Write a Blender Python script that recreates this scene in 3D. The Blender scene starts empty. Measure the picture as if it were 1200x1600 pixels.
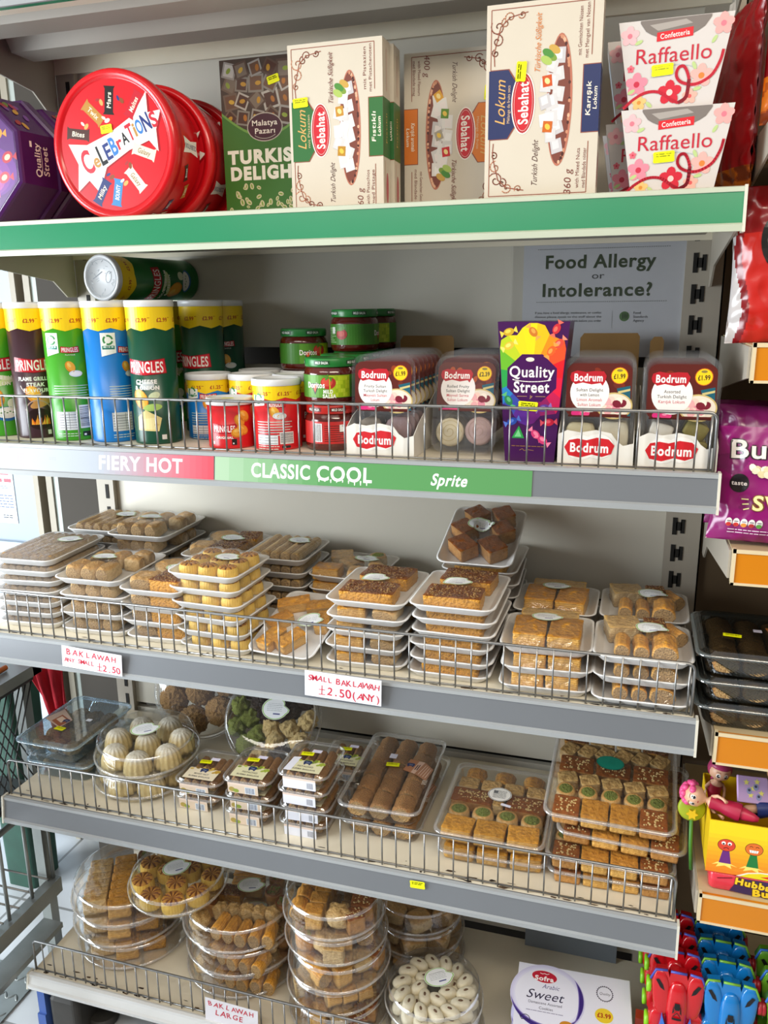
import bpy, math, random
from mathutils import Vector, Matrix, Euler, noise
from mathutils.geometry import tessellate_polygon

PI = math.pi
SC = bpy.context.scene
COL = SC.collection
rnd = random.Random(7)

# ------------------------------------------------------------------ camera, light, exposure
CAM_LOC = (1.1313, -1.1432, 1.5088)
YAW, PITCH, ROLL, FPX = 0.29398, 0.24904, 0.01196, 1270.5


def make_camera():
    cy, sy = math.cos(YAW), math.sin(YAW)
    cp, sp = math.cos(PITCH), math.sin(PITCH)
    cr, sr = math.cos(ROLL), math.sin(ROLL)
    fwd, right, down = Vector((-sy, cy, 0)), Vector((cy, sy, 0)), Vector((0, 0, -1))
    f2 = cp * fwd + sp * down
    d2 = cp * down - sp * fwd
    r3 = cr * right + sr * d2
    d3 = cr * d2 - sr * right
    cam = bpy.data.cameras.new('camera')
    ob = bpy.data.objects.new('camera', cam)
    COL.objects.link(ob)
    m = Matrix((r3, -d3, -f2)).transposed().to_4x4()
    m.translation = Vector(CAM_LOC)
    ob.matrix_world = m
    cam.sensor_fit = 'HORIZONTAL'
    cam.sensor_width = 36.0
    cam.lens = 36.0 * FPX / 1200.0
    cam.clip_start = 0.02
    SC.camera = ob


make_camera()

WORLD_STRENGTH = 0.58
w = bpy.data.worlds.new('shop_ambient')
SC.world = w
w.use_nodes = True
w.node_tree.nodes['Background'].inputs[0].default_value = (0.95, 0.97, 1.0, 1)
w.node_tree.nodes['Background'].inputs[1].default_value = WORLD_STRENGTH
# a shop is brighter overhead than towards its floor
_N, _L = w.node_tree.nodes, w.node_tree.links
_tc, _sx, _mr, _mx = _N.new('ShaderNodeTexCoord'), _N.new('ShaderNodeSeparateXYZ'), _N.new('ShaderNodeMapRange'), _N.new('ShaderNodeMix')
_mr.inputs['From Min'].default_value, _mr.inputs['From Max'].default_value = -0.25, 0.45
_mx.data_type = 'RGBA'
_mx.inputs['A'].default_value = (0.16, 0.15, 0.14, 1)
_mx.inputs['B'].default_value = (0.97, 0.98, 1.0, 1)
_L.new(_tc.outputs['Generated'], _sx.inputs[0])
_L.new(_sx.outputs['Z'], _mr.inputs['Value'])
_L.new(_mr.outputs[0], _mx.inputs['Factor'])
_L.new(_mx.outputs['Result'], _N['Background'].inputs[0])


def area(name, loc, target, sx, sy, power, color):
    l = bpy.data.lights.new(name, 'AREA')
    l.shape = 'RECTANGLE'
    l.size, l.size_y, l.energy, l.color = sx, sy, power, color
    o = bpy.data.objects.new(name, l)
    COL.objects.link(o)
    o.location = loc
    o.rotation_euler = (Vector(target) - Vector(loc)).to_track_quat('-Z', 'Y').to_euler()
    return o


# ceiling strip lights over the aisle, and the daylight of the shop front on the left
area('ceiling_strip_light', (1.9, -1.55, 2.75), (1.0, 0.1, 0.9), 1.5, 0.25, 27, (1.0, 0.87, 0.68))
area('ceiling_strip_light', (0.2, -1.9, 2.75), (0.4, 0.1, 0.7), 1.5, 0.25, 13, (1.0, 0.92, 0.80))
_d = area('shop_front_daylight', (-1.7, -1.25, 1.10), (0.45, 0.2, 0.05), 1.6, 1.9, 92, (0.86, 0.94, 1.0))
_d.data.spread = math.radians(125)

SC.view_settings.view_transform = 'Standard'
SC.view_settings.look = 'None'
SC.view_settings.exposure = 0.03
SC.view_settings.gamma = 1.0
SC.view_settings.use_curve_mapping = False
SC.cycles.transparent_max_bounces = 40
SC.cycles.max_bounces = 7
SC.cycles.diffuse_bounces = 3
SC.cycles.glossy_bounces = 3
SC.cycles.caustics_reflective = False
SC.cycles.caustics_refractive = False
SC.cycles.sample_clamp_indirect = 4.0


# ------------------------------------------------------------------ colour and materials
def lin(c):
    if isinstance(c, str):
        c = c.lstrip('#')
        c = tuple(int(c[i:i + 2], 16) / 255 for i in (0, 2, 4))
    return tuple((x / 12.92 if x <= 0.04045 else ((x + 0.055) / 1.055) ** 2.4) for x in c)


MATS = {}


def nm(name):
    m = bpy.data.materials.new(name)
    m.use_nodes = True
    nt = m.node_tree
    return m, nt, nt.nodes['Principled BSDF']


def mat(name, col, rough=0.5, metal=0.0, noise_amt=0.06, scale=8.0, spec=0.5, bump=0.0, bscale=60.0, coat=0.0):
    """plain paint / card / plastic with a faint procedural mottle"""
    if name in MATS:
        return MATS[name]
    m, nt, b = nm(name)
    N, L = nt.nodes, nt.links
    tc = N.new('ShaderNodeTexCoord')
    tx = N.new('ShaderNodeTexNoise')
    tx.inputs['Scale'].default_value = scale
    tx.inputs['Detail'].default_value = 4
    L.new(tc.outputs['Object'], tx.inputs['Vector'])
    mx = N.new('ShaderNodeMix')
    mx.data_type = 'RGBA'
    c = lin(col)
    k = 1 - noise_amt * 2.2
    mx.inputs['A'].default_value = (c[0] * k, c[1] * k, c[2] * k, 1)
    mx.inputs['B'].default_value = (min(1, c[0] * (1 + noise_amt)), min(1, c[1] * (1 + noise_amt)), min(1, c[2] * (1 + noise_amt)), 1)
    L.new(tx.outputs['Fac'], mx.inputs['Factor'])
    L.new(mx.outputs['Result'], b.inputs['Base Color'])
    b.inputs['Roughness'].default_value = rough
    b.inputs['Metallic'].default_value = metal
    b.inputs['Specular IOR Level'].default_value = spec
    b.inputs['Coat Weight'].default_value = coat
    if bump:
        t2 = N.new('ShaderNodeTexNoise')
        t2.inputs['Scale'].default_value = bscale
        t2.inputs['Detail'].default_value = 3
        L.new(tc.outputs['Object'], t2.inputs['Vector'])
        bp = N.new('ShaderNodeBump')
        bp.inputs['Strength'].default_value = bump
        bp.inputs['Distance'].default_value = 0.004
        L.new(t2.outputs['Fac'], bp.inputs['Height'])
        L.new(bp.outputs['Normal'], b.inputs['Normal'])
    MATS[name] = m
    return m


def ink_mat(name='print_ink', rough=0.42, spec=0.4):
    if name in MATS:
        return MATS[name]
    m, nt, b = nm(name)
    a = nt.nodes.new('ShaderNodeAttribute')
    a.attribute_name = 'ink'
    nt.links.new(a.outputs['Color'], b.inputs['Base Color'])
    b.inputs['Roughness'].default_value = rough
    b.inputs['Specular IOR Level'].default_value = spec
    MATS[name] = m
    return m


def clear(name, tint=(1, 1, 1), refl=0.06, haze=0.03, rough=0.06, hazecol=(0.9, 0.92, 0.95), bump=0.0, bscale=40.0, fres=0.55):
    """thin clear plastic: transparent sheet with a fresnel gloss and a little milky haze"""
    if name in MATS:
        return MATS[name]
    m = bpy.data.materials.new(name)
    m.use_nodes = True
    nt = m.node_tree
    N, L = nt.nodes, nt.links
    N.remove(N['Principled BSDF'])
    out = N['Material Output']
    tr = N.new('ShaderNodeBsdfTransparent')
    tr.inputs[0].default_value = (*tint, 1)
    gl = N.new('ShaderNodeBsdfGlossy')
    gl.inputs['Roughness'].default_value = rough
    gl.inputs['Color'].default_value = (1, 1, 1, 1)
    df = N.new('ShaderNodeBsdfDiffuse')
    df.inputs[0].default_value = (*hazecol, 1)
    lw = N.new('ShaderNodeLayerWeight')
    lw.inputs['Blend'].default_value = 0.35
    mp = N.new('ShaderNodeMapRange')
    mp.inputs['To Min'].default_value = refl
    mp.inputs['To Max'].default_value = fres
    L.new(lw.outputs['Fresnel'], mp.inputs['Value'])
    m1 = N.new('ShaderNodeMixShader')
    m1.inputs[0].default_value = haze
    L.new(tr.outputs[0], m1.inputs[1])
    L.new(df.outputs[0], m1.inputs[2])
    m2 = N.new('ShaderNodeMixShader')
    L.new(mp.outputs[0], m2.inputs[0])
    L.new(m1.outputs[0], m2.inputs[1])
    L.new(gl.outputs[0], m2.inputs[2])
    L.new(m2.outputs[0], out.inputs['Surface'])
    if bump:
        tc = N.new('ShaderNodeTexCoord')
        t2 = N.new('ShaderNodeTexNoise')
        t2.inputs['Scale'].default_value = bscale
        t2.inputs['Detail'].default_value = 3
        t2.inputs['Distortion'].default_value = 1.2
        L.new(tc.outputs['Object'], t2.inputs['Vector'])
        bp = N.new('ShaderNodeBump')
        bp.inputs['Strength'].default_value = bump
        bp.inputs['Distance'].default_value = 0.006
        L.new(t2.outputs['Fac'], bp.inputs['Height'])
        L.new(bp.outputs['Normal'], gl.inputs['Normal'])
        L.new(bp.outputs['Normal'], lw.inputs['Normal'])
    MATS[name] = m
    return m


def pastry_mat(name, top, side, dark, scale=90.0, layers=0.0, mott=0.5, rough=0.55, bump=0.5):
    """baked dough: browner where the top faces up in the object's own axes, mottled, optional filo layers on the sides"""
    if name in MATS:
        return MATS[name]
    m, nt, b = nm(name)
    N, L = nt.nodes, nt.links
    tc = N.new('ShaderNodeTexCoord')
    n1 = N.new('ShaderNodeTexNoise')
    n1.inputs['Scale'].default_value = scale
    n1.inputs['Detail'].default_value = 5
    n1.inputs['Roughness'].default_value = 0.65
    L.new(tc.outputs['Object'], n1.inputs['Vector'])
    sp = N.new('ShaderNodeSeparateXYZ')
    L.new(tc.outputs['Normal'], sp.inputs[0])
    ad = N.new('ShaderNodeMath')
    ad.operation = 'MULTIPLY_ADD'
    L.new(n1.outputs['Fac'], ad.inputs[0])
    ad.inputs[1].default_value = 0.6
    L.new(sp.outputs['Z'], ad.inputs[2])
    mr = N.new('ShaderNodeMapRange')
    mr.inputs['From Min'].default_value = 0.55
    mr.inputs['From Max'].default_value = 1.1
    L.new(ad.outputs[0], mr.inputs['Value'])
    mx = N.new('ShaderNodeMix')
    mx.data_type = 'RGBA'
    mx.inputs['A'].default_value = (*lin(side), 1)
    mx.inputs['B'].default_value = (*lin(top), 1)
    L.new(mr.outputs[0], mx.inputs['Factor'])
    last = mx.outputs['Result']
    if layers:
        wv = N.new('ShaderNodeTexWave')
        wv.bands_direction = 'Z'
        wv.inputs['Scale'].default_value = 95
        wv.inputs['Distortion'].default_value = 3.5
        wv.inputs['Detail'].default_value = 3
        wv.inputs['Detail Scale'].default_value = 2.0
        L.new(tc.outputs['Object'], wv.inputs['Vector'])
        fm = N.new('ShaderNodeMath')
        fm.operation = 'MULTIPLY'
        L.new(wv.outputs['Fac'], fm.inputs[0])
        fm.inputs[1].default_value = layers
        m2 = N.new('ShaderNodeMix')
        m2.data_type = 'RGBA'
        L.new(fm.outputs[0], m2.inputs['Factor'])
        L.new(last, m2.inputs['A'])
        m2.inputs['B'].default_value = (*lin(dark), 1)
        last = m2.outputs['Result']
    n2 = N.new('ShaderNodeTexNoise')
    n2.inputs['Scale'].default_value = scale * 2.3
    n2.inputs['Detail'].default_value = 4
    L.new(tc.outputs['Object'], n2.inputs['Vector'])
    r2 = N.new('ShaderNodeMapRange')
    r2.inputs['From Min'].default_value = 0.48
    r2.inputs['From Max'].default_value = 0.75
    r2.inputs['To Max'].default_value = mott
    L.new(n2.outputs['Fac'], r2.inputs['Value'])
    m3 = N.new('ShaderNodeMix')
    m3.data_type = 'RGBA'
    L.new(r2.outputs[0], m3.inputs['Factor'])
    L.new(last, m3.inputs['A'])
    m3.inputs['B'].default_value = (*lin(dark), 1)
    oi = N.new('ShaderNodeObjectInfo')
    hv = N.new('ShaderNodeHueSaturation')
    rv = N.new('ShaderNodeMapRange')
    rv.inputs['To Min'].default_value = 0.84
    rv.inputs['To Max'].default_value = 1.14
    L.new(oi.outputs['Random'], rv.inputs['Value'])
    L.new(rv.outputs[0], hv.inputs['Value'])
    L.new(m3.outputs['Result'], hv.inputs['Color'])
    L.new(hv.outputs[0], b.inputs['Base Color'])
    b.inputs['Roughness'].default_value = rough
    b.inputs['Specular IOR Level'].default_value = 0.35
    bp = N.new('ShaderNodeBump')
    bp.inputs['Strength'].default_value = min(1.0, bump * 1.6)
    bp.inputs['Distance'].default_value = 0.005
    L.new(n2.outputs['Fac'], bp.inputs['Height'])
    L.new(bp.outputs['Normal'], b.inputs['Normal'])
    MATS[name] = m
    return m


# ------------------------------------------------------------------ mesh builder
class MB:
    def __init__(s):
        s.v, s.f, s.mi, s.sm, s.ink = [], [], [], [], []

    def add(s, verts, faces, mi=0, smooth=False, col=None, M=None):
        o = len(s.v)
        if M is not None:
            verts = [M @ Vector(p) for p in verts]
        s.v += [tuple(p) for p in verts]
        for f in faces:
            s.f.append(tuple(i + o for i in f))
            s.mi.append(mi)
            s.sm.append(smooth)
            s.ink.append(col)
        return s

    def box(s, x0, x1, y0, y1, z0, z1, mi=0, col=None, M=None):
        v = [(x, y, z) for z in (z0, z1) for y in (y0, y1) for x in (x0, x1)]
        return s.add(v, [(0, 2, 3, 1), (4, 5, 7, 6), (0, 1, 5, 4), (2, 6, 7, 3), (0, 4, 6, 2), (1, 3, 7, 5)], mi, False, col, M)

    def loft(s, rings, cap0=True, cap1=True, mi=0, smooth=True, closed=True, M=None, col=None):
        n = len(rings[0])
        v = [p for r in rings for p in r]
        f = []
        for k in range(len(rings) - 1):
            for i in range(n if closed else n - 1):
                j = (i + 1) % n
                f.append((k * n + i, k * n + j, (k + 1) * n + j, (k + 1) * n + i))
        s.add(v, f, mi, smooth, col, M)
        o = len(s.v) - len(v)
        if cap0:
            s.f.append(tuple(o + i for i in reversed(range(n))))
            s.mi.append(mi); s.sm.append(False); s.ink.append(col)
        if cap1:
            b = o + (len(rings) - 1) * n
            s.f.append(tuple(b + i for i in range(n)))
            s.mi.append(mi); s.sm.append(False); s.ink.append(col)
        return s

    def lathe(s, prof, n=32, mi=0, cap0=True, cap1=True, smooth=True, M=None, mod=None, col=None):
        rings = []
        for r, z in prof:
            ring = []
            for i in range(n):
                a = 2 * PI * i / n
                rr = r * (mod(a, z) if mod else 1)
                ring.append((rr * math.cos(a), rr * math.sin(a), z))
            rings.append(ring)
        return s.loft(rings, cap0, cap1, mi, smooth, True, M, col)

    def tube(s, pts, r, n=8, mi=0, col=None):
        pts = [Vector(p) for p in pts]
        rings = []
        up = Vector((0.13, 0.31, 0.94))
        for i, p in enumerate(pts):
            d = (pts[min(i + 1, len(pts) - 1)] - pts[max(i - 1, 0)]).normalized()
            a = d.cross(up)
            if a.length < 1e-3:
                a = d.cross(Vector((1, 0, 0)))
            a.normalize()
            b = d.cross(a).normalized()
            rr = r[i] if isinstance(r, (list, tuple)) else r
            rings.append([tuple(p + a * rr * math.cos(2 * PI * k / n) + b * rr * math.sin(2 * PI * k / n)) for k in range(n)])
        return s.loft(rings, True, True, mi, True, True, None, col)

    def prism(s, poly, t0, t1, axis='y', mi=0, col=None, M=None):
        """poly in (x,z) extruded along y, or (y,z) along x, or (x,y) along z"""
        def mk(p, t):
            return {'y': (p[0], t, p[1]), 'x': (t, p[0], p[1]), 'z': (p[0], p[1], t)}[axis]
        return s.loft([[mk(p, t0) for p in poly], [mk(p, t1) for p in poly]], True, True, mi, False, True, M, col)

    def sq(s, a, b, c, e1=1.0, e2=1.0, nu=20, nv=12, disp=None, M=None, mi=0, cut=None, col=None):
        """superellipsoid blob with its base flattened at z = cut"""
        def sp(x, e):
            return math.copysign(abs(x) ** e, x)
        rings = []
        for i in range(nv + 1):
            la = -PI / 2 + PI * i / nv
            la = max(min(la, PI / 2 - 0.02), -PI / 2 + 0.02)
            ring = []
            for j in range(nu):
                lo = 2 * PI * j / nu
                p = Vector((a * sp(math.cos(la), e1) * sp(math.cos(lo), e2), b * sp(math.cos(la), e1) * sp(math.sin(lo), e2), c * sp(math.sin(la), e1)))
                if disp:
                    p = disp(p, la, lo)
                if cut is not None and p.z < cut:
                    p.z = cut
                ring.append(tuple(p))
            rings.append(ring)
        return s.loft(rings, True, True, mi, True, True, M, col)

    def mesh(s, name, mats):
        me = bpy.data.meshes.new(name)
        me.from_pydata(s.v, [], s.f)
        for m in (mats if isinstance(mats, (list, tuple)) else [mats]):
            me.materials.append(m)
        me.polygons.foreach_set('material_index', s.mi)
        me.polygons.foreach_set('use_smooth', s.sm)
        if any(c is not None for c in s.ink):
            at = me.attributes.new('ink', 'FLOAT_COLOR', 'CORNER')
            buf = []
            for f, c in zip(s.f, s.ink):
                c = lin(c) if c is not None else (0.8, 0.8, 0.8)
                buf += [c[0], c[1], c[2], 1.0] * len(f)
            at.data.foreach_set('color', buf)
        me.update()
        return me


def rring(w, d, r, z, n=5, cx=0.0, cy=0.0):
    """rounded rectangle ring at height z"""
    r = min(r, w / 2 - 1e-5, d / 2 - 1e-5)
    out = []
    for (sx, sy, a0) in ((1, 1, 0), (-1, 1, PI / 2), (-1, -1, PI), (1, -1, 1.5 * PI)):
        for k in range(n):
            a = a0 + PI / 2 * k / (n - 1)
            out.append((cx + sx * (w / 2 - r) + r * math.cos(a), cy + sy * (d / 2 - r) + r * math.sin(a), z))
    return out


# ------------------------------------------------------------------ things and parts
KIDS = {}


def link(name, me, parent=None, loc=(0, 0, 0), rot=(0, 0, 0), scale=None):
    o = bpy.data.objects.new(name, me)
    COL.objects.link(o)
    o.location = loc
    o.rotation_euler = rot
    if scale:
        o.scale = scale
    if parent is not None:
        o.parent = parent
        KIDS.setdefault(parent.name, []).append(o)
    return o


def tag(o, label, cat, group=None):
    o['label'] = label
    o['category'] = cat
    if group:
        o['group'] = group
    return o


def thing(name, label, cat, loc=(0, 0, 0), rot=(0, 0, 0), group=None):
    o = link(name, None, None, loc, rot)
    o.empty_display_size = 0.02
    return tag(o, label, cat, group)


def struct(name, me, loc=(0, 0, 0), rot=(0, 0, 0)):
    o = link(name, me, None, loc, rot)
    o['kind'] = 'structure'
    return o


def dup(src, label, loc, rot=(0, 0, 0), group=None):
    """copy a thing with copies of its parts and sub-parts"""
    def rec(o, par):
        c = o.copy()
        COL.objects.link(c)
        if par is not None:
            c.parent = par
            KIDS.setdefault(par.name, []).append(c)
        for k in list(KIDS.get(o.name, [])):
            rec(k, c)
        return c
    r = rec(src, None)
    r.location, r.rotation_euler = loc, rot
    r['label'] = label
    if group:
        r['group'] = group
    return r


# ------------------------------------------------------------------ printed artwork
_TXT = {}


def text_polys(body, bold=0.0):
    key = (body, bold)
    if key not in _TXT:
        cu = bpy.data.curves.new('t', 'FONT')
        cu.body = body
        cu.size = 1.0
        cu.offset = bold * 0.8
        cu.space_character = 1.02 + bold * 2.6      # keeps thickened letters from touching
        cu.resolution_u = 4
        cu.fill_mode = 'FRONT'
        ob = bpy.data.objects.new('t', cu)
        me = ob.to_mesh()
        vs = [(v.co.x, v.co.y) for v in me.vertices]
        ps = [[vs[i] for i in p.vertices] for p in me.polygons]
        ob.to_mesh_clear()
        bpy.data.objects.remove(ob)
        bpy.data.curves.remove(cu)
        if vs:
            xs, ys = [p[0] for p in vs], [p[1] for p in vs]
            bb = (min(xs), max(xs), min(ys), max(ys))
        else:
            bb = (0, 1, 0, 1)
        _TXT[key] = (ps, bb)
    return _TXT[key]


CAPH = 0.69


class Art:
    """flat printed shapes (metres), later laid on a surface by a mapping function"""
    def __init__(s):
        s.p, s.layer, s.M = [], 0, [(1, 0, 0, 1, 0, 0)]

    def push(s, tx=0, ty=0, rot=0, sx=1, sy=None):
        sy = sx if sy is None else sy
        c, n = math.cos(rot), math.sin(rot)
        a, b, d, e, x, y = s.M[-1]
        A = (sx * c, -sy * n, sx * n, sy * c, tx, ty)
        s.M.append((a * A[0] + b * A[2], a * A[1] + b * A[3], d * A[0] + e * A[2], d * A[1] + e * A[3],
                    a * A[4] + b * A[5] + x, d * A[4] + e * A[5] + y))
        return s

    def pop(s):
        s.M.pop()
        return s

    def _emit(s, polys, col):
        a, b, c, d, x, y = s.M[-1]
        for p in polys:
            s.p.append(([(a * q[0] + b * q[1] + x, c * q[0] + d * q[1] + y) for q in p], col, s.layer))

    def poly(s, pts, col):
        s.layer += 1
        if len(pts) > 4:
            t = tessellate_polygon([[Vector((p[0], p[1], 0)) for p in pts]])
            s._emit([[pts[i] for i in f] for f in t], col)
        else:
            s._emit([pts], col)
        return s

    def rect(s, x0, y0, x1, y1, col):
        return s.poly([(x0, y0), (x1, y0), (x1, y1), (x0, y1)], col)

    def ell(s, cx, cy, rx, ry, col, rot=0, n=20):
        c, q = math.cos(rot), math.sin(rot)
        pts = []
        for i in range(n):
            a = 2 * PI * i / n
            u, v = rx * math.cos(a), ry * math.sin(a)
            pts.append((cx + u * c - v * q, cy + u * q + v * c))
        return s.poly(pts, col)

    def line(s, pts, wd, col):
        s.layer += 1
        out = []
        for (p, q) in zip(pts[:-1], pts[1:]):
            dx, dy = q[0] - p[0], q[1] - p[1]
            l = math.hypot(dx, dy) or 1
            nx, ny = -dy / l * wd / 2, dx / l * wd / 2
            ex, ey = dx / l * wd * 0.3, dy / l * wd * 0.3
            out.append([(p[0] + nx - ex, p[1] + ny - ey), (p[0] - nx - ex, p[1] - ny - ey), (q[0] - nx + ex, q[1] - ny + ey), (q[0] + nx + ex, q[1] + ny + ey)])
        s._emit(out, col)
        return s

    def curve(s, pts, wd, col, k=5):
        out = []
        n = len(pts)
        for i in range(n - 1):
            p0, p1, p2, p3 = pts[max(i - 1, 0)], pts[i], pts[i + 1], pts[min(i + 2, n - 1)]
            for j in range(k):
                t = j / k
                out.append(tuple(.5 * (2 * p1[c] + (p2[c] - p0[c]) * t + (2 * p0[c] - 5 * p1[c] + 4 * p2[c] - p3[c]) * t * t + (3 * p1[c] - p0[c] - 3 * p2[c] + p3[c]) * t ** 3) for c in (0, 1)))
        out.append(pts[-1])
        return s.line(out, wd, col)

    def arc(s, cx, cy, r, a0, a1, wd, col, n=14, ry=None):
        ry = r if ry is None else ry
        return s.line([(cx + r * math.cos(a0 + (a1 - a0) * i / n), cy + ry * math.sin(a0 + (a1 - a0) * i / n)) for i in range(n + 1)], wd, col)

    def spiral(s, cx, cy, r, a0, turns, wd, col, hand=1, n=16):
        return s.line([(cx + r * (1 - 0.85 * i / n) * math.cos(a0 + hand * turns * 2 * PI * i / n), cy + r * (1 - 0.85 * i / n) * math.sin(a0 + hand * turns * 2 * PI * i / n)) for i in range(n + 1)], wd, col)

    def text(s, body, cx, cy, h, col, w=None, bold=0.0, shear=0.0, rot=0.0, align='c', cond=1.0):
        """centred text, h = capital height, w = forced width"""
        ps, bb = text_polys(body, bold)
        k = h / CAPH
        tw = (bb[1] - bb[0]) * k * cond
        kx = k * cond if w is None else w / (bb[1] - bb[0])
        tw = tw if w is None else w
        x0 = {'c': -tw / 2, 'l': 0, 'r': -tw}[align]
        c, q = math.cos(rot), math.sin(rot)
        out = []
        for p in ps:
            r = []
            for (x, y) in p:
                u = (x - bb[0]) * kx + x0 + shear * y * k
                v = y * k - h / 2
                r.append((cx + u * c - v * q, cy + u * q + v * c))
            out.append(r)
        s.layer += 1
        s._emit(out, col)
        return s

    def lines(s, x0, y0, x1, n, pitch, h, col, jag=0.12):
        """rows of tiny unreadable print"""
        r = random.Random(n + int(1e5 * abs(x0 + y0)))
        for i in range(n):
            y = y0 - i * pitch
            x = x0
            while x < x1 - h:
                l = r.uniform(2, 7) * h
                s._emit([[(x, y), (min(x + l, x1), y), (min(x + l, x1), y + h), (x, y + h)]], col)
                x += l + h * 0.8
        s.layer += 1
        return s

    def barcode(s, x0, y0, x1, y1, col='#222222', bg='#f2f2f2', seed=3, vert=False):
        s.rect(x0, y0, x1, y1, bg)
        s.layer += 1
        r = random.Random(seed)
        if vert:
            y = y0 + (y1 - y0) * 0.08
            while y < y1 - (y1 - y0) * 0.1:
                wd = r.choice((1, 1, 2)) * (y1 - y0) / 70
                s._emit([[(x0 + 0.001, y), (x1 - 0.001, y), (x1 - 0.001, y + wd), (x0 + 0.001, y + wd)]], col)
                y += wd + r.choice((1, 2)) * (y1 - y0) / 70
            return s
        x = x0 + (x1 - x0) * 0.08
        while x < x1 - (x1 - x0) * 0.1:
            wd = r.choice((1, 1, 2)) * (x1 - x0) / 70
            s._emit([[(x, y0 + 0.001), (x + wd, y0 + 0.001), (x + wd, y1 - 0.001), (x, y1 - 0.001)]], col)
            x += wd + r.choice((1, 2)) * (x1 - x0) / 70
        return s

    def build(s, name, parent, mp, strip=None, m=None, lift=0.00025, step=0.00003):
        mb = MB()
        # stack shapes only where they overlap, so that a busy print stays as thin as its paper
        box, order = {}, []
        for pts, col, lay in s.p:
            xs, ys = [q[0] for q in pts], [q[1] for q in pts]
            if lay not in box:
                box[lay] = [min(xs), max(xs), min(ys), max(ys)]
                order.append(lay)
            else:
                b = box[lay]
                box[lay] = [min(b[0], min(xs)), max(b[1], max(xs)), min(b[2], min(ys)), max(b[3], max(ys))]
        level, done = {}, []
        for lay in order:
            b = box[lay]
            k = 0
            for (c, kk) in done:
                if kk >= k and b[0] < c[1] and c[0] < b[1] and b[2] < c[3] and c[2] < b[3]:
                    k = kk + 1
            level[lay] = k
            done.append((b, k))
        for pts, col, lay in s.p:
            parts = [pts]
            if strip:
                parts = []
                lo, hi = min(p[0] for p in pts), max(p[0] for p in pts)
                k0, k1 = math.floor(lo / strip), math.ceil(hi / strip)
                if k1 - k0 <= 1:
                    parts = [pts]
                else:
                    for k in range(k0, k1):
                        q = _clip(_clip(pts, k * strip, 1), (k + 1) * strip, -1)
                        if len(q) > 2:
                            parts.append(q)
            h = lift + level[lay] * step
            for q in parts:
                mb.add([mp(x, y, h) for x, y in q], [tuple(range(len(q)))], 0, False, col)
        return link(name, mb.mesh(name, m or ink_mat()), parent)


def _clip(pts, x, sgn):
    out = []
    n = len(pts)
    for i in range(n):
        p, q = pts[i], pts[(i + 1) % n]
        a, b = (p[0] - x) * sgn, (q[0] - x) * sgn
        if a >= 0:
            out.append(p)
        if (a > 0 and b < 0) or (a < 0 and b > 0):
            t = a / (a - b)
            out.append((x, p[1] + t * (q[1] - p[1])))
    return out


def plane(o, ux, uy):
    o, ux, uy = Vector(o), Vector(ux).normalized(), Vector(uy).normalized()
    n = ux.cross(uy).normalized()
    return lambda x, y, h: tuple(o + ux * x + uy * y + n * h)


def cylmap(r, z0=0.0, phi0=0.0, rz=None):
    """x runs round the cylinder to the right as seen from -Y, y runs up"""
    def f(x, y, h):
        R = (rz(y) if rz else r) + h
        a = phi0 + x / r
        return (R * math.sin(a), -R * math.cos(a), z0 + y)
    return f


FRONT = lambda y=0.0, x=0.0, z=0.0: plane((x, y, z), (1, 0, 0), (0, 0, 1))      # faces -Y
TOP = lambda z=0.0, x=0.0, y=0.0: plane((x, y, z), (1, 0, 0), (0, 1, 0))        # faces +Z


def yellow_sticker(parent, mp, x, y, rot=0.0, w=0.021, h=0.012, name='price_sticker', strip=None):
    a = Art()
    a.push(x, y, rot)
    n = 0.0015
    a.poly([(-w / 2 + n, -h / 2), (w / 2 - n, -h / 2), (w / 2, -h / 2 + n), (w / 2 - n * .4, 0), (w / 2, h / 2 - n), (w / 2 - n, h / 2), (-w / 2 + n, h / 2), (-w / 2, h / 2 - n), (-w / 2 + n * .4, 0), (-w / 2, -h / 2 + n)], '#eef000')
    a.lines(-w * .36, h * .22, w * .36, 2, h * .2, h * .1, '#8a8a30')
    a.pop()
    return a.build(name, parent, mp, strip, ink_mat('sticker_ink', 0.6), lift=0.0016)

# ------------------------------------------------------------------ setting
Z1, Z2, Z3, Z4, Z5 = 1.6424, 1.2860, 0.9274, 0.5798, 0.1605
DEPTH = 0.3826

CREAM = mat('cream_enamel', '#b1a899', 0.45, scale=5, noise_amt=0.05)
PANEL = mat('back_panel_enamel', '#d6d0c1', 0.5, scale=3, noise_amt=0.05)
DECK = mat('deck_enamel', '#ece2cb', 0.42, scale=9, noise_amt=0.06)
DARK = mat('dark_gap', '#17140f', 0.8)
GREYRAIL = mat('grey_price_rail', '#707377', 0.32, scale=4, noise_amt=0.05)
GREENRAIL = mat('green_price_rail', '#1f8358', 0.25, scale=4, noise_amt=0.04)
ORANGERAIL = mat('orange_price_rail', '#d07e0e', 0.3, scale=3, noise_amt=0.05)
LIP = mat('clear_rail_lip', '#a0a3a4', 0.25)
WHITELIP = mat('white_rail', '#e4e5e4', 0.4)
STEEL = mat('wire_steel', '#9b9b9a', 0.3, metal=0.85, noise_amt=0.1, scale=60)
GALV = mat('galvanised_steel', '#8f928f', 0.42, metal=0.6, noise_amt=0.18, scale=14)
BLACKWIRE = mat('black_wire', '#26282a', 0.5)
BROWNPANEL = mat('brown_back_panel', '#5d4b34', 0.6, scale=3)


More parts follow.
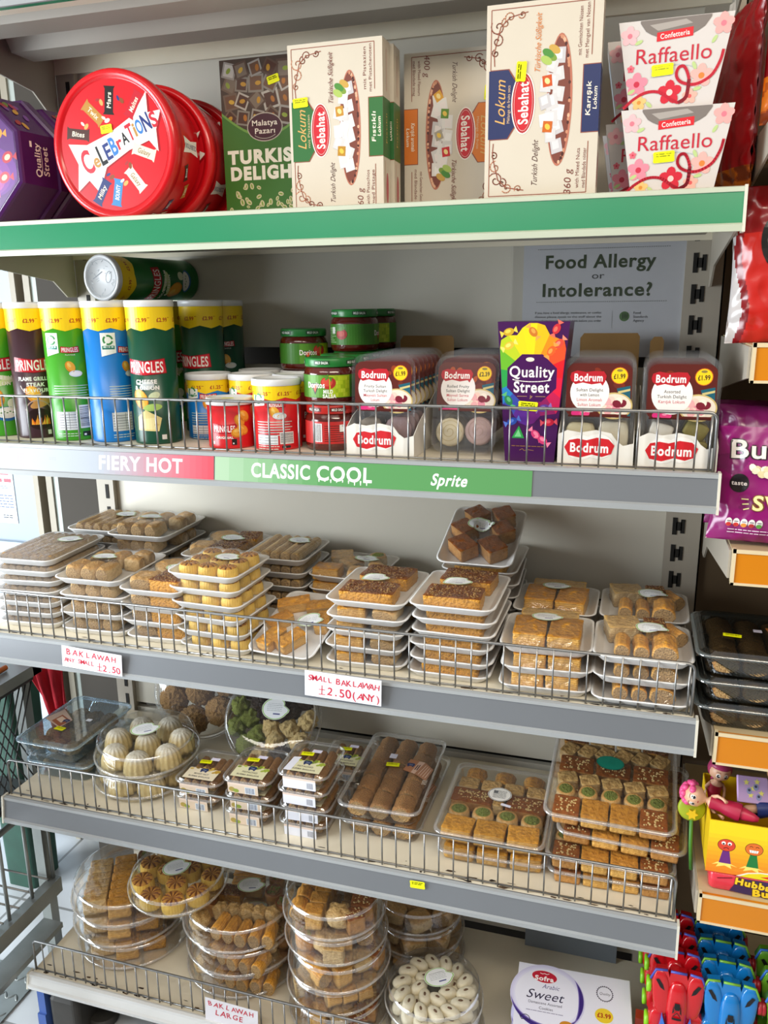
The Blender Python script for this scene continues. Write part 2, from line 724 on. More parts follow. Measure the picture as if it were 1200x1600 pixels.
def floor_material():
    m, nt, b = nm('floor_tiles')
    N, L = nt.nodes, nt.links
    tc = N.new('ShaderNodeTexCoord')
    br = N.new('ShaderNodeTexBrick')
    br.offset = 0
    br.inputs['Color1'].default_value = (*lin('#c2c4c6'), 1)
    br.inputs['Color2'].default_value = (*lin('#b8bbbd'), 1)
    br.inputs['Mortar'].default_value = (*lin('#7c7c7a'), 1)
    br.inputs['Scale'].default_value = 1.0
    br.inputs['Mortar Size'].default_value = 0.004
    br.inputs['Brick Width'].default_value = 0.33
    br.inputs['Row Height'].default_value = 0.33
    L.new(tc.outputs['Object'], br.inputs['Vector'])
    L.new(br.outputs['Color'], b.inputs['Base Color'])
    b.inputs['Roughness'].default_value = 0.3
    MATS['floor_tiles'] = m
    return m


struct('floor', MB().box(-2.2, 3.0, -2.6, 1.6, -0.05, 0.0).mesh('floor', floor_material()))
# back panels of the shelving with the dark slots between them
for z0, z1 in ((0.17, 0.586), (0.598, 0.950), (0.958, 1.396), (1.430, 2.30)):
    b = MB()
    b.box(0.046, 1.208, DEPTH, DEPTH + 0.012, z0, z1)
    struct('wall_back', b.mesh('wall_back', PANEL))
struct('wall_rear', MB().box(-0.17, 1.9, 0.46, 0.50, 0.0, 2.5).mesh('wall_rear', mat('rear_wall_dark', '#3a342c', 0.8)))
struct('wall_right', MB().box(1.272, 1.95, DEPTH, DEPTH + 0.012, 0.0, 2.4).mesh('wall_right', BROWNPANEL))
# shop front seen past the left end of the shelving
WHITEDOOR = mat('white_door_panel', '#8f9cab', 0.35, scale=2, noise_amt=0.03)
struct('door_1', MB().box(-1.5, -0.352, 0.60, 0.64, 0.02, 2.4).mesh('door_1', WHITEDOOR))
struct('trim_1', MB().box(-0.350, -0.334, 0.585, 0.64, 0.0, 2.4).mesh('trim_1', mat('beige_frame', '#a59c8a', 0.5)))
struct('trim_2', MB().box(-0.334, -0.318, 0.615, 0.64, 0.0, 2.4).mesh('trim_2', DARK))
struct('trim_3', MB().box(-0.318, -0.300, 0.595, 0.64, 0.0, 2.4).mesh('trim_3', mat('beige_frame', '#a59c8a')))
struct('trim_4', MB().box(-0.300, -0.258, 0.600, 0.64, 0.0, 2.4).mesh('trim_4', mat('pale_green_frame', '#b4bdb6', 0.5)))
struct('trim_5', MB().box(-0.258, -0.15, 0.61, 0.64, 0.0, 2.4).mesh('trim_5', mat('dark_frame', '#4d4a45', 0.6)))
struct('trim_6', MB().box(-0.205, -0.198, 0.600, 0.612, 0.0, 2.4).mesh('trim_6', mat('dark_frame_edge', '#34322f', 0.6)))


# ------------------------------------------------------------------ shelving of the bay
def upright(name, label, x0, x1, slotx):
    t = thing(name, label, 'shelf upright', (x0, DEPTH - 0.012, 0))
    link('post', MB().box(0, x1 - x0, 0, 0.05, 0.0, 2.32).mesh('post', CREAM), t)
    b = MB()
    k = 0
    z = 0.20
    while z < 2.28:
        s = slotx - x0
        b.box(s - 0.004, s + 0.004, -0.0012, 0.002, z - 0.016, z + 0.016)
        z += 0.0508
    link('slot_row', b.mesh('slot_row', DARK), t)
    return t


upright('slotted_upright', 'cream slotted upright at the left end of the shelving, beside the dark door frame', 0.004, 0.046, 0.030)
ur = upright('slotted_upright', 'cream slotted upright at the right end of the shelving, beside the allergy notice', 1.208, 1.268, 1.224)
b = MB()
z = 0.20
while z < 2.28:
    b.box(0.026, 0.033, -0.0012, 0.002, z - 0.013, z + 0.013)
    b.box(0.018, 0.028, -0.0012, 0.002, z - 0.008, z + 0.008)
    z += 0.0508
link('slot_row', b.mesh('slot_row', DARK), ur)


def bracket_mesh(x, t=0.003, h0=0.05, h1=0.11, d=0.37):
    poly = [(0.004, -0.002), (d, -0.002), (d, -h1), (d - 0.03, -h1), (d - 0.07, -h1 * 0.72), (0.004, -h0 + 0.006)]
    return MB().prism(poly, x, x + t, 'x').mesh('bracket', CREAM)


def shelf(z, label, railmat, x0=0.0, x1=1.25, rh=0.05, lipmat=None, chips=0, capmat=None, yfront=0.0, depth=0.372, brl=True):
    t = thing('metal_shelf', label, 'shelf', (x0, yfront, z))
    L = x1 - x0
    d = MB()
    d.box(0.003, L - 0.003, 0.0, depth, -0.004, 0.0)
    d.box(0.003, L - 0.003, 0.0, 0.003, -rh + 0.006, -0.004)
    d.box(0.003, L - 0.003, 0.003, 0.028, -rh + 0.004, -rh + 0.007)
    d.box(0.003, L - 0.003, depth - 0.003, depth, -0.035, -0.004)
    link('deck', d.mesh('deck', DECK), t)
    u = MB()
    for yc in (0.13, 0.26):
        u.loft([[(e, yc - 0.045, -0.004), (e, yc - 0.03, -0.032), (e, yc + 0.03, -0.032), (e, yc + 0.045, -0.004)] for e in (0.02, L - 0.02)], True, True, 0, False, False)
    link('stiffener', u.mesh('stiffener', CREAM), t)
    r = MB()
    r.loft([[(e, -0.001, 0.001), (e, -0.006, 0.001), (e, -0.009, -0.004), (e, -0.015, -rh + 0.006), (e, -0.014, -rh), (e, -0.001, -rh)] for e in (0, L)], True, True, 0, False, True)
    rr = link('price_rail', r.mesh('price_rail', railmat), t)
    lp = MB()
    lp.loft([[(e, -0.005, 0.0025), (e, -0.0105, 0.001), (e, -0.0108, -0.0045), (e, -0.009, -0.005)] for e in (0, L)], True, True, 0, False, True)
    lp.loft([[(e, -0.0145, -rh + 0.009), (e, -0.0185, -rh + 0.007), (e, -0.0175, -rh - 0.001), (e, -0.013, -rh - 0.001)] for e in (0, L)], True, True, 0, False, True)
    link('rail_lip', lp.mesh('rail_lip', lipmat or LIP), rr)
    for e in (-0.0035, L):
        c = MB().prism([(-0.019, -rh - 0.002), (0.004, -rh - 0.002), (0.004, 0.003), (-0.012, 0.003)], e, e + 0.0035, 'x')
        link('end_cap', c.mesh('end_cap', capmat or mat('end_cap', '#d8d3c4', 0.4)), t)
    link('bracket', bracket_mesh(0.0005), t)
    link('bracket', bracket_mesh(L - 0.0035), t)
    if chips:
        r_ = random.Random(chips)
        a = Art()
        for i in range(46):
            cx = r_.choice((r_.uniform(0.02, L - 0.02), r_.uniform(0.02, 0.3), r_.uniform(0.75, L - 0.02)))
            n = r_.randint(5, 8)
            rx, ry = r_.uniform(0.001, 0.013), r_.uniform(0.001, 0.0036)
            y = 0.0035 + r_.random() ** 3 * 0.02
            a.poly([(cx + rx * r_.uniform(.5, 1) * math.cos(2 * PI * k / n), y + ry * r_.uniform(.4, 1) * math.sin(2 * PI * k / n)) for k in range(n)], r_.choice(('#2a2019', '#3a2b20', '#5b4632')))
        a.build('chipped_paint', t, TOP(0.0), m=ink_mat('rust_ink', 0.8))
    return t


SH0 = shelf(1.992, 'topmost shelf, cut off by the photo, showing its underside and a green rail', GREENRAIL, x0=0.0)
SH1 = shelf(Z1, 'green railed shelf carrying the chocolate tubs and tall gift boxes', GREENRAIL, lipmat=mat('pale_lip', '#c3c9b4', 0.3))
SH2 = shelf(Z2, 'grey railed shelf carrying the crisp tubes and salsa jars', GREYRAIL)
SH3 = shelf(Z3, 'grey railed shelf carrying the stacks of small white foam trays', GREYRAIL, chips=5)
SH4 = shelf(Z4, 'grey railed shelf carrying the clear rectangular pastry boxes', GREYRAIL, chips=8)
SH5 = shelf(Z5, 'lowest shelf, with a narrow white front, carrying the round pastry platters', WHITELIP, rh=0.028, lipmat=WHITELIP, chips=11)

fb = thing('levelling_foot', 'black levelling foot under the left end of the lowest shelf', 'foot', (0.06, 0.05, 0))
link('foot_block', MB().loft([rring(0.07, 0.09, 0.012, 0.0), rring(0.07, 0.09, 0.012, 0.09), rring(0.062, 0.08, 0.012, 0.1)], smooth=False).mesh('foot_block', mat('grimy_black', '#35322e', 0.6, noise_amt=0.2, scale=30)), fb)
link('foot_leg', MB().box(-0.02, 0.02, -0.02, 0.02, 0.1, 0.127).mesh('foot_leg', GALV), fb)
link('foot_pad', MB().lathe([(0.03, 0), (0.034, 0.01), (0.03, 0.02)], 20, M=Matrix.Translation((0.05, 0.02, 0))).mesh('foot_pad', mat('grimy_black', '#35322e')), fb)
bt = tag(link('blue_bracket', MB().box(-0.022, -0.002, 0.0, 0.03, 0.0, 0.05).box(-0.020, -0.002, 0.004, 0.026, 0.05, 0.11).mesh('blue_bracket', mat('blue_plastic', '#3c5796', 0.5)), None, (0.02, 0.0, 0.0)), 'small blue plastic block on the floor at the left end of the lowest shelf', 'block')


def guard(z, label, h=0.08, x0=0.006, x1=1.244, seed=0):
    t = thing('wire_shelf_guard', label, 'shelf guard', (0, 0.006, z))
    R = 0.010
    b = MB()
    pts = [(x0, 0, 0.0), (x0, 0, h - R)]
    for k in range(1, 5):
        a = PI - PI / 2 * k / 4
        pts.append((x0 + R + R * math.cos(a), 0, h - R + R * math.sin(a)))
    for k in range(5):
        a = PI / 2 - PI / 2 * k / 4
        pts.append((x1 - R + R * math.cos(a), 0, h - R + R * math.sin(a)))
    pts.append((x1, 0, 0.0))
    b.tube(pts, 0.0024, 8)
    link('top_rail', b.mesh('top_rail', STEEL), t)
    link('bottom_rail', MB().tube([(x0, 0, 0.003), (x1, 0, 0.003)], 0.0016, 6).mesh('bottom_rail', STEEL), t)
    wm = MB().tube([(0, -0.003, 0.0005), (0, -0.003, h)], 0.0014, 6).mesh('wire', STEEL)
    n = 50
    for i in range(1, n):
        x = x0 + (x1 - x0) * i / n
        link('wire', wm, t, (x, 0, 0))
    link('end_wire', MB().tube([(x1 - 0.006, 0, 0.001), (x1 - 0.006, 0, h - 0.004)], 0.0018, 6).mesh('end_wire', STEEL), t)
    return t


guard(Z2 + 0.0005, 'wire guard along the front of the crisp tube shelf')
guard(Z3 + 0.0005, 'wire guard along the front of the foam tray shelf')
guard(Z4 + 0.0005, 'wire guard along the front of the clear box shelf', h=0.075)
guard(Z5 + 0.0005, 'wire guard along the front of the lowest shelf of round platters', h=0.072)


# printed strips in the rail of the crisp shelf; the rail face leans, so lay them on that plane
def railmap(z, x=0.0):
    p0, p1 = Vector((x, -0.0092, z - 0.005)), Vector((x, -0.0149, z - 0.043))
    up = (p0 - p1).normalized()
    return plane((x, (p0.y + p1.y) / 2, (p0.z + p1.z) / 2), (1, 0, 0), up)


def strip(name, label, z, x0, x1, draw, h=0.038):
    t = thing(name, label, 'shelf strip', (x0, 0, z))
    mp = railmap(0, 0)
    n = Vector(mp(0, 0, 1)) - Vector(mp(0, 0, 0))
    b = MB()
    P = [mp(0, -h / 2, 0.0002), mp(x1 - x0, -h / 2, 0.0002), mp(x1 - x0, h / 2, 0.0002), mp(0, h / 2, 0.0002)]
    Q = [mp(0, -h / 2, 0.0007), mp(x1 - x0, -h / 2, 0.0007), mp(x1 - x0, h / 2, 0.0007), mp(0, h / 2, 0.0007)]
    b.loft([P, Q], True, True, 0, False)
    link('strip_card', b.mesh('strip_card', mat('strip_card', '#c8c8c6', 0.4)), t)
    a = Art()
    draw(a, x1 - x0, h)
    a.build('printed_face', t, mp, lift=0.0009, m=ink_mat('gloss_ink', 0.3))
    return t


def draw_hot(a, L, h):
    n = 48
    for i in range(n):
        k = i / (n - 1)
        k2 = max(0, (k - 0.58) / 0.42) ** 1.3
        c0, c1 = (150, 156, 165), (214, 72, 86)  # red strip; the grey towards its left is painted glare off the plastic
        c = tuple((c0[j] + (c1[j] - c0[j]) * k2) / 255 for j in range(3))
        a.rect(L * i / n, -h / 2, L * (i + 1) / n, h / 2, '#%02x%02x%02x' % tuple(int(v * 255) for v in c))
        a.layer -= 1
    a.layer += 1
    a.rect(0.104, -0.011, 0.150, 0.011, '#b88a94')
    a.text('PRINGLES', 0.127, 0, 0.014, '#e9dfe2', w=0.043, bold=0.02)
    a.text('FIERY HOT', 0.376, 0.001, 0.022, '#e3e5e8', w=0.155, bold=0.035)
    a.lines(0.2, 0.004, 0.215, 2, 0.003, 0.001, '#8c9097')


def draw_cool(a, L, h):
    for i in range(20):
        k = min(1, i / 7)
        c0, c1 = (160, 188, 156), (88, 146, 88)
        c = tuple(int(c0[j] + (c1[j] - c0[j]) * k) for j in range(3))
        a.rect(L * i / 20, -h / 2, L * (i + 1) / 20, h / 2, '#%02x%02x%02x' % c)
        a.layer -= 1
    a.layer += 1
    a.text('CLASSIC', 0.112, 0.001, 0.021, '#f0f2ea', w=0.098, bold=0.035)
    a.text('COOL', 0.216, 0.001, 0.021, '#f0f2ea', w=0.088, bold=0.035)
    r = random.Random(4)
    for i in range(9):
        x = 0.176 + 0.0095 * i
        l = r.uniform(0.002, 0.006)
        a.poly([(x - 0.0012, -0.008), (x + 0.0012, -0.008), (x + 0.0006, -0.0095 - l), (x - 0.0006, -0.0095 - l)], '#f0f2ea')
    a.text('Sprite', 0.376, 0.0, 0.0165, '#f4f6f0', w=0.053, bold=0.03, shear=0.25)


strip('shelf_strip', 'red printed strip reading FIERY HOT in the crisp shelf rail, left glare painted grey', Z2, 0.0, 0.509, draw_hot)
strip('shelf_strip', 'green printed strip reading CLASSIC COOL in the crisp shelf rail', Z2, 0.511, 1.007, draw_cool)


def hand(a, txt, x, y, h, adv, col='#c8203c', seed=1, rise=0.0):
    r = random.Random(seed)
    for i, ch in enumerate(txt):
        if ch != ' ':
            a.text(ch, x + adv * i, y + rise * i + r.uniform(-.0006, .0006), h * r.uniform(.92, 1.08), col, bold=0.012, shear=r.uniform(-.12, .18), rot=r.uniform(-.1, .1))


def price_card(label, z, x, wd, ht, draw, rot=0.0, y=-0.0205, zoff=-0.022, rx=0.10):
    t = thing('price_card', label, 'price sign', (x, y, z + zoff), (rx * 0 - 0.02, rot, 0))
    b = MB().box(-wd / 2, wd / 2, -0.0004, 0.0004, -ht / 2, ht / 2)
    link('card', b.mesh('card', mat('white_card', '#eceaf0', 0.6)), t)
    a = Art()
    draw(a, wd, ht)
    a.build('handwriting', t, FRONT(-0.0005), m=ink_mat('marker_ink', 0.5))
    return t


def d1(a, w, h):
    hand(a, 'BAKLAWAH', -0.047, 0.0095, 0.0105, 0.0132, seed=2)
    hand(a, 'ANY SMALL', -0.053, -0.0055, 0.008, 0.0068, seed=3)
    a.line([(0.016, -0.002), (0.0155, -0.016)], 0.0014, '#c8203c').line([(0.0115, -0.009), (0.0205, -0.0085)], 0.0012, '#c8203c').line([(0.0115, -0.0165), (0.021, -0.016)], 0.0012, '#c8203c')
    hand(a, '2.50', 0.0265, -0.010, 0.0125, 0.0092, seed=4)


def d2(a, w, h):
    hand(a, 'SMALL', -0.056, 0.0105, 0.009, 0.0087, seed=5)
    hand(a, 'BAKLAWAH', -0.0075, 0.0095, 0.0095, 0.0093, seed=6)
    a.line([(-0.035, -0.001), (-0.0355, -0.016)], 0.0014, '#c8203c').line([(-0.040, -0.008), (-0.030, -0.0078)], 0.0012, '#c8203c').line([(-0.0405, -0.0165), (-0.030, -0.016)], 0.0012, '#c8203c')
    hand(a, '2.50', -0.022, -0.009, 0.014, 0.0108, seed=7)
    hand(a, '(ANY)', 0.020, -0.010, 0.0115, 0.0098, seed=8)


def d3(a, w, h):
    hand(a, 'BAKLAWAH', -0.045, 0.015, 0.0105, 0.0125, seed=9)
    hand(a, 'LARGE', -0.030, -0.003, 0.012, 0.0125, seed=10)


price_card('white handwritten card reading BAKLAWAH ANY SMALL on the foam tray shelf', Z3, 0.248, 0.123, 0.040, d1, 0.045)
price_card('white handwritten card reading SMALL BAKLAWAH 2.50 (ANY) on the foam tray shelf', Z3, 0.7185, 0.130, 0.044, d2, 0.02, zoff=-0.0125)
price_card('white handwritten card reading BAKLAWAH LARGE on the lowest shelf', Z5, 0.468, 0.112, 0.052, d3, 0.03, zoff=0.026, y=-0.0065)
t = thing('price_sticker', 'yellow price sticker on the grey rail under the clear pastry boxes', 'price sticker', (0.84, -0.0125, Z4 - 0.012))
yellow_sticker(t, FRONT(0), 0, 0, 0.05, 0.026, 0.014, 'sticker_face')

# allergy notice in cling film on the back panel
t = thing('allergy_notice', 'white printed notice reading Food Allergy or Intolerance? on the back panel', 'notice', (1.078, DEPTH - 0.0012, 1.515))
link('paper', MB().box(-0.142, 0.142, -0.0003, 0.0006, -0.10, 0.096).mesh('paper', mat('notice_paper', '#d6d7dc', 0.5)), t)
a = Art()
G = '#3c4a30'
for y in (0.085, -0.005):
    for i in range(62):
        a.rect(-0.117 + i * 0.0036, y, -0.117 + i * 0.0036 + 0.0017, y + 0.0011, '#4c5248')
        a.layer -= 1
a.layer += 1
a.text('Food Allergy', -0.010, 0.064, 0.0215, G, w=0.186, bold=0.03)
a.text('or', -0.012, 0.040, 0.011, '#4a4c4a', w=0.021)
a.text('Intolerance?', -0.014, 0.016, 0.0215, G, w=0.186, bold=0.03)
a.text('If you have a food allergy, intolerance, or coeliac', -0.061, -0.023, 0.0038, '#4a4c4e', w=0.116)
a.text('disease please speak to the staff about the', -0.061, -0.030, 0.0038, '#4a4c4e', w=0.116)
a.text('ingredients in your food and drink before you order', -0.061, -0.037, 0.0038, '#4a4c4e', w=0.116)
a.rect(0.015, -0.05, 0.0154, -0.02, '#8b8c90')
a.ell(0.036, -0.030, 0.0085, 0.0085, '#5a7d4a')
for i in range(4):
    a.ell(0.033 + i * 0.0026, -0.029, 0.0008, 0.006, '#24301f')
for k, s_ in enumerate(('Food', 'Standards', 'Agency')):
    a.text(s_, 0.051, -0.024 - k * 0.0066, 0.0042, '#333638', align='l')
a.build('printed_face', t, FRONT(-0.0004))
b = MB()
n, m_ = 26, 18
g = [[(-0.165 + 0.33 * i / n, -0.0016 - 0.0016 * abs(noise.noise(Vector((i * 0.5, j * 0.17, 3.1)))), -0.106 + 0.21 * j / m_) for i in range(n + 1)] for j in range(m_ + 1)]
b.loft(g, False, False, 0, True, False)
link('film_cover', b.mesh('film_cover', clear('notice_film', refl=0.02, haze=0.01, rough=0.12, bump=0.5, bscale=28, fres=0.25)), t)

# loose grey plate leaning at the back of the lowest shelf
tag(link('metal_plate', MB().prism([(0.985, 0.0), (1.175, 0.0), (1.175, 0.19), (0.985, 0.205)], 0.0, 0.002, 'y').mesh('metal_plate', mat('plate_grey', '#8d97a3', 0.35, metal=0.3)), None, (0, 0.355, Z5 + 0.001), (-0.08, 0, 0)), 'loose grey blue metal plate leaning at the back of the lowest shelf', 'metal plate')

# ------------------------------------------------------------------ neighbouring bay on the right
BAYX = 1.277
for z, lab in ((1.724, 'cream shelf end beside the raffia white sweet boxes, upper right corner'),
               (1.454, 'orange railed shelf below the red snack bag on the right'),
               (1.183, 'orange railed shelf under the purple popcorn bag'),
               (0.911, 'orange railed shelf under the dark clear boxes on the right'),
               (0.642, 'orange railed shelf under the yellow box of dolls')):
    if z == 1.724:
        lab = 'cream edged shelf under the topmost red snack bag, upper right corner'
    t = thing('metal_shelf', lab, 'shelf', (BAYX, 0.0, z))
    d = MB().box(0, 0.55, 0.0, 0.37, -0.004, 0.0).box(0, 0.55, 0.0, 0.003, -0.045, -0.004)
    link('deck', d.mesh('deck', mat('bay_deck', '#c9b48c', 0.5)), t)
    r = MB().box(0.003, 0.55, -0.009, -0.0005, -0.045, 0.001)
    link('price_rail', r.mesh('price_rail', ORANGERAIL), t)
    lp = MB().box(0.0, 0.55, -0.0105, -0.0085, -0.002, 0.0035).box(0.0, 0.55, -0.0105, -0.0085, -0.047, -0.0435).box(0.0, 0.004, -0.0105, -0.0005, -0.047, 0.0035)
    link('rail_lip', lp.mesh('rail_lip', mat('cream_lip', '#dcc9a2', 0.4)), t)
    link('bracket', bracket_mesh(-0.0032, 0.003, 0.048, 0.115).copy(), t)
t = thing('metal_shelf', 'lowest shelf on the right, under the rows of toy cars', 'shelf', (BAYX - 0.046, 0.0, 0.285))
link('deck', MB().box(0.0, 0.6, 0.0, 0.37, -0.03, 0.0).mesh('deck', mat('bay_deck', '#c9b48c')), t)
link('kick_panel', MB().box(0.048, 0.6, 0.02, 0.03, -0.285, -0.03).mesh('kick_panel', mat('bay_deck', '#c9b48c')), t)

# ------------------------------------------------------------------ rack, cloth and odds at the shop front on the left
t = thing('wire_rack', 'grey metal rack of wire shelves running along the left edge of the photo', 'rack', (-0.06, 0.0, 0.0))
for x in (-0.02, -0.42):
    for y in (-0.75, 0.16):
        link('frame_post', MB().box(x - 0.012, x + 0.012, y - 0.012, y + 0.012, 0.0, 0.752).mesh('frame_post', GALV), t)
link('upper_rail', MB().box(-0.012, 0.012, -0.8, 0.19, 0.752, 0.776).box(-0.44, 0.012, 0.165, 0.189, 0.752, 0.776).mesh('upper_rail', GALV), t)
b = MB()
for i in range(46):                                   # expanded black mesh on the side of the upper tier
    y = -0.78 + i * 0.0185
    b.tube([(0.0, y, 0.50), (0.0, y + 0.12, 0.745)], 0.0017, 5)
    b.tube([(0.0, y + 0.12, 0.50), (0.0, y, 0.745)], 0.0017, 5)
link('side_mesh', b.mesh('side_mesh', BLACKWIRE), t)
link('mesh_frame', MB().tube([(0, -0.8, 0.745), (0, 0.17, 0.745)], 0.006, 8).tube([(0, -0.8, 0.50), (0, 0.17, 0.50)], 0.005, 8).mesh('mesh_frame', BLACKWIRE), t)
b = MB()
for i in range(20):                                   # basket floor
    b.tube([(-0.42, -0.75 + i * 0.047, 0.262), (0.0, -0.75 + i * 0.047, 0.262)], 0.0022, 6)
b.tube([(-0.14, -0.78, 0.258), (-0.14, 0.15, 0.258)], 0.003, 6)
b.tube([(-0.28, -0.78, 0.258), (-0.28, 0.15, 0.258)], 0.003, 6)
link('basket_floor', b.mesh('basket_floor', STEEL), t)
b = MB()
for i in range(14):
    b.tube([(0.0, -0.75 + i * 0.07, 0.255), (0.0, -0.75 + i * 0.07, 0.46)], 0.004, 6)
b.tube([(0.0, -0.8, 0.46), (0.0, 0.165, 0.46)], 0.007, 8)
link('basket_side', b.mesh('basket_side', GALV), t)
link('lower_rail', MB().box(-0.012, 0.012, -0.8, 0.17, 0.215, 0.252).box(-0.005, 0.045, -0.8, 0.12, 0.165, 0.178).mesh('lower_rail', GALV), t)
link('top_deck', MB().box(-0.44, -0.012, -0.78, 0.165, 0.768, 0.776).mesh('top_deck', GALV), t)
link('upper_floor', MB().box(-0.42, -0.01, -0.75, 0.15, 0.50, 0.504).mesh('upper_floor', mat('rack_floor', '#2c3330', 0.6)), t)
for k in range(5):
    tag(link('striped_mat', MB().loft([rring(0.30, 0.52, 0.02, 0), rring(0.30, 0.52, 0.02, 0.012)], smooth=False).mesh('striped_mat', mat(('navy_fabric', 'white_fabric')[k % 2], ('#27304e', '#cfd2d8')[k % 2], 0.85, bump=0.4, bscale=200)), None, (-0.275, -0.14, 0.777 + k * 0.0125)),
        ('folded navy mat at the bottom of the pile on the rack', 'white mat just above the lowest navy mat on the rack', 'navy mat in the middle of the pile on the rack', 'white mat second from the top of the pile on the rack', 'navy mat on top of the pile on the rack')[k], 'mat', 'folded mats on the rack')
tag(link('orange_rod', MB().tube([(0, -0.45, 0), (0, 0.13, 0)], 0.006, 8).mesh('orange_rod', mat('orange_plastic', '#c9682a', 0.5)), None, (-0.085, 0.0, 0.7835)), 'thin orange rod lying on the rack beside the navy mats', 'rod')
# red cloth hung over the corner of the rack
b = MB()
rows = []
for j in range(13):
    v = j / 12
    row = []
    for i in range(11):
        u = i / 10 - 0.5
        wdt = 0.10 * (1 - 0.55 * v)
        x = u * wdt + 0.02 * v * v
        y = 0.012 * math.sin(u * 16 + v * 3) * (0.4 + v) - 0.03 * (1 - v) ** 2
        z = 0.03 - 0.20 * v + (0.03 * math.sin(u * 7) if j == 12 else 0)
        row.append((x, y, z))
    rows.append(row)
b.loft(rows, False, False, 0, True, False)
ob = tag(link('red_cloth', b.mesh('red_cloth', mat('red_cloth', '#c3182b', 0.8, bump=0.3, bscale=90)), None, (-0.095, 0.255, 0.775), (0, 0, 0.3)), 'red cloth hanging from the back corner of the grey rack', 'cloth')
md = ob.modifiers.new('thick', 'SOLIDIFY')
md.thickness = 0.003
tag(link('white_pipe', MB().tube([(0.07, 0.435, 0.52), (0.05, 0.437, 0.46), (0.0, 0.45, 0.37), (-0.12, 0.5, 0.29), (-0.2, 0.52, 0.27)], 0.011, 10).mesh('white_pipe', mat('white_pvc', '#c9ccd0', 0.4))), 'white plastic pipe running down behind the left end of the lower shelves', 'pipe')
# window glass and green crate behind the rack
struct('window_1', MB().box(-0.9, -0.36, 0.585, 0.592, 0.16, 0.90).mesh('window_1', mat('window_glass_cool', '#bccdd6', 0.15)))
struct('trim_7', MB().box(-0.36, -0.34, 0.57, 0.585, 0.1, 0.92).mesh('trim_7', WHITEDOOR))
tag(link('green_crate', MB().loft([rring(0.09, 0.1, 0.012, 0.0), rring(0.10, 0.12, 0.012, 0.70)], smooth=False).mesh('green_crate', mat('green_crate', '#1f4a3a', 0.5, noise_amt=0.25, scale=20)), None, (-0.36, 0.42, 0.0)), 'tall dark green bin standing behind the grey rack', 'bin')
# posters on the white door
t = thing('door_notice', 'white paper notice with red lines on the white door at the far left', 'notice', (-0.50, 0.5985, 1.075))
link('paper', MB().box(-0.10, 0.075, -0.0004, 0.0006, -0.125, 0.085).mesh('paper', mat('notice_white', '#eef1f6', 0.6)), t)
a = Art()
a.rect(-0.095, 0.04, 0.07, 0.082, '#3c6b52')
for k in range(3):
    a.lines(-0.09, 0.028 - k * 0.02, 0.068, 1, 0.01, 0.009, '#d8414f')
    a.lines(-0.09, 0.016 - k * 0.02, 0.068, 2, 0.005, 0.002, '#5c6f86')
a.lines(-0.09, -0.05, 0.068, 5, 0.008, 0.003, '#4d6288')
a.rect(-0.1, -0.092, 0.075, -0.0905, '#8fa0a8')
a.lines(0.03, -0.105, 0.06, 2, 0.006, 0.003, '#333a44')
a.build('printed_face', t, FRONT(-0.0006))
# chequer plate strip on the floor
b = MB().box(-0.45, -0.10, -0.5, 0.14, 0.0005, 0.004)
for i in range(24):
    for j in range(13):
        x, y = -0.435 + i * 0.014, -0.47 + j * 0.048
        A = PI / 4 if (i + j) % 2 else -PI / 4
        b.sq(0.012, 0.0035, 0.0015, nu=8, nv=4, M=Matrix.Translation((x, y, 0.004)) @ Matrix.Rotation(A, 4, 'Z'))
tag(link('chequer_plate', b.mesh('chequer_plate', GALV)), 'ribbed metal floor plate under the grey rack at the lower left', 'floor plate')

# ================================================================== TOP SHELF
INK = ink_mat()
GLOSSINK = ink_mat('gloss_ink', 0.25, 0.5)
CARDW = mat('white_carton', '#d2c8b7', 0.5, scale=20, noise_amt=0.02)


def wrapped_bar(a, x, y, rot, c, txt, tc='#ffffff', L=0.040, W=0.017):
    a.push(x, y, rot)
    a.poly([(-L / 2, -W / 2 - .0015), (-L / 2 + .004, -W / 2 + .001), (L / 2 - .004, -W / 2 + .001), (L / 2, -W / 2 - .0015), (L / 2, W / 2 + .0015), (L / 2 - .004, W / 2 - .001), (-L / 2 + .004, W / 2 - .001), (-L / 2, W / 2 + .0015)], c)
    a.text(txt, 0, 0, W * 0.42, tc, w=L * 0.55, bold=0.02, shear=0.1)
    a.pop()


# --- round red tubs lying on their sides, lids facing out
RED = mat('red_tub_plastic', '#d2121c', 0.22, noise_amt=0.03, spec=0.6)


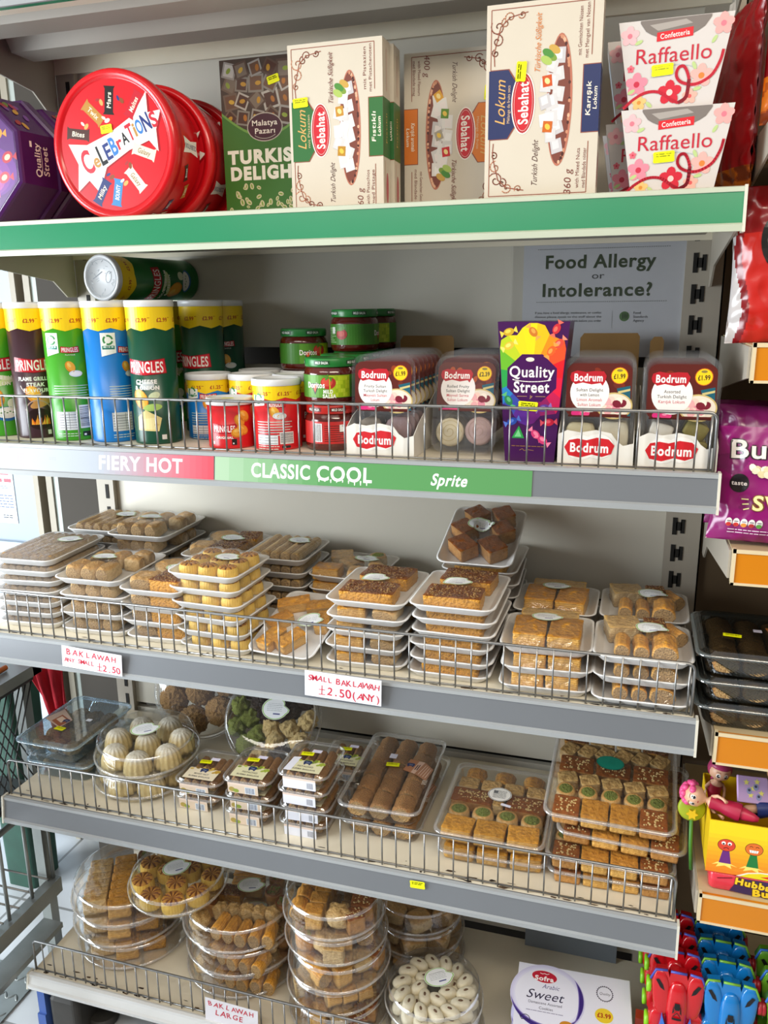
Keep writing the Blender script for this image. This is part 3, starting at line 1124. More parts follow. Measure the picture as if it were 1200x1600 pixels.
def red_tub():
    t = thing('chocolate_tub', 'round red chocolate tub at the front of its row, its printed lid facing out', 'tub', (0.347, 0.035, Z1 + 0.1095), (0, 0, 0), 'red chocolate tubs')
    X = Matrix.Rotation(PI / 2, 4, 'X')          # local +Z of the lathe -> -Y, so heights below are negative depths
    lid = MB().lathe([(0.0, 0.0), (0.094, 0.0), (0.096, 0.001), (0.0975, 0.003), (0.102, 0.004), (0.1065, 0.003), (0.1085, 0.0), (0.109, -0.006), (0.1085, -0.018), (0.106, -0.019)], 72, cap0=False, cap1=False, M=X)
    link('lid', lid.mesh('lid', RED), t)
    body = MB().lathe([(0.1055, -0.014), (0.105, -0.03), (0.0985, -0.088), (0.096, -0.093), (0.0, -0.093)], 72, cap0=False, cap1=True, M=X)
    link('tub_body', body.mesh('tub_body', RED), t)
    a = Art()
    a.ell(0, 0, 0.094, 0.094, '#cf1420', n=48)
    a.push(0, 0, 0.40, 1.1)
    star = [(-0.085, -0.030), (-0.060, -0.024), (-0.052, -0.047), (-0.025, -0.021), (0.02, -0.017), (0.055, -0.020), (0.062, -0.040), (0.072, -0.012), (0.090, 0.008), (0.070, 0.014), (0.080, 0.040), (0.048, 0.022), (0.0, 0.018), (-0.04, 0.021), (-0.068, 0.036), (-0.066, 0.004)]
    a.poly([(x * 0.97 + .003, y * .95 - .002) for x, y in star], '#9c0c16')
    a.poly([(x * 0.97, y * .95) for x, y in star], '#f3efe6')
    cols = ['#c62a3a', '#b98a4a', '#202022', '#2a3a7a', '#3b7cc4', '#c62a3a', '#202022', '#c62a3a', '#b98a4a', '#3b7cc4', '#2a3a7a', '#c62a3a']
    hs = [.030, .018, .026, .021, .023, .017, .015, .021, .018, .018, .022, .019]
    x = -0.058
    for ch, c, h in zip('CeLEBrATiONS', cols, hs):
        wd = {'C': .017, 'i': .004, 'r': .009, 'N': .0125}.get(ch, .0105)
        a.text(ch, x + wd / 2, (h - .02) * 0.3 + 0.004 * math.sin(x * 40), h, c, w=wd, bold=0.035)
        x += wd + .0008
    a.pop()
    for (ax, ay, r_, c, tx) in ((-.062, -.0 + .02, -.15, '#4a2a22', 'Bites'), (-.032, .048, -.75, '#b8863c', 'Twix'), (-.002, .064, 1.45, '#1f1a18', 'Mars'), (.04, .055, 1.0, '#c02030', 'Maltes'), (.052, -.012, -.35, '#e6dcc4', 'Galaxy'), (.034, -.05, -.9, '#ece2d0', 'Galaxy'), (-.0, -.068, 1.35, '#3a86c0', 'BOUNTY'), (-.028, -.066, 1.0, '#28366e', 'Milky')):
        wrapped_bar(a, ax, ay, r_, c, tx, '#8a6a3a' if c in ('#e6dcc4', '#ece2d0') else '#f5ead2')
    r = random.Random(5)
    for ax, ay in ((-.05, .03), (-.02, .062), (.016, .062), (-.012, .036), (.022, -.03), (.012, -.055), (-.012, -.045)):
        a.ell(ax + .004, ay, .005, .003, r.choice(('#f0e8d8', '#8a4a28', '#d8a860')), rot=r.uniform(0, 3))
        a.ell(ax - .002, ay + .004, .004, .002, r.choice(('#2a3a7a', '#f0e8d8', '#a83030')), rot=r.uniform(0, 3))
    a.build('lid_print', t, plane((0, -0.0002, 0), (1, 0, 0), (0, 0, 1)), m=GLOSSINK)
    # print round the wall of the tub
    a = Art()
    for k, px in enumerate((0.155, 0.30, 0.02)):
        a.push(px, -0.052, PI / 2)
        a.poly([(-.024, -.012), (0, -.008), (.024, -.013), (.021, 0), (.027, .011), (0, .008), (-.026, .012), (-.021, 0)], '#f3efe6')
        a.text('CELEBRATIONS', 0, 0, .007, '#33406e', w=.040, bold=.03)
        a.pop()
    for k in range(5):
        wrapped_bar(a, 0.115 - .03 * k, -0.045 - .02 * (k % 2), 0.4, ('#4a2a22', '#b8863c', '#28366e', '#ece2d0', '#1f1a18')[k], ('Bites', 'Twix', 'Milky', 'Galaxy', 'Mars')[k], L=.026, W=.011)

    def wall(x, y, h):
        rr = 0.105 + (y + 0.03) * 0.11 + h
        A = (0.32 - x) / 0.105
        return (rr * math.sin(A) * 1.0, -y, rr * math.cos(A))
    a.build('wall_print', t, wall, 0.005, GLOSSINK, lift=0.0006)
    return t


tub = red_tub()
yellow_sticker(tub, plane((0, -0.0003, 0), (1, 0, 0), (0, 0, 1)), -0.010, 0.024, 0.1)
dup(tub, 'second round red chocolate tub, between the front tub and the last one of the row', (0.352, 0.137, Z1 + 0.1095), (0, 0.5, 0), 'red chocolate tubs')
dup(tub, 'last round red chocolate tub, furthest back in its row beside the green sweet box', (0.357, 0.240, Z1 + 0.1095), (0, -0.3, 0), 'red chocolate tubs')

# --- octagonal purple tubs lying on their sides
PURP = mat('purple_tub_plastic', '#4b1f5c', 0.2, noise_amt=0.05, spec=0.6)


def octo(r, y, a0=PI / 8):
    return [(r / math.cos(PI / 8) * math.cos(a0 + k * PI / 4), y, r / math.cos(PI / 8) * math.sin(a0 + k * PI / 4)) for k in range(8)]


def purple_tub():
    t = thing('chocolate_tub', 'octagonal purple chocolate tub at the front of its row, cut by the left edge', 'tub', (0.082, 0.03, Z1 + 0.1035), (0, 0, 0), 'purple chocolate tubs')
    link('tub_body', MB().loft([octo(0.088, 0.0), octo(0.0925, 0.002), octo(0.0945, 0.006), octo(0.0985, 0.086)], True, False, 0, False).mesh('tub_body', PURP), t)
    link('lid', MB().loft([octo(0.0985, 0.082), octo(0.1030, 0.083), octo(0.1030, 0.100), octo(0.098, 0.104)], False, True, 0, False).mesh('lid', PURP), t)
    a = Art()
    a.poly([(0.086 / math.cos(PI / 8) * math.cos(PI / 8 + k * PI / 4), 0.086 / math.cos(PI / 8) * math.sin(PI / 8 + k * PI / 4)) for k in range(8)], '#56266e')
    for i, c in enumerate(('#6a2f88', '#7c3a90', '#a04a90', '#c05a80')):
        a.ell(0.03, -0.02 - 0.006 * i, 0.055 - 0.012 * i, 0.04 - 0.009 * i, c, n=24)
    for (x, y, c) in ((0.055, 0.035, '#d99030'), (0.06, -0.03, '#d03a4a'), (0.03, -0.055, '#d86a9a'), (-.03, .05, '#e8b030'), (.07, .0, '#b02a3a')):
        a.ell(x, y, .011, .008, c, .5)
        a.ell(x, y, .006, .004, '#f0d0a0', .5)
        a.poly([(x + .01, y), (x + .018, y + .007), (x + .018, y - .005)], c)
    a.text('Quality', -.01, .02, .022, '#f2ece2', w=.1)
    a.text('Street', -.01, -.008, .022, '#f2ece2', w=.09)
    a.build('lid_print', t, plane((0, -0.0002, 0), (1, 0, 0), (0, 0, 1)), m=GLOSSINK)
    a = Art()
    a.text('Quality', 0, .0075, .0125, '#f2ece2', w=.052, bold=.02)
    a.text('Street', 0, -.0105, .0125, '#f2ece2', w=.045, bold=.02)
    a.rect(-.012 + .03, .018, -.003 + .03, .023, '#f2ece2')
    a.arc(0, .004, .026, PI * 1.15, PI * 1.85, .0011, '#f2ece2', ry=.006)
    a.build('side_print', t, plane((0.0970, 0.046, 0.0), (0, 0, 1), (-0.05, -1, 0)), m=GLOSSINK)
    a = Art()
    r = random.Random(8)
    for i in range(9):
        x, y = r.uniform(-.028, .028), r.uniform(-.026, .026)
        a.ell(x, y, .008, .005, r.choice(('#a83a5a', '#6a8a3a', '#c89a3a', '#7a4a9a', '#a03a3a')), r.uniform(0, 3))
    c45 = Vector((1, 0, 1)).normalized()
    a.build('corner_print', t, plane(c45 * 0.0972 + Vector((0, 0.046, 0)), (.035, 1, .035), (-1, 0, 1)), m=GLOSSINK)
    return t


pt = purple_tub()
dup(pt, 'second octagonal purple chocolate tub, behind the one cut by the left edge', (0.100, 0.137, Z1 + 0.1035), (0, 0, 0), 'purple chocolate tubs')
dup(pt, 'last octagonal purple chocolate tub, furthest back beside the red tubs', (0.122, 0.244, Z1 + 0.1035), (0, 0, 0), 'purple chocolate tubs')


# --- tall green sweet box
def green_box():
    W, H, D = 0.150, 0.248, 0.034
    t = thing('gift_box', 'tall green Turkish delight box with a nut picture, between red tubs and white boxes', 'gift box', (0.545, 0.160, Z1))
    link('carton', MB().box(-W / 2, W / 2, 0, D, 0, H).mesh('carton', mat('green_carton', '#3f6b35', 0.4)), t)
    a = Art()
    a.rect(-W / 2, 0, W / 2, H, '#41702f')
    r = random.Random(12)
    y0 = H * 0.60
    a.rect(-W / 2, y0 - .005, W / 2, H, '#4a3a30')
    cells = [(-W / 2 + W * (i + .5) / 6, y0 + (H - y0) * (j + .5) / 4) for i in range(6) for j in range(4)]
    r.shuffle(cells)
    for (x, y) in cells:
        s_ = r.uniform(.015, .020)
        q = r.uniform(0, 1.5)
        x = max(-W / 2 + s_, min(W / 2 - s_, x)); y = min(H - s_, y)
        c = r.choice(('#9a938c', '#857d74', '#b3aca4', '#5a4438', '#6e5a4c'))
        a.poly([(x + s_ * 1.0 * math.cos(q + k * PI / 2), y + s_ * math.sin(q + k * PI / 2)) for k in range(4)], c)
        a.poly([(x + s_ * .75 * math.cos(q + k * PI / 2), y + s_ * .75 * math.sin(q + k * PI / 2)) for k in range(4)], r.choice(('#6a4a36', '#7a6a5c', '#503226', '#c2bcb4')))
        a.ell(x + r.uniform(-.004, .004), y, .005, .0032, r.choice(('#c9a23c', '#b98a2a', '#8a9a3a', '#a86a2a')), r.uniform(0, 3))
    a.poly([(-W / 2, 0)] + [(W / 2, 0)] + [(W / 2 - W * k / 16, y0 + .022 - .036 * math.sin(PI * k / 16)) for k in range(17)], '#6f9a48')
    a.poly([(-W / 2, 0)] + [(W / 2, 0)] + [(W / 2 - W * k / 16, y0 + .018 - .036 * math.sin(PI * k / 16)) for k in range(17)], '#41702f')
    a.ell(0, y0 - .003, .031, .0215, '#b9b0a4', n=32)
    a.ell(0, y0 - .003, .0295, .020, '#4a2430', n=32)
    a.text('Malatya', 0, y0 + .0035, .008, '#eee6da', w=.044, bold=.02)
    a.text('Pazarı', 0, y0 - .0085, .008, '#eee6da', w=.035, bold=.02)
    a.arc(0, y0 - .003, .025, PI * 1.25, PI * 1.75, .0012, '#b9b0a4', ry=.017)
    a.text('TURKISH', 0, .103, .0185, '#f0ebdc', w=.136, bold=.07)
    a.text('DELIGHT', 0, .078, .0185, '#f0ebdc', w=.128, bold=.07)
    for i in range(46):
        x, y = r.uniform(-W / 2 + .007, W / 2 - .007), r.uniform(.009, .062)
        q = r.uniform(0, 3)
        s_ = r.uniform(.5, 1)
        a.ell(x, y, .0062 * s_, .0042 * s_, '#cfc5a0', q, 12)
        a.ell(x, y, .0045 * s_, .0016 * s_, '#7a9a3a', q, 10)
    a.lines(-.04, .003, .04, 1, .003, .002, '#cfd8b8')
    a.build('front_print', t, FRONT(0), m=GLOSSINK)
    yellow_sticker(t, FRONT(0), 0.018, 0.214, 0.25)
    return t


green_box()


# --- white lokum boxes standing on their short ends
def lokum_box(label, loc, rot, col, cw, words, W=0.145, H=0.235, D=0.036, sweets=('#b8862a', '#c08a30'), seed=1, group='white lokum boxes', silver=False):
    t = thing('gift_box', label, 'gift box', loc, rot, group)
    link('carton', MB().box(-W / 2, W / 2, 0, D, 0, H).mesh('carton', CARDW), t)
    a = Art()
    r = random.Random(seed)
    T = W / 2
    br, tan = '#8e4b37', '#c98a6a'
    # frame
    for x in (-H / 2 + .006, H / 2 - .006):
        a.rect(x - .0005, -T + .012, x + .0005, T - .006, br)
    a.rect(-H / 2 + .006, T - .0065, -.04, T - .0055, br)
    a.rect(.04, T - .0065, H / 2 - .006, T - .0055, br)
    a.rect(-H / 2 + .006, -T + .0115, -.05, -T + .0125, br)
    a.rect(.05, -T + .0115, H / 2 - .006, -T + .0125, br)
    # corner scrolls
    for s_ in (-1, 1):
        X = s_ * (H / 2 - .026)
        for (dx, dy, q, rr, hd) in ((0, -.015, 1, .010, 1), (.010, -.030, 2.2, .007, -1), (-.016, -.014, 0, .008, -1), (-.030, -.012, .5, .005, 1), (.012, -.045, 2, .005, 1), (.004, -.024, 0, .006, 1)):
            a.spiral(X + s_ * dx, T + dy, rr, q, 1.2, .0013, tan if r.random() < .4 else br, hd * s_)
        a.line([(X + s_ * .014, T - .052), (X + s_ * .010, T - .03), (X, T - .018), (X - s_ * .03, T - .010), (X - s_ * .045, T - .011)], .0012, br)
    # coloured tab, red oval
    a.poly([(-.042, T - .006), (.042, T - .006), (.042, T - .030), (.030, T - .038), (.02, T - .046), (-.02, T - .046), (-.03, T - .038), (-.042, T - .030)], br)
    a.poly([(-.041, T - .004), (.041, T - .004), (.041, T - .029), (.030, T - .036), (.019, T - .045), (-.019, T - .045), (-.03, T - .036), (-.041, T - .029)], col)
    a.text(words[0], 0.002, T - .019, .013, '#d9a860', w=.052, shear=.35)
    a.text(words[1], 0.0, T - .030, .0038, '#d9b890', w=.045)
    a.ell(0, T - .049, .037, .0155, '#f3ece2', n=32)
    a.ell(0, T - .049, .0355, .014, '#b0222c', n=32)
    a.ell(0, T - .049, .033, .012, '#f3d8d0', n=32)
    a.ell(0, T - .049, .0325, .0116, '#c9202e', n=32)
    a.text('Sebahat', 0, T - .049, .0125, '#f7efe6', w=.050, bold=.03)
    # plate with sweets
    PY = -T + .050
    a.ell(0, PY, .078, .016, '#b8705a', n=36)
    a.ell(0, PY + .0006, .075, .014, '#7a4034', n=36)
    for i in range(40):
        q = r.uniform(PI, 2 * PI)
        a.ell(.076 * math.cos(q) * .97, PY + .0125 * math.sin(q), .0022, .0016, r.choice(('#c98a6a', '#e0b090', '#4a2420')))
    for row, (n, yy) in enumerate(((6, .002), (5, .010), (3, .018))):
        for i in range(n):
            x = (i - (n - 1) / 2) * .0205 + r.uniform(-.003, .003)
            s_ = r.uniform(.011, .0135)
            q = r.uniform(.4, 1.1)
            a.poly([(x + s_ * math.cos(q + k * PI / 2), PY + yy + s_ * .85 * math.sin(q + k * PI / 2)) for k in range(4)], r.choice(('#d3d0d0', '#e2dfdd', '#c6c2c4')))
            a.poly([(x + .0015 + s_ * .6 * math.cos(q + k * PI / 2), PY + yy + .001 + s_ * .5 * math.sin(q + k * PI / 2)) for k in range(4)], r.choice(('#ecebea', '#dad7d8', '#e6dedd')))
    for k, c in enumerate(sweets):
        x, y = ((-.030, PY + .014), (.024, PY + .016), (.0, PY + .005), (-.055, PY + .004))[k]
        q = .7 + .2 * k
        a.poly([(x + .0095 * math.cos(q + j * PI / 2), y + .0085 * math.sin(q + j * PI / 2)) for j in range(4)], c)
        a.ell(x, y, .004, .003, '#e6c04a' if k % 2 == 0 else '#f0d890', .6)
    for (dx, dy, c) in ((.052, .012, '#7a9a3a'), (.060, .008, '#c8a04a'), (.056, .016, '#4a8a3a'), (.048, .018, '#a8c060')):
        a.ell(dx, PY + dy, .008, .0045, c, 1.0)
    # bottom tab
    a.rect(-.040, -T, .040, -T + .022, br)
    a.rect(-.039, -T, .039, -T + .021, col)
    a.text(words[2], 0, -T + .014, .0058, '#f1e6d2', w=.040, bold=.02, shear=.15)
    a.text(words[3], 0, -T + .0058, .0048, '#f1e6d2', w=.026, bold=.02, shear=.15)
    sc = '#7a3f35'
    a.text(words[4], .068, T - .066, .0072, sc if not silver else '#d8803a', w=.068, shear=.4)
    a.text(words[5], -.074, T - .066, .0072, '#53302c', w=.056, shear=.4)
    a.text(words[6], .078, -T + .027, .0046, sc, w=.055)
    a.text(words[7], .078, -T + .0185, .0046, sc, w=.062)
    a.text(words[8], -.098, -T + .036, .0088, sc, w=.030, shear=.15)
    a.text(words[9], -.082, -T + .024, .0046, sc, w=.048)
    a.text(words[10], -.082, -T + .016, .0046, sc, w=.048)
    if cw:
        mp = plane((0, 0, H / 2), (0, 0, 1), (-1, 0, 0))
    else:
        mp = plane((0, 0, H / 2), (0, 0, -1), (1, 0, 0))
    a.build('front_print', t, mp, m=INK)
    s_ = Art()                                       # the band carries on round the narrow side
    s_.rect(0, H / 2 - .040, D, H / 2 + .040, col)
    s_.text(words[2], D / 2, H / 2, .005, '#d9b060', w=.04, rot=PI / 2)
    s_.rect(D * .25, .012, D * .3, H / 2 - .045, '#c9a08a')
    s_.ell(D * .55, .035, .006, .022, '#b8505a')
    s_.rect(D * .45, H / 2 + .05, D * .6, H - .012, '#c9b0a0')
    s_.build('side_print', t, plane((W / 2, 0, 0), (0, 1, 0), (0, 0, 1)), m=INK)
    return t


gw = ('Lokum', 'mit Pistazien', 'Fıstıklı', 'Lokum', 'Türkische Süßigkeit', 'Turkish Delight', 'mit Pistazien', 'met Pistachenoten', '360 g', 'with Pistachios', 'med Pistage')
g = lokum_box('white lokum box with a green band, front one of its pair', (0.694, 0.080, Z1), (0, 0, 0), '#2f6a35', True, gw, seed=3)
yellow_sticker(g, FRONT(0), -0.054, 0.157, 0.05, 0.024, 0.013)
dup(g, 'white lokum box with a green band, hidden behind the front one of the pair', (0.699, 0.119, Z1), (0, 0, 0.02), 'white lokum boxes')
ow = ('Lokum', 'Mélange de fruits', 'Karışık aromalı', 'Lokum', 'Türkische Süßigkeit', 'Turkish Delight', 'mit Gemischten Geschmack', 'med Blandade smak', '400 g', 'with Mixed Flavours', 'med Blandede smag')
o_ = lokum_box('white lokum box with orange bands, its print reading downwards, set back between two boxes', (0.845, 0.175, Z1), (0, 0, 0), '#d9772a', False, ow, sweets=('#5d8a2a', '#c8202a', '#a8a090', '#d9a030'), seed=5)
yellow_sticker(o_, FRONT(0), 0.058, 0.172, 1.5)
bw = ('Lokum', 'Mélange de fruits secs', 'Karışık', 'Lokum', 'Türkische Süßigkeit', 'Turkish Delight', 'mit Gemischten Nüssen', 'met Mengsel van Noten', '360 g', 'with Mixed Nuts', 'med Blandade nötter')
bx = lokum_box('white lokum box with a navy band, the nearest and tallest looking of the white boxes', (1.000, 0.012, Z1), (0, 0, 0), '#26305c', True, bw, sweets=('#c8641e', '#c8501e'), seed=9, silver=True)
yellow_sticker(bx, FRONT(0), -0.027, 0.155, 1.5, 0.024, 0.013)


# --- tapered white sweet boxes with ribbon print
def ribbon_box():
    t = thing('sweet_box', 'white flowered sweet box at the front, lower one of the front pair', 'sweet box', (1.1665, 0.018, Z1), (0, 0, 0), 'white flowered sweet boxes')
    H, wb, wt, D = 0.101, 0.099, 0.134, 0.062

    def ring(w_, d_, z):
        return [(-w_ / 2, (D - d_) / 2, z), (w_ / 2, (D - d_) / 2, z), (w_ / 2, (D + d_) / 2, z), (-w_ / 2, (D + d_) / 2, z)]
    link('carton', MB().loft([ring(wb, D * .86, 0), ring(wt, D, H)], True, True, 0, False).mesh('carton', mat('white_gloss_carton', '#d6cfcb', 0.3, noise_amt=0.02)), t)
    yb = D * .07
    a = Art()

    def flower(x, y, s_, c, c2):
        for k in range(5):
            q = k * 2 * PI / 5 + .3
            a.ell(x + .6 * s_ * math.cos(q), y + .6 * s_ * math.sin(q), .55 * s_, .45 * s_, c, q, 10)
        a.ell(x, y, .3 * s_, .3 * s_, c2, n=10)
    a.poly([(-.041, H - .0005)] + [(-.041 + .082 * k / 12, H - .003 - .020 * math.sin(PI * k / 12) ** .55) for k in range(13)] + [(.041, H - .0005)], '#7d746f')
    a.poly([(-.03, H - .006), (.012, H - .003), (.02, H - .008), (-.02, H - .013)], '#a8a09a')
    for sgn in (-1, 1):
        w_ = .02
    a.poly([(-.021, H - .025), (.021, H - .022), (.021, H - .012), (-.021, H - .015)], '#d8232e')
    a.text('Confetteria', 0, H - .0185, .0055, '#f6e6e2', w=.034, bold=.02, rot=.07)
    a.text('Raffaello', 0, H - .040, .017, '#c3243a', w=.088)
    a.arc(0, H - .08, .045, PI * .32, PI * .68, .0006, '#b9c8d0', ry=.028)
    for (x, y, s_, c, c2) in ((-.042, .030, .012, '#e58a9c', '#c8304a'), (.034, .034, .012, '#f0b0a8', '#e0823a'), (-.053, H - .016, .010, '#f0b8bc', '#d87a8a'), (.055, H - .012, .011, '#f2a8a4', '#e87a8a'), (-.038, .009, .008, '#f0c07a', '#d8903a'), (.022, .012, .008, '#eeb0a0', '#d85a5a'), (-.050, .048, .004, '#e06a7a', '#c8304a'), (-.002, .018, .0125, '#cf2438', '#f2c8c0')):
        flower(x, y, s_, c, c2)
    for (x, y, q) in ((-.048, .022, .5), (.025, .046, 2), (.046, H - .028, 1), (.03, .02, .2), (-.026, .006, 2.4), (-.042, H - .024, .4)):
        a.ell(x, y, .005, .0022, '#b9cf8a', q, 8)
    a.curve([(-.056, .004), (-.045, .013), (-.03, .020), (-.014, .019), (.0, .010), (.010, .006), (.018, .012), (.020, .030), (.014, .045), (.007, .045), (.005, .036), (.012, .028), (.028, .025), (.045, .033), (.054, .048), (.057, .060)], .0034, '#c41f36')
    a.curve([(.010, .006), (.018, .012), (.020, .030)], .0042, '#8e1428')
    sl = math.atan2(yb, H)
    a.build('front_print', t, plane((0, yb - .0002, 0), (1, 0, 0), (0, -yb, H)), m=INK)
    b = Art()
    b.poly([(-.024, .012), (.024, .012), (.03, .085), (-.03, .085)], '#c9d2dc')
    b.build('side_print', t, plane((-wb / 2, D / 2, 0), (0, -1, 0), (-(wt - wb) / 2, 0, H)), m=INK)
    yellow_sticker(t, plane((0, yb - .0002, 0), (1, 0, 0), (0, -yb, H)), -0.012, 0.044, 0.05, .026, .013)
    return t


rb = ribbon_box()
G_ = 'white flowered sweet boxes'
dup(rb, 'white flowered sweet box stacked on the lower front one, beside the red snack bags', (1.158, 0.022, Z1 + 0.1015), (0, 0, -0.02), G_)
dup(rb, 'white flowered sweet box behind the front pair, at shelf level', (1.145, 0.098, Z1), (0, 0, 0.02), G_)
dup(rb, 'white flowered sweet box behind the front pair, stacked on the box at shelf level', (1.142, 0.100, Z1 + 0.1015), (0, 0, 0.03), G_)
dup(rb, 'white flowered sweet box furthest back, only its edge showing left of the stacks', (1.138, 0.175, Z1), (0, 0, 0), G_)

# ================================================================== CRISP SHELF
YEL = '#f3cf1c'


def chip_art(a, x, y, s_, kind=0):
    a.ell(x, y, .010 * s_, .0135 * s_, '#d98a2a', .5 + kind, 16)
    a.ell(x + .001, y + .001, .008 * s_, .0115 * s_, '#f0b040', .5 + kind, 16)
    a.ell(x - .002 * s_, y + .004 * s_, .003 * s_, .006 * s_, '#f6cc6a', .5 + kind, 10)


def pringle_logo(a, x, y, s_, red='#c8202e'):
    a.poly([(x - .029 * s_, y + .010 * s_), (x, y + .0065 * s_), (x + .029 * s_, y + .010 * s_), (x + .031 * s_, y - .011 * s_), (x, y - .0135 * s_), (x - .031 * s_, y - .011 * s_)], '#7a0f1a')
    a.poly([(x - .028 * s_, y + .009 * s_), (x, y + .0055 * s_), (x + .028 * s_, y + .009 * s_), (x + .030 * s_, y - .010 * s_), (x, y - .0125 * s_), (x - .030 * s_, y - .010 * s_)], red)
    a.text('PRINGLES', x, y - .002 * s_, .0145 * s_, '#f4f0ea', w=.052 * s_, bold=.025)


def crisp_tube(name, label, loc, rz, H, base, price, flav, back, pics=None, r=0.0385, rot=None, group='crisp tubes'):
    t = thing(name, label, 'crisp tube', loc, rot or (0, 0, rz), group)
    key = 'tubebody_%s_%d' % (base, int(H * 1000))
    bodym = MATS.get(key)
    if bodym is None:
        bodym = mat('tube_paint_' + base.strip('#'), base, 0.28, noise_amt=0.02, spec=0.5)
    link('tube_body', MB().lathe([(r - .001, 0), (r, 0.001), (r + .0004, .003), (r, .005), (r, H - .008)], 40, cap1=True).mesh('tube_body', bodym), t)
    lid = MB().lathe([(r + .001, H - .0105), (r + .0016, H - .010), (r + .0016, H - .002), (r + .0006, H), (r - .004, H), (r - .005, H - .0025), (0.0, H - .0025)], 40, cap0=False, cap1=False)
    link('lid', lid.mesh('lid', mat('white_lid', '#e3e4e6', 0.3)), t)
    zt = H - .010
    a = Art()
    C = 2 * PI * r
    yb = H * (0.80 if H > .15 else 0.72)
    if price:
        pts = [(-C / 2, zt)]
        n = 12
        for i in range(n + 1):
            pts.append((-C / 2 + C * i / n, yb + (0.003 if i % 2 else -0.002)))
        pts.append((C / 2, zt))
        pts = pts[::-1]
        a.poly(pts, YEL)
        k = 7
        for i in range(k):
            a.text(price, -C / 2 + C * (i + .5) / k, yb + (zt - yb) * .42, .0062 if H > .15 else .0055, '#a8321e', w=.019, bold=.04)
            a.rect(-C / 2 + C * (i + .5) / k + .0105, yb + (zt - yb) * .5, -C / 2 + C * (i + .5) / k + .0145, yb + (zt - yb) * .5 + .0008, '#a8321e')
    s_ = 1.18 if H > .15 else .70
    ly = H * (.555 if H > .15 else .42)
    pringle_logo(a, 0, ly, s_)
    for i, fl in enumerate(flav):
        a.text(fl, 0, ly - .022 * s_ - .0085 * s_ * i, .0052 * s_, '#f2efe8', w=min(.05, .0052 * len(fl)) * s_, bold=.05)
    if pics:
        pics(a, H)
    a.build('wrap_print', t, cylmap(r, 0), 0.005, GLOSSINK, lift=0.0003, step=0.000012)
    # back of the tube: recycling badge, small logo, text, table and bar code
    a = Art()
    for sg in (0,):
        def X(x):
            return x + sg
        a.poly([(X(-.038), H * .78), (X(-.014), H * .78), (X(-.014), H * .64), (X(-.038), H * .615)], '#eef2ec')
        for q in range(3):
            a.arc(X(-.026), H * .73, .007, q * 2.09 + .3, q * 2.09 + 1.7, .003, '#3f8a4e', n=6)
        a.rect(X(-.036), H * .665, X(-.016), H * .69, '#2f7a6e')
        a.lines(X(-.034), H * .676, X(-.018), 1, .003, .0025, '#cfe8dc')
        pringle_logo(a, X(.004), H * .665, .5)
        a.text('FLAVOUR', X(.004), H * .625, .0022, '#f2efe8', w=.016)
        chip_art(a, X(.002), H * .54, .75)
        a.ell(X(.010), H * .49, .011, .0055, '#dfe8ea', 0)
        a.ell(X(.010), H * .49, .008, .0035, '#f6f6f0', 0)
        for i in range(6):
            a.rect(X(-.030), H * .40 - i * .0042, X(.03 - .004 * (i % 2)), H * .40 - i * .0042 + .0011, '#d6e6da')
        a.rect(X(-.030), H * .08, X(.006), H * .215, '#dfe3e6')
        for i in range(6):
            a.rect(X(-.029), H * .095 + i * .0045, X(.005), H * .095 + i * .0045 + .0009, '#7a8288')
        a.rect(X(-.008), H * .085, X(-.0073), H * .21, '#7a8288')
        a.barcode(X(.009), H * .09, X(.032), H * .26, seed=int(H * 1000), vert=True)
        a.rect(X(.012), H * .03, X(.026), H * .065, '#202020')
        a.rect(X(.014), H * .036, X(.018), H * .05, '#f0f0f0')
        a.lines(X(-.03), H * .05, X(.008), 2, .004, .0012, '#d6e6da')
    a.build('back_print', t, cylmap(r, 0, PI), 0.005, GLOSSINK, lift=0.0006, step=0.000012)
    return t


def pics_steak(a, H):
    chip_art(a, -.006, .078, 1.2)
    a.ell(.006, .062, .020, .007, '#c08a50', .35)
    a.ell(0, .034, .022, .019, '#2a1614')
    r = random.Random(2)
    for i in range(14):
        x = r.uniform(-.017, .017)
        h = r.uniform(.006, .016)
        a.poly([(x - .0025, .024), (x + .0025, .024), (x + r.uniform(-.003, .003), .026 + h)], r.choice(('#f0a030', '#f6c850', '#e06a20')))
    a.arc(0, .045, .022, .2, 2.9, .002, '#b09488')
    a.arc(-.004, .10, .024, PI * 1.1, PI * 1.8, .0012, '#d8c8c0')
    a.rect(.012, .006, .018, .014, '#e6e0dc')


def pics_cream(a, H):
    chip_art(a, -.008, .072, 1.5)
    a.ell(.004, .095, .024, .005, '#cfe0a0', .2)
    a.ell(.008, .105, .02, .004, '#e0ecc0', -.15)
    a.ell(.010, .040, .022, .013, '#2a6aa8')
    a.ell(.010, .042, .019, .010, '#f2f2ea')
    for i in range(5):
        a.ell(.0 + .005 * i, .042 + .002 * (i % 2), .0018, .001, '#4a8a3a')
    a.ell(.02, .058, .008, .009, '#e6efd0')


def pics_cheese(a, H):
    a.ell(.002, .098, .012, .007, '#b9c0c0', .2)
    a.poly([(-.018, .1), (-.006, .098), (-.006, .1), (-.018, .103)], '#c9d0d0')
    chip_art(a, -.012, .076, 1.3)
    a.ell(.012, .081, .010, .006, '#cfd8b0', .4)
    a.ell(.008, .062, .016, .006, '#a8c86a', .1)
    a.poly([(-.022, .024), (.016, .022), (.022, .044), (-.004, .058), (-.02, .046)], '#e8d690')
    a.poly([(-.020, .027), (.013, .025), (.010, .045), (-.018, .042)], '#f2e4a8')
    a.ell(.013, .033, .004, .002, '#d8c070')
    a.rect(.02, .008, .028, .016, '#dfe4e0')


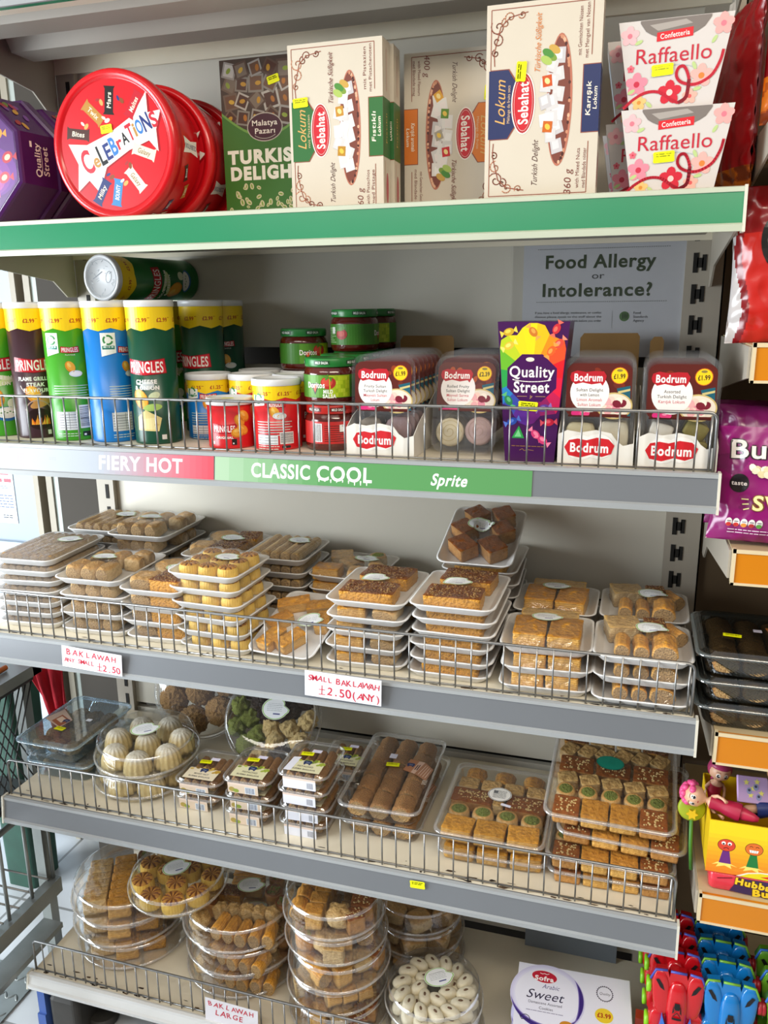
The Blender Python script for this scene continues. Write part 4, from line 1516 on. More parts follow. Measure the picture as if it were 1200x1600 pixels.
def pics_small(a, H):
    for (x, y, k) in ((.026, .045, 0), (.030, .030, .6), (.022, .026, 1.2), (.034, .052, .3)):
        chip_art(a, x, y, .8, k)
    a.rect(.012, .006, .020, .016, '#202020')
    a.rect(.0135, .0075, .0155, .010, '#f4f4f4')
    a.rect(-.022, .007, -.018, .012, '#f0e0e0')


ZD = Z2 + 0.0003
GR, BR, DG, BL, RD = '#3f9a1e', '#3a1e26', '#0f4a34', '#1678c8', '#d01f26'
HT = 0.235
ct = crisp_tube
t0 = ct('crisp_tube', 'green crisp tube cut by the left edge, first of the front row', (0.026, 0.094, ZD), math.radians(34), HT, GR, '£2.99', ('SOUR CREAM', '& ONION'), False, pics_cream)
ct('crisp_tube', 'dark brown crisp tube reading FLAME GRILLED STEAK', (0.107, 0.090, ZD), math.radians(38), HT, BR, '£2.99', ('FLAME GRILLED', 'STEAK', 'FLAVOUR'), False, pics_steak)
ct('crisp_tube', 'green crisp tube turned to show its back, between the brown and the blue tubes', (0.190, 0.079, ZD), math.radians(36) + PI, HT, GR, '£2.99', ('SOUR CREAM', '& ONION'), True, pics_cream)
ct('crisp_tube', 'tall blue crisp tube turned to show its recycling badge', (0.2715, 0.080, ZD), math.radians(74) + PI, HT, BL, '£2.99', ('SALT &', 'VINEGAR'), True, pics_cheese)
t4 = ct('crisp_tube', 'tall dark green crisp tube reading CHEESE & ONION at the front', (0.358, 0.078, ZD), math.radians(10), HT, DG, '£2.99', ('CHEESE', '& ONION'), False, pics_cheese)
dup(t4, 'tall dark green crisp tube standing behind the front CHEESE & ONION one', (0.374, 0.221, ZD), (0, 0, math.radians(-5)), 'crisp tubes')
t5 = ct('crisp_tube', 'tall dark green crisp tube furthest back, at the end of the tall row', (0.374, 0.303, ZD), math.radians(30) + PI, HT, DG, '£2.99', ('CHEESE', '& ONION'), True, pics_cheese)
for i, (x, y, lab) in enumerate(((0.200, 0.165, 'green crisp tube standing behind the back-turned green one'), (0.222, 0.248, 'green crisp tube under the middle of the lying tube'), (0.240, 0.328, 'green crisp tube under the far end of the lying tube'))):
    dup(t0, lab, (x, y, ZD), (0, 0, 0.4), 'crisp tubes')
ct('crisp_tube', 'green crisp tube lying on top of the standing tubes, its pale base facing out', (0.222, 0.158, ZD + HT + 0.040), 0, HT, '#1d6b2f', '£2.99', ('SOUR CREAM', '& ONION'), True, pics_cream, rot=(math.radians(90), math.radians(0), math.radians(-7)))
# the tube that lies down shows its white lid end, so turn it about: lid to the front
lying = [o for o in COL.objects if o.get('label', '').startswith('green crisp tube lying')][0]
lying.location = (0.250, 0.382, ZD + HT + 0.0405)
lying.rotation_euler = Euler((math.radians(90), math.radians(-70), math.radians(-7)), 'XYZ')
a = Art()
r_ = random.Random(3)
for i in range(26):
    q, rr = r_.uniform(0, 2 * PI), r_.uniform(.012, .031)
    x, y = rr * math.cos(q), rr * math.sin(q)
    a.line([(x, y), (x + r_.uniform(-.006, .006), y + r_.uniform(-.005, .005))], .0007, r_.choice(('#8a9096', '#a3a9ae', '#70767c')))
a.arc(0, 0, .0315, 0, 2 * PI, .0008, '#9aa0a6', 28)
a.arc(.006, -.014, .010, 0, 2 * PI, .0008, '#7a8086', 14, ry=.006)
a.line([(-.008, .018), (.010, .002)], .0016, '#6f757b')
a.build('lid_emboss', lying, plane((0, 0, HT - .0024), (1, 0, 0), (0, 1, 0)))
HS = 0.112
s0 = ct('crisp_tube', 'small blue crisp tube behind the short red one', (0.422, 0.146, ZD), math.radians(20) + PI, HS, BL, '£1.25', ('SALT &', 'VINEGAR'), True, pics_small, group='small crisp tubes')
s1 = ct('crisp_tube', 'small red crisp tube with a yellow price band at the front beside the jars', (0.5855, 0.070, ZD), math.radians(14) + PI, HS, RD, '£1.25', ('ORIGINAL',), True, pics_small, group='small crisp tubes')
dup(s1, 'small red crisp tube with a yellow band, half hidden behind the short red one', (0.502, 0.152, ZD), (0, 0, 0.1 + PI), 'small crisp tubes')
dup(s1, 'small red crisp tube in the second row, behind the front yellow banded one', (0.5845, 0.1535, ZD), (0, 0, 1.2), 'small crisp tubes')
dup(s1, 'small red crisp tube in the third row, under the salsa jar at the back', (0.563, 0.237, ZD), (0, 0, 2.2), 'small crisp tubes')
dup(s1, 'small red crisp tube in the third row, left of the one carrying the salsa jar', (0.480, 0.237, ZD), (0, 0, 2.2), 'small crisp tubes')
sh = ct('crisp_tube', 'short red crisp tube without a yellow band, at the front beside the small tubes', (0.5035, 0.067, ZD), math.radians(8), 0.080, RD, None, ('ORIGINAL',), False, pics_small, group='small crisp tubes')
yellow_sticker(sh, TOP(0.0778), 0.0, -.012, .2, .02, .01)


# --- salsa jars
def salsa_jar(label, loc, rz, lidc, lab, red=False):
    t = thing('salsa_jar', label, 'jar', loc, (0, 0, rz), 'salsa jars')
    r, H = 0.0425, 0.0720
    link('jar_glass', MB().lathe([(r * .86, 0), (r * .95, .002), (r, .008), (r, .046), (r * .97, .053), (r * .88, .058), (r * .86, .062)], 40).mesh('jar_glass', mat('salsa_glass', '#5a1a12', 0.12, noise_amt=0.25, scale=90, coat=0.4)), t)
    link('lid', MB().lathe([(r * .94, .0585), (r * .955, .060), (r * .955, .070), (r * .93, .0718), (r * .6, .0712), (0, .0712)], 40, cap1=False).mesh('lid', mat('lid_' + lidc.strip('#'), lidc, 0.3)), t)
    a = Art()
    C = PI * r
    base = '#3f7a22' if not red else '#c02a26'
    a.rect(-C, .012, C, .047, base)
    if not red:
        a.rect(-.036, .0128, .036, .0462, '#58902a')
        a.rect(.002, .0128, .036, .0462, '#a9c41e')
        rr = random.Random(4)
        for i in range(6):
            for j in range(5):
                a.rect(.012 + .004 * i, .014 + .0062 * j, .0155 + .004 * i, .0195 + .0062 * j, rr.choice(('#b9d028', '#9cba1a', '#c4d83a')))
                a.layer -= 1
        a.layer += 1
        a.ell(.0005, .0350, .0120, .0098, '#b02a24')
        a.ell(-.001, .0362, .0085, .0066, '#cf4a3a')
        for q in range(5):
            a.ell(.0005 + .005 * math.cos(q * 1.25 + .6), .0425 + .002 * math.sin(q * 1.25), .004, .0012, '#4a8a2a', q * 1.25)
        a.poly([(-.030, .034), (-.013, .034), (-.0215, .016)], '#1c1c1a')
        a.poly([(-.027, .0325), (-.016, .0325), (-.0215, .020)], '#d8541e')
        a.text('Doritos', -.0205, .0315, .0085, '#f4f2ea', w=.031, bold=.03)
        a.text('MILD', .0, .0215, .0055, '#f4f2ea', w=.015, bold=.05)
        a.text('SALSA', .002, .0145, .0055, '#f4f2ea', w=.021, bold=.05)
    a.build('label', t, cylmap(r, 0), 0.005, INK, lift=0.0004, step=0.000012)
    a = Art()
    for sg in (0,):
        a.barcode(sg - .032, .015, sg - .016, .044, seed=4)
        for i in range(8):
            a.rect(sg - .012, .016 + i * .0034, sg + .022 - .004 * (i % 3), .0168 + i * .0034, '#1e1a16' if red else '#c6d8b0')
        a.rect(sg + .012, .031, sg + .02, .042, '#e6e6de')
    if not red:
        a.ell(.034, .030, .011, .009, '#a82a24').ell(.033, .031, .007, .005, '#c84a3a').ell(.034, .039, .009, .003, '#4a8a2a', .3)
    a.build('back_label', t, cylmap(r, 0, PI), 0.005, INK, lift=0.0008, step=0.000012)
    b = Art()
    for i in range(5):
        b.rect(-C + C * 2 * i / 5 + .004, .0622, -C + C * 2 * i / 5 + .030, .0685, '#1d4a2a' if not red else '#5a1414')
        b.text('MILD SALSA', -C + C * 2 * i / 5 + .017, .0653, .0036, '#e8eee4', w=.021, bold=.04)
    b.build('lid_print', t, cylmap(r * .955, 0), 0.005, INK, lift=0.0004)
    return t


LG, LR = '#237c34', '#b8241c'
JH = 0.0723
j0 = salsa_jar('red labelled salsa jar at the front, under the green labelled one', (0.674, 0.084, ZD), math.radians(20) + PI, LR, 0, True)
j1 = salsa_jar('green labelled salsa jar stacked on the red labelled jar at the front', (0.674, 0.084, ZD + JH), math.radians(14), LG, 0)
gj = 'salsa jars'
for (x, y, k, rz, lab) in ((0.668, 0.1695, 0, 0, 'green lidded salsa jar in the second row, at shelf level'), (0.668, 0.1695, 1, .4, 'green lidded salsa jar in the second row, lid showing right of the front stack'),
                           (0.660, 0.2548, 0, 0, 'green lidded salsa jar in the third row, at shelf level'), (0.660, 0.2548, 1, .3, 'green lidded salsa jar in the third row, middle of its stack'),
                           (0.658, 0.2545, 2, 2.1, 'green lidded salsa jar on top of the tallest stack, its back label showing'),
                           (0.662, 0.3398, 0, 0, 'green lidded salsa jar in the last row, at shelf level'), (0.662, 0.3398, 1, 0, 'green lidded salsa jar in the last row, middle of its stack'),
                           (0.666, 0.3398, 2, .2, 'green lidded salsa jar at the very back, on top of the last stack')):
    dup(j1, lab, (x, y, ZD + JH * k), (0, 0, rz), gj)
dup(j1, 'green lidded salsa jar standing on a small red crisp tube, left of the jar stacks', (0.566, 0.240, ZD + HS + .0005), (0, 0, 1.05), gj)


# --- clear packs of Turkish delight in display cartons
CLEARPACK = clear('clear_pack', refl=0.035, haze=0.015, rough=0.05, fres=0.35)


def delight_mats(kind):
    if kind == 'fruity':
        return [mat('delight_grey', '#8d8274', 0.7, noise_amt=0.3, scale=70, bump=0.4), mat('delight_mauve', '#9a7f80', 0.6, noise_amt=0.25, scale=60, bump=0.4)]
    if kind == 'rolled':
        return [mat('delight_cream', '#d8cdae', 0.8, noise_amt=0.15, scale=50, bump=0.4), mat('delight_rose', '#b89a94', 0.7, noise_amt=0.2, scale=50, bump=0.4)]
    if kind == 'lemon':
        return [mat('delight_lemon', '#cfc29a', 0.8, noise_amt=0.12, scale=50, bump=0.4), mat('delight_powder', '#d6cdb4', 0.8, noise_amt=0.12, scale=50, bump=0.4)]
    return [mat('delight_white', '#d8d2c4', 0.8, noise_amt=0.12, scale=50, bump=0.4), mat('delight_olive', '#8a7d32', 0.6, noise_amt=0.2, scale=60, bump=0.4)]


def delight_pack(label, loc, rot, kind, lines, price, group):
    t = thing('sweet_pack', label, 'sweet pack', loc, rot, group)
    W, H = 0.099, 0.149
    fl = []
    for (w_, h_, y) in ((W, H, 0.0), (W, H, 0.0015), (W * .93, H * .95, 0.003), (W * .84, H * .90, 0.021)):
        fl.append([(p[0], y, p[1] + H / 2 - (0.002 if y > .002 else 0)) for p in rring(w_, h_, .02, 0)])
    link('clear_tray', MB().loft(fl, True, True, 0, True).mesh('clear_tray', CLEARPACK), t)
    ms = delight_mats(kind)
    for i in range(2):
        m = ms[i]
        b = MB()
        if kind == 'lemon':
            b.sq(.021, .007, .022, .5, .5, nu=18, nv=10, disp=lambda p, la, lo: p + Vector((0, 0, 1)) * 0.002 * noise.noise(p * 120))
        elif kind == 'rolled':
            b.lathe([(.0, -.007), (.019, -.007), (.0215, -.004), (.0215, .004), (.019, .007), (0, .007)], 22, M=Matrix.Rotation(PI / 2, 4, 'X'))
        elif kind == 'fruity':
            b.sq(.021, .007, .021, .8, .9, nu=18, nv=10, disp=lambda p, la, lo: p * (1 + .12 * noise.noise(p * 90)))
        else:
            for k in range(2):
                b.sq(.0155, .007, .012, .35, .35, nu=16, nv=8, M=Matrix.Translation((0, 0, -.012 + .025 * k)) @ Matrix.Rotation(.3 * k + .2 * i, 4, 'Y'))
        link('delight', b.mesh('delight', m), t, ((-.0225, .0225)[i], 0.0115, 0.033 + .003 * i))
        if kind == 'rolled':
            a = Art()
            a.spiral(0, 0, .019, 0, 2.5, .0012, '#a88a80' if i else '#bfae84', n=40)
            a.build('swirl', t, plane(((-.0225, .0225)[i], 0.0043, 0.033 + .003 * i), (1, 0, 0), (0, 0, 1)))
    a = Art()
    card = [(p[0], p[1] + .101) for p in rring(.088, .074, .012, 0)]
    a.poly(card, '#5a1f18')
    r = random.Random(len(label))
    for i in range(12):
        x, y = r.uniform(-.036, .036), r.uniform(.072, .13)
        a.ell(x, y, r.uniform(.003, .007), r.uniform(.002, .005), r.choice(('#8a3a1c', '#7a2a18', '#a84a1e', '#6a2a20')), r.uniform(0, 3))
    a.ell(-.030, .069, .006, .0045, '#d8307a')
    a.ell(-.018, .069, .0075, .005, '#e0407a')
    a.ell(-.02, .0705, .003, .0015, '#f090b0')
    a.poly([(.024, .104), (.042, .108), (.044, .066), (.036, .066)], '#1f5a6a')
    a.poly([(.026, .100), (.042, .104), (.042, .101), (.027, .097)], '#c9b87a')
    a.ell(.022, .080, .0245, .0185, '#c9b070', n=28)
    a.ell(.022, .080, .0225, .0165, '#e6d8c4', n=28)
    for i in range(11):
        q = i * 1.7
        a.ell(.022 + .0035 * (i % 5 - 2) + .004 * math.cos(q), .080 + .007 * math.sin(q), .0062, .0052, ('#e8a8a8', '#f0c8b8', '#e08a98', '#f4e4d0', '#7a2030')[i % 5], q, 10)
    a.rect(-.001, .0640, .040, .0685, '#5a1f18')
    a.poly([(p[0] * 1.0, p[1]) for p in [(-.040, .064), (.044, .064), (.044, .066), (-.04, .066)]], '#4a1a14')
    a.ell(-.012, .098, .0265, .0275, '#efe9e4', n=32)
    a.poly([(-.038, .125), (-.030, .128), (-.018, .126), (-.006, .1275), (.006, .127), (.010, .121), (.008, .113), (.005, .1075), (.002, .111), (-.010, .109), (-.022, .1115), (-.032, .109), (-.038, .114), (-.0395, .119)], '#b51f2a')
    a.text('Bodrum', -.0145, .1185, .0098, '#f8f2ee', w=.0385, bold=.04)
    for i, s_ in enumerate(lines):
        a.text(s_, -.012, .1015 - .0068 * i, .0042, '#34302e' if i < 2 else '#c03a4a', w=min(.0375, .0026 * len(s_)), bold=.01)
    a.ell(.027, .1215, .0115, .0115, '#c8641e')
    a.ell(.027, .1215, .0105, .0105, '#f0c81e')
    a.text(price, .027, .1205, .0062, '#3a2a14', w=.0155, bold=.04, rot=.06)
    a.ell(.027, .1285, .004, .0018, '#8a7a3a')
    mp = FRONT(-0.0003)
    a.build('card_print', t, mp, m=GLOSSINK)
    return t


def display_carton(label, x0, x1, y0, depth, hb=0.0, side=True, back=None):
    t = thing('display_carton', label, 'carton', (x0, y0, ZD), (0, 0, 0), 'display cartons')
    W = x1 - x0
    white = mat('white_display_card', '#e9e4da', 0.55, noise_amt=.02)
    kraft = mat('kraft_card', '#9a7440', 0.75, scale=30, noise_amt=.08)
    prof = [(0, 0), (W, 0), (W, .034), (W * .86, .030), (W * .78, .036), (W * .70, .047), (W * .5, .051), (W * .3, .047), (W * .12, .050), (0, .044)]
    link('front_panel', MB().prism(prof, 0.0, 0.0012, 'y').mesh('front_panel', white), t)
    a = Art()
    cx = W * .42
    a.ell(cx - .012, .026, .021, .0175, '#f4efe8', n=24)
    a.ell(cx + .012, .028, .021, .0175, '#f4efe8', n=24)
    a.poly([(cx - .034, .026), (cx - .028, .036), (cx - .016, .0385), (cx - .004, .0365), (cx + .010, .0405), (cx + .026, .0385), (cx + .034, .030), (cx + .030, .018), (cx + .018, .0135), (cx + .004, .0165), (cx - .012, .0115), (cx - .028, .0145)], '#cf1f28')
    a.text('Bodrum', cx, .026, .0125, '#faf4f0', w=.052, bold=.04)
    a.build('front_print', t, FRONT(-.0002), m=INK)
    for e, (sh0, sh1) in ((0.0, (.044, .085)), (W - .0012, (.034, .085))):
        link('side_panel', MB().prism([(0.0013, 0), (depth, 0), (depth, sh1 + .0), (depth * .45, sh1), (.03, sh0 + .014), (0.0013, sh0)], e, e + .0012, 'x').mesh('side_panel', white), t)
    if back:
        bx0, bx1, bh = back
        link('back_panel', MB().prism([(bx0, 0), (bx1, 0), (bx1, bh - .006), (bx1 - .004, bh), (bx0 + .006, bh), (bx0, bh - .008)], depth, depth + .0015, 'y').mesh('back_panel', kraft), t)
    link('base', MB().box(.0013, W - .0013, .0013, depth, 0, .0012).mesh('base', white), t)
    return t


display_carton('white display carton of fruity delight packs beside the salsa jars', 0.722, 0.828, 0.016, 0.31, back=(.0, .100, .168))
display_carton('white display carton of lemon delight packs beside the purple carton', 1.038, 1.141, 0.016, 0.31, back=(.006, .104, .172))
display_carton('white display carton of assorted delight packs at the right end', 1.147, 1.249, 0.012, 0.31, back=(.012, .034, .166))


def pack_row(kind, lines, price, x, y0, n, dy, what, tilt, group, drift=0.0, z=0.0034):
    src = None
    names = {0: 'front', 1: 'second', 2: 'third', 3: 'fourth', 4: 'fifth', 5: 'sixth', 6: 'seventh', 7: 'eighth'}
    for i in range(n):
        lab = '%s clear pack in the row of %s' % (names[i], what)
        loc, rot = (x + drift * i, y0 + dy * i, ZD + z), (-tilt, 0, 0)
        if src is None:
            src = delight_pack(lab, loc, rot, kind, lines, price, group)
        else:
            dup(src, lab, loc, rot, group)


pack_row('fruity', ('Fruity Sultan', 'Turkish Delight', 'Meyveli Sultan', 'Lokum'), '£1.99', 0.776, 0.026, 8, 0.0275, 'fruity sultan delight beside the jars', 0.07, 'fruity delight packs', 0.0)
pack_row('rolled', ('Rolled Fruity', 'Sultan Delight', 'Meyveli Sarma', 'Sultan Lokum'), '£2.39', 0.893, 0.055, 1, 0.04, 'rolled fruity delight, leaning back beside the purple carton', 0.26, 'rolled delight packs')
pk = [o for o in COL.objects if o.get('label', '').startswith('front clear pack in the row of rolled')][0]
for i in range(5):
    dup(pk, '%s pack of rolled delight, behind the front one beside the purple carton' % ('second', 'third', 'fourth', 'fifth', 'last')[i], (0.890 + .001 * i, 0.112 + .030 * i, ZD + 0.0034), (-0.07, 0, 0), 'rolled delight packs')
pack_row('lemon', ('Sultan Delight', 'with Lemon', 'Limon Aromalı', 'Sultan Lokum'), '£1.99', 1.0895, 0.026, 6, 0.0275, 'lemon sultan delight right of the purple carton', 0.07, 'lemon delight packs')
pack_row('assorted', ('Assorted', 'Turkish Delight', 'Karışık Lokum'), '£1.99', 1.198, 0.022, 6, 0.0275, 'assorted delight at the right end', 0.05, 'assorted delight packs')


# --- purple carton
def purple_carton():
    t = thing('chocolate_carton', 'upright purple chocolate carton with a rainbow burst, between the delight packs', 'carton', (0.997, 0.030, ZD), (0, 0, 0))
    H, wb, wt, D = 0.198, 0.070, 0.100, 0.060

    def rg(w_, z):
        return [(-w_ / 2, 0, z), (w_ / 2, 0, z), (w_ / 2 + .002, D, z), (-w_ / 2, D, z)]
    link('carton', MB().loft([rg(wb, 0), rg(wt, H)], True, True, 0, False).mesh('carton', mat('purple_carton', '#43124f', 0.3)), t)
    a = Art()
    cx, cy = 0.0, .126
    cols = ['#d8202a', '#e0502a', '#f08a1e', '#f6b81e', '#f4d41e', '#e8d020', '#b8c828', '#6ab02e', '#2e9a4a', '#2a7ab8', '#3a4aa0', '#5a2a8a', '#6a1f70', '#8a1f5a', '#c02050', '#e02040']
    n = len(cols)
    for i, c in enumerate(cols):
        q0, q1 = 2 * PI * i / n - .1, 2 * PI * (i + 1) / n - .1

        def ray(q):
            R = .046 + .012 * abs(math.sin(q * 3.1))
            x, y = R * 1.0 * math.cos(q), R * 1.28 * math.sin(q)
            hw = (wb + (wt - wb) * (cy + y) / H) / 2 - .0012
            return (max(-hw, min(hw, cx + x)), min(H - .002, cy + y))
        a.poly([(cx, cy), ray(q0), ray((q0 + q1) / 2), ray(q1)], c)
        a.layer -= 1
    a.layer += 2
    o8 = [(.0375 * math.cos(PI / 8 + k * PI / 4), cy - .006 + .036 * math.sin(PI / 8 + k * PI / 4)) for k in range(8)]
    a.poly(o8, '#43124f')
    a.text('Quality', 0, cy + .003, .0150, '#f6efe6', w=.063, bold=.02)
    a.text('Street', 0, cy - .0185, .0150, '#f6efe6', w=.050, bold=.03)
    a.arc(0, cy - .004, .033, PI * 1.2, PI * 1.8, .0012, '#f6efe6', ry=.007)
    a.ell(-.003, cy + .020, .006, .003, '#e8dcc8')
    a.text('Jr', 0, cy - .032, .004, '#c9a860')
    a.rect(-.02, cy - .032, -.006, cy - .0315, '#c9a860').rect(.006, cy - .032, .02, cy - .0315, '#c9a860')

    def sweet(x, y, q, c, c2):
        a.push(x, y, q)
        a.poly([(-.012, -.005), (-.006, 0), (-.012, .005)], c2)
        a.poly([(.012, -.005), (.006, 0), (.012, .005)], c2)
        a.ell(0, 0, .0075, .0052, c)
        a.ell(-.001, .001, .004, .0025, c2)
        a.pop()
    for s_ in ((-.034, .184, .3, '#c9a028', '#e8cc50'), (.0, .184, -.9, '#c8742a', '#e0a04a'), (.032, .188, 1.1, '#c8303a', '#e06a5a'), (.036, .168, .8, '#d84a3a', '#f08a70'), (-.033, .165, .5, '#d8b83a', '#f0dc70'), (.026, .158, 1.0, '#e0602a', '#f09a4a'),
               (-.032, .088, -1.0, '#2a7a4a', '#5ab070'), (.018, .078, .3, '#5a3a8a', '#8a6ab0'), (-.026, .058, .4, '#2a4aa0', '#5a7ad0'), (.026, .058, .1, '#c0203a', '#e05060'), (.008, .040, -.8, '#d03a70', '#f080a0'), (.018, .032, -.6, '#d03a70', '#f080a0')):
        sweet(*s_)
    a.poly([(-.026, .034), (-.008, .034), (-.016, .052)], '#2f9a4a')
    a.poly([(-.022, .036), (-.012, .036), (-.0165, .047)], '#7ad08a')
    a.lines(-.026, .022, .020, 1, .003, .0012, '#8a6040')
    a.line([(-.014, .0165), (-.010, .019), (-.008, .016), (-.003, .0175), (.006, .0165)], .0006, '#a8804a')
    a.build('front_print', t, FRONT(-.0002), m=GLOSSINK)
    yellow_sticker(t, FRONT(0), -0.004, .0805, -.06, .028, .013)
    return t


purple_carton()

# ================================================================== PASTRIES (one mesh of each kind, copied)
P_TAN = pastry_mat('dough_tan', '#dba962', '#d9b985', '#94662f', scale=55, mott=.45, bump=.7)
P_GOLD = pastry_mat('filo_golden', '#e8a640', '#e6b765', '#a5631c', scale=45, layers=.5, mott=.4, rough=.32, bump=.6)
P_PALE = pastry_mat('filo_pale', '#e4bb76', '#e2c690', '#a8763a', scale=60, layers=.5, mott=.4, rough=.42, bump=.6)
P_FILL = pastry_mat('nut_filling', '#c49a5e', '#c29c66', '#6e4a24', scale=200, mott=.85, bump=.9)
P_YEL = pastry_mat('semolina_yellow', '#dfa53c', '#efc65a', '#c88f2e', scale=45, mott=.25, bump=.3)
P_YTOP = pastry_mat('semolina_browned', '#8a4a1a', '#a8641f', '#64340f', scale=60, mott=.45, bump=.4)
P_YMID = pastry_mat('semolina_toasted', '#d09238', '#d89a3a', '#9a5c1c', scale=55, mott=.5, bump=.3)
P_POWD = pastry_mat('powdered_semolina', '#efe8d6', '#dcc68c', '#bfa468', scale=60, mott=.3, bump=.3)
P_NUTSLAB = pastry_mat('nut_slab', '#8e5222', '#e0a038', '#6a3813', scale=110, mott=.6, rough=.4, bump=.9)
P_BROWN = pastry_mat('glazed_brown', '#96531f', '#c08a4c', '#643412', scale=45, mott=.45, rough=.28, bump=.5)
P_SHRED = pastry_mat('shredded_kadayif', '#bd9054', '#b98f56', '#6e4722', scale=170, mott=.85, bump=1.0)
P_PIST = pastry_mat('chopped_pistachio', '#96a048', '#8f9a42', '#4e5a1e', scale=240, mott=.7, bump=1.0)
P_CHOC = pastry_mat('dark_chocolate', '#33211b', '#3a2720', '#1c110d', scale=90, mott=.6, rough=.4, bump=.9)
P_SES = pastry_mat('pale_sesame', '#e6c98a', '#dcbf7e', '#b08a4c', scale=90, mott=.4, bump=.7)
P_WHITE = pastry_mat('pale_shortbread', '#ebe2c8', '#e4d8b8', '#cdb98c', scale=50, mott=.2, bump=.3)
P_ALM = pastry_mat('dark_almond', '#6a4a30', '#5e4029', '#3c2818', scale=90, mott=.4)
P_DARK = pastry_mat('dark_date', '#74421f', '#7a4a24', '#4a2a12', scale=140, mott=.6, bump=.8)
P_ROLLT = pastry_mat('crumbed_roll', '#c48d52', '#b98750', '#7a4f27', scale=190, mott=.7, bump=1.0)


def nz(p, s, a, off=0.0):
    return a * noise.noise(Vector((p.x * s + off, p.y * s + 3.7, p.z * s + off * 1.7)))


PM = {}


def subring(w, d, r, z, nx=8, ny=8):
    pts = rring(w, d, r, z, 3)
    out = []
    m = len(pts)
    for i in range(m):
        p, q = pts[i], pts[(i + 1) % m]
        nfix = nx if i in (2, 8) else ny if i in (5, 11) else 1
        for s_ in range(nfix):
            out.append((p[0] + (q[0] - p[0]) * s_ / nfix, p[1] + (q[1] - p[1]) * s_ / nfix, z))
    return out


def bits(mb, n, rx, ry, z, mi, seed, s=(.0012, .0026), tall=.0016):
    r = random.Random(seed)
    for _ in range(n):
        x, y = r.uniform(-rx, rx), r.uniform(-ry, ry)
        q = r.uniform(0, 3)
        a, b = r.uniform(*s), r.uniform(*s)
        mb.sq(a, b, tall, nu=6, nv=4, M=Matrix.Translation((x, y, z)) @ Matrix.Rotation(q, 4, 'Z'), mi=mi)


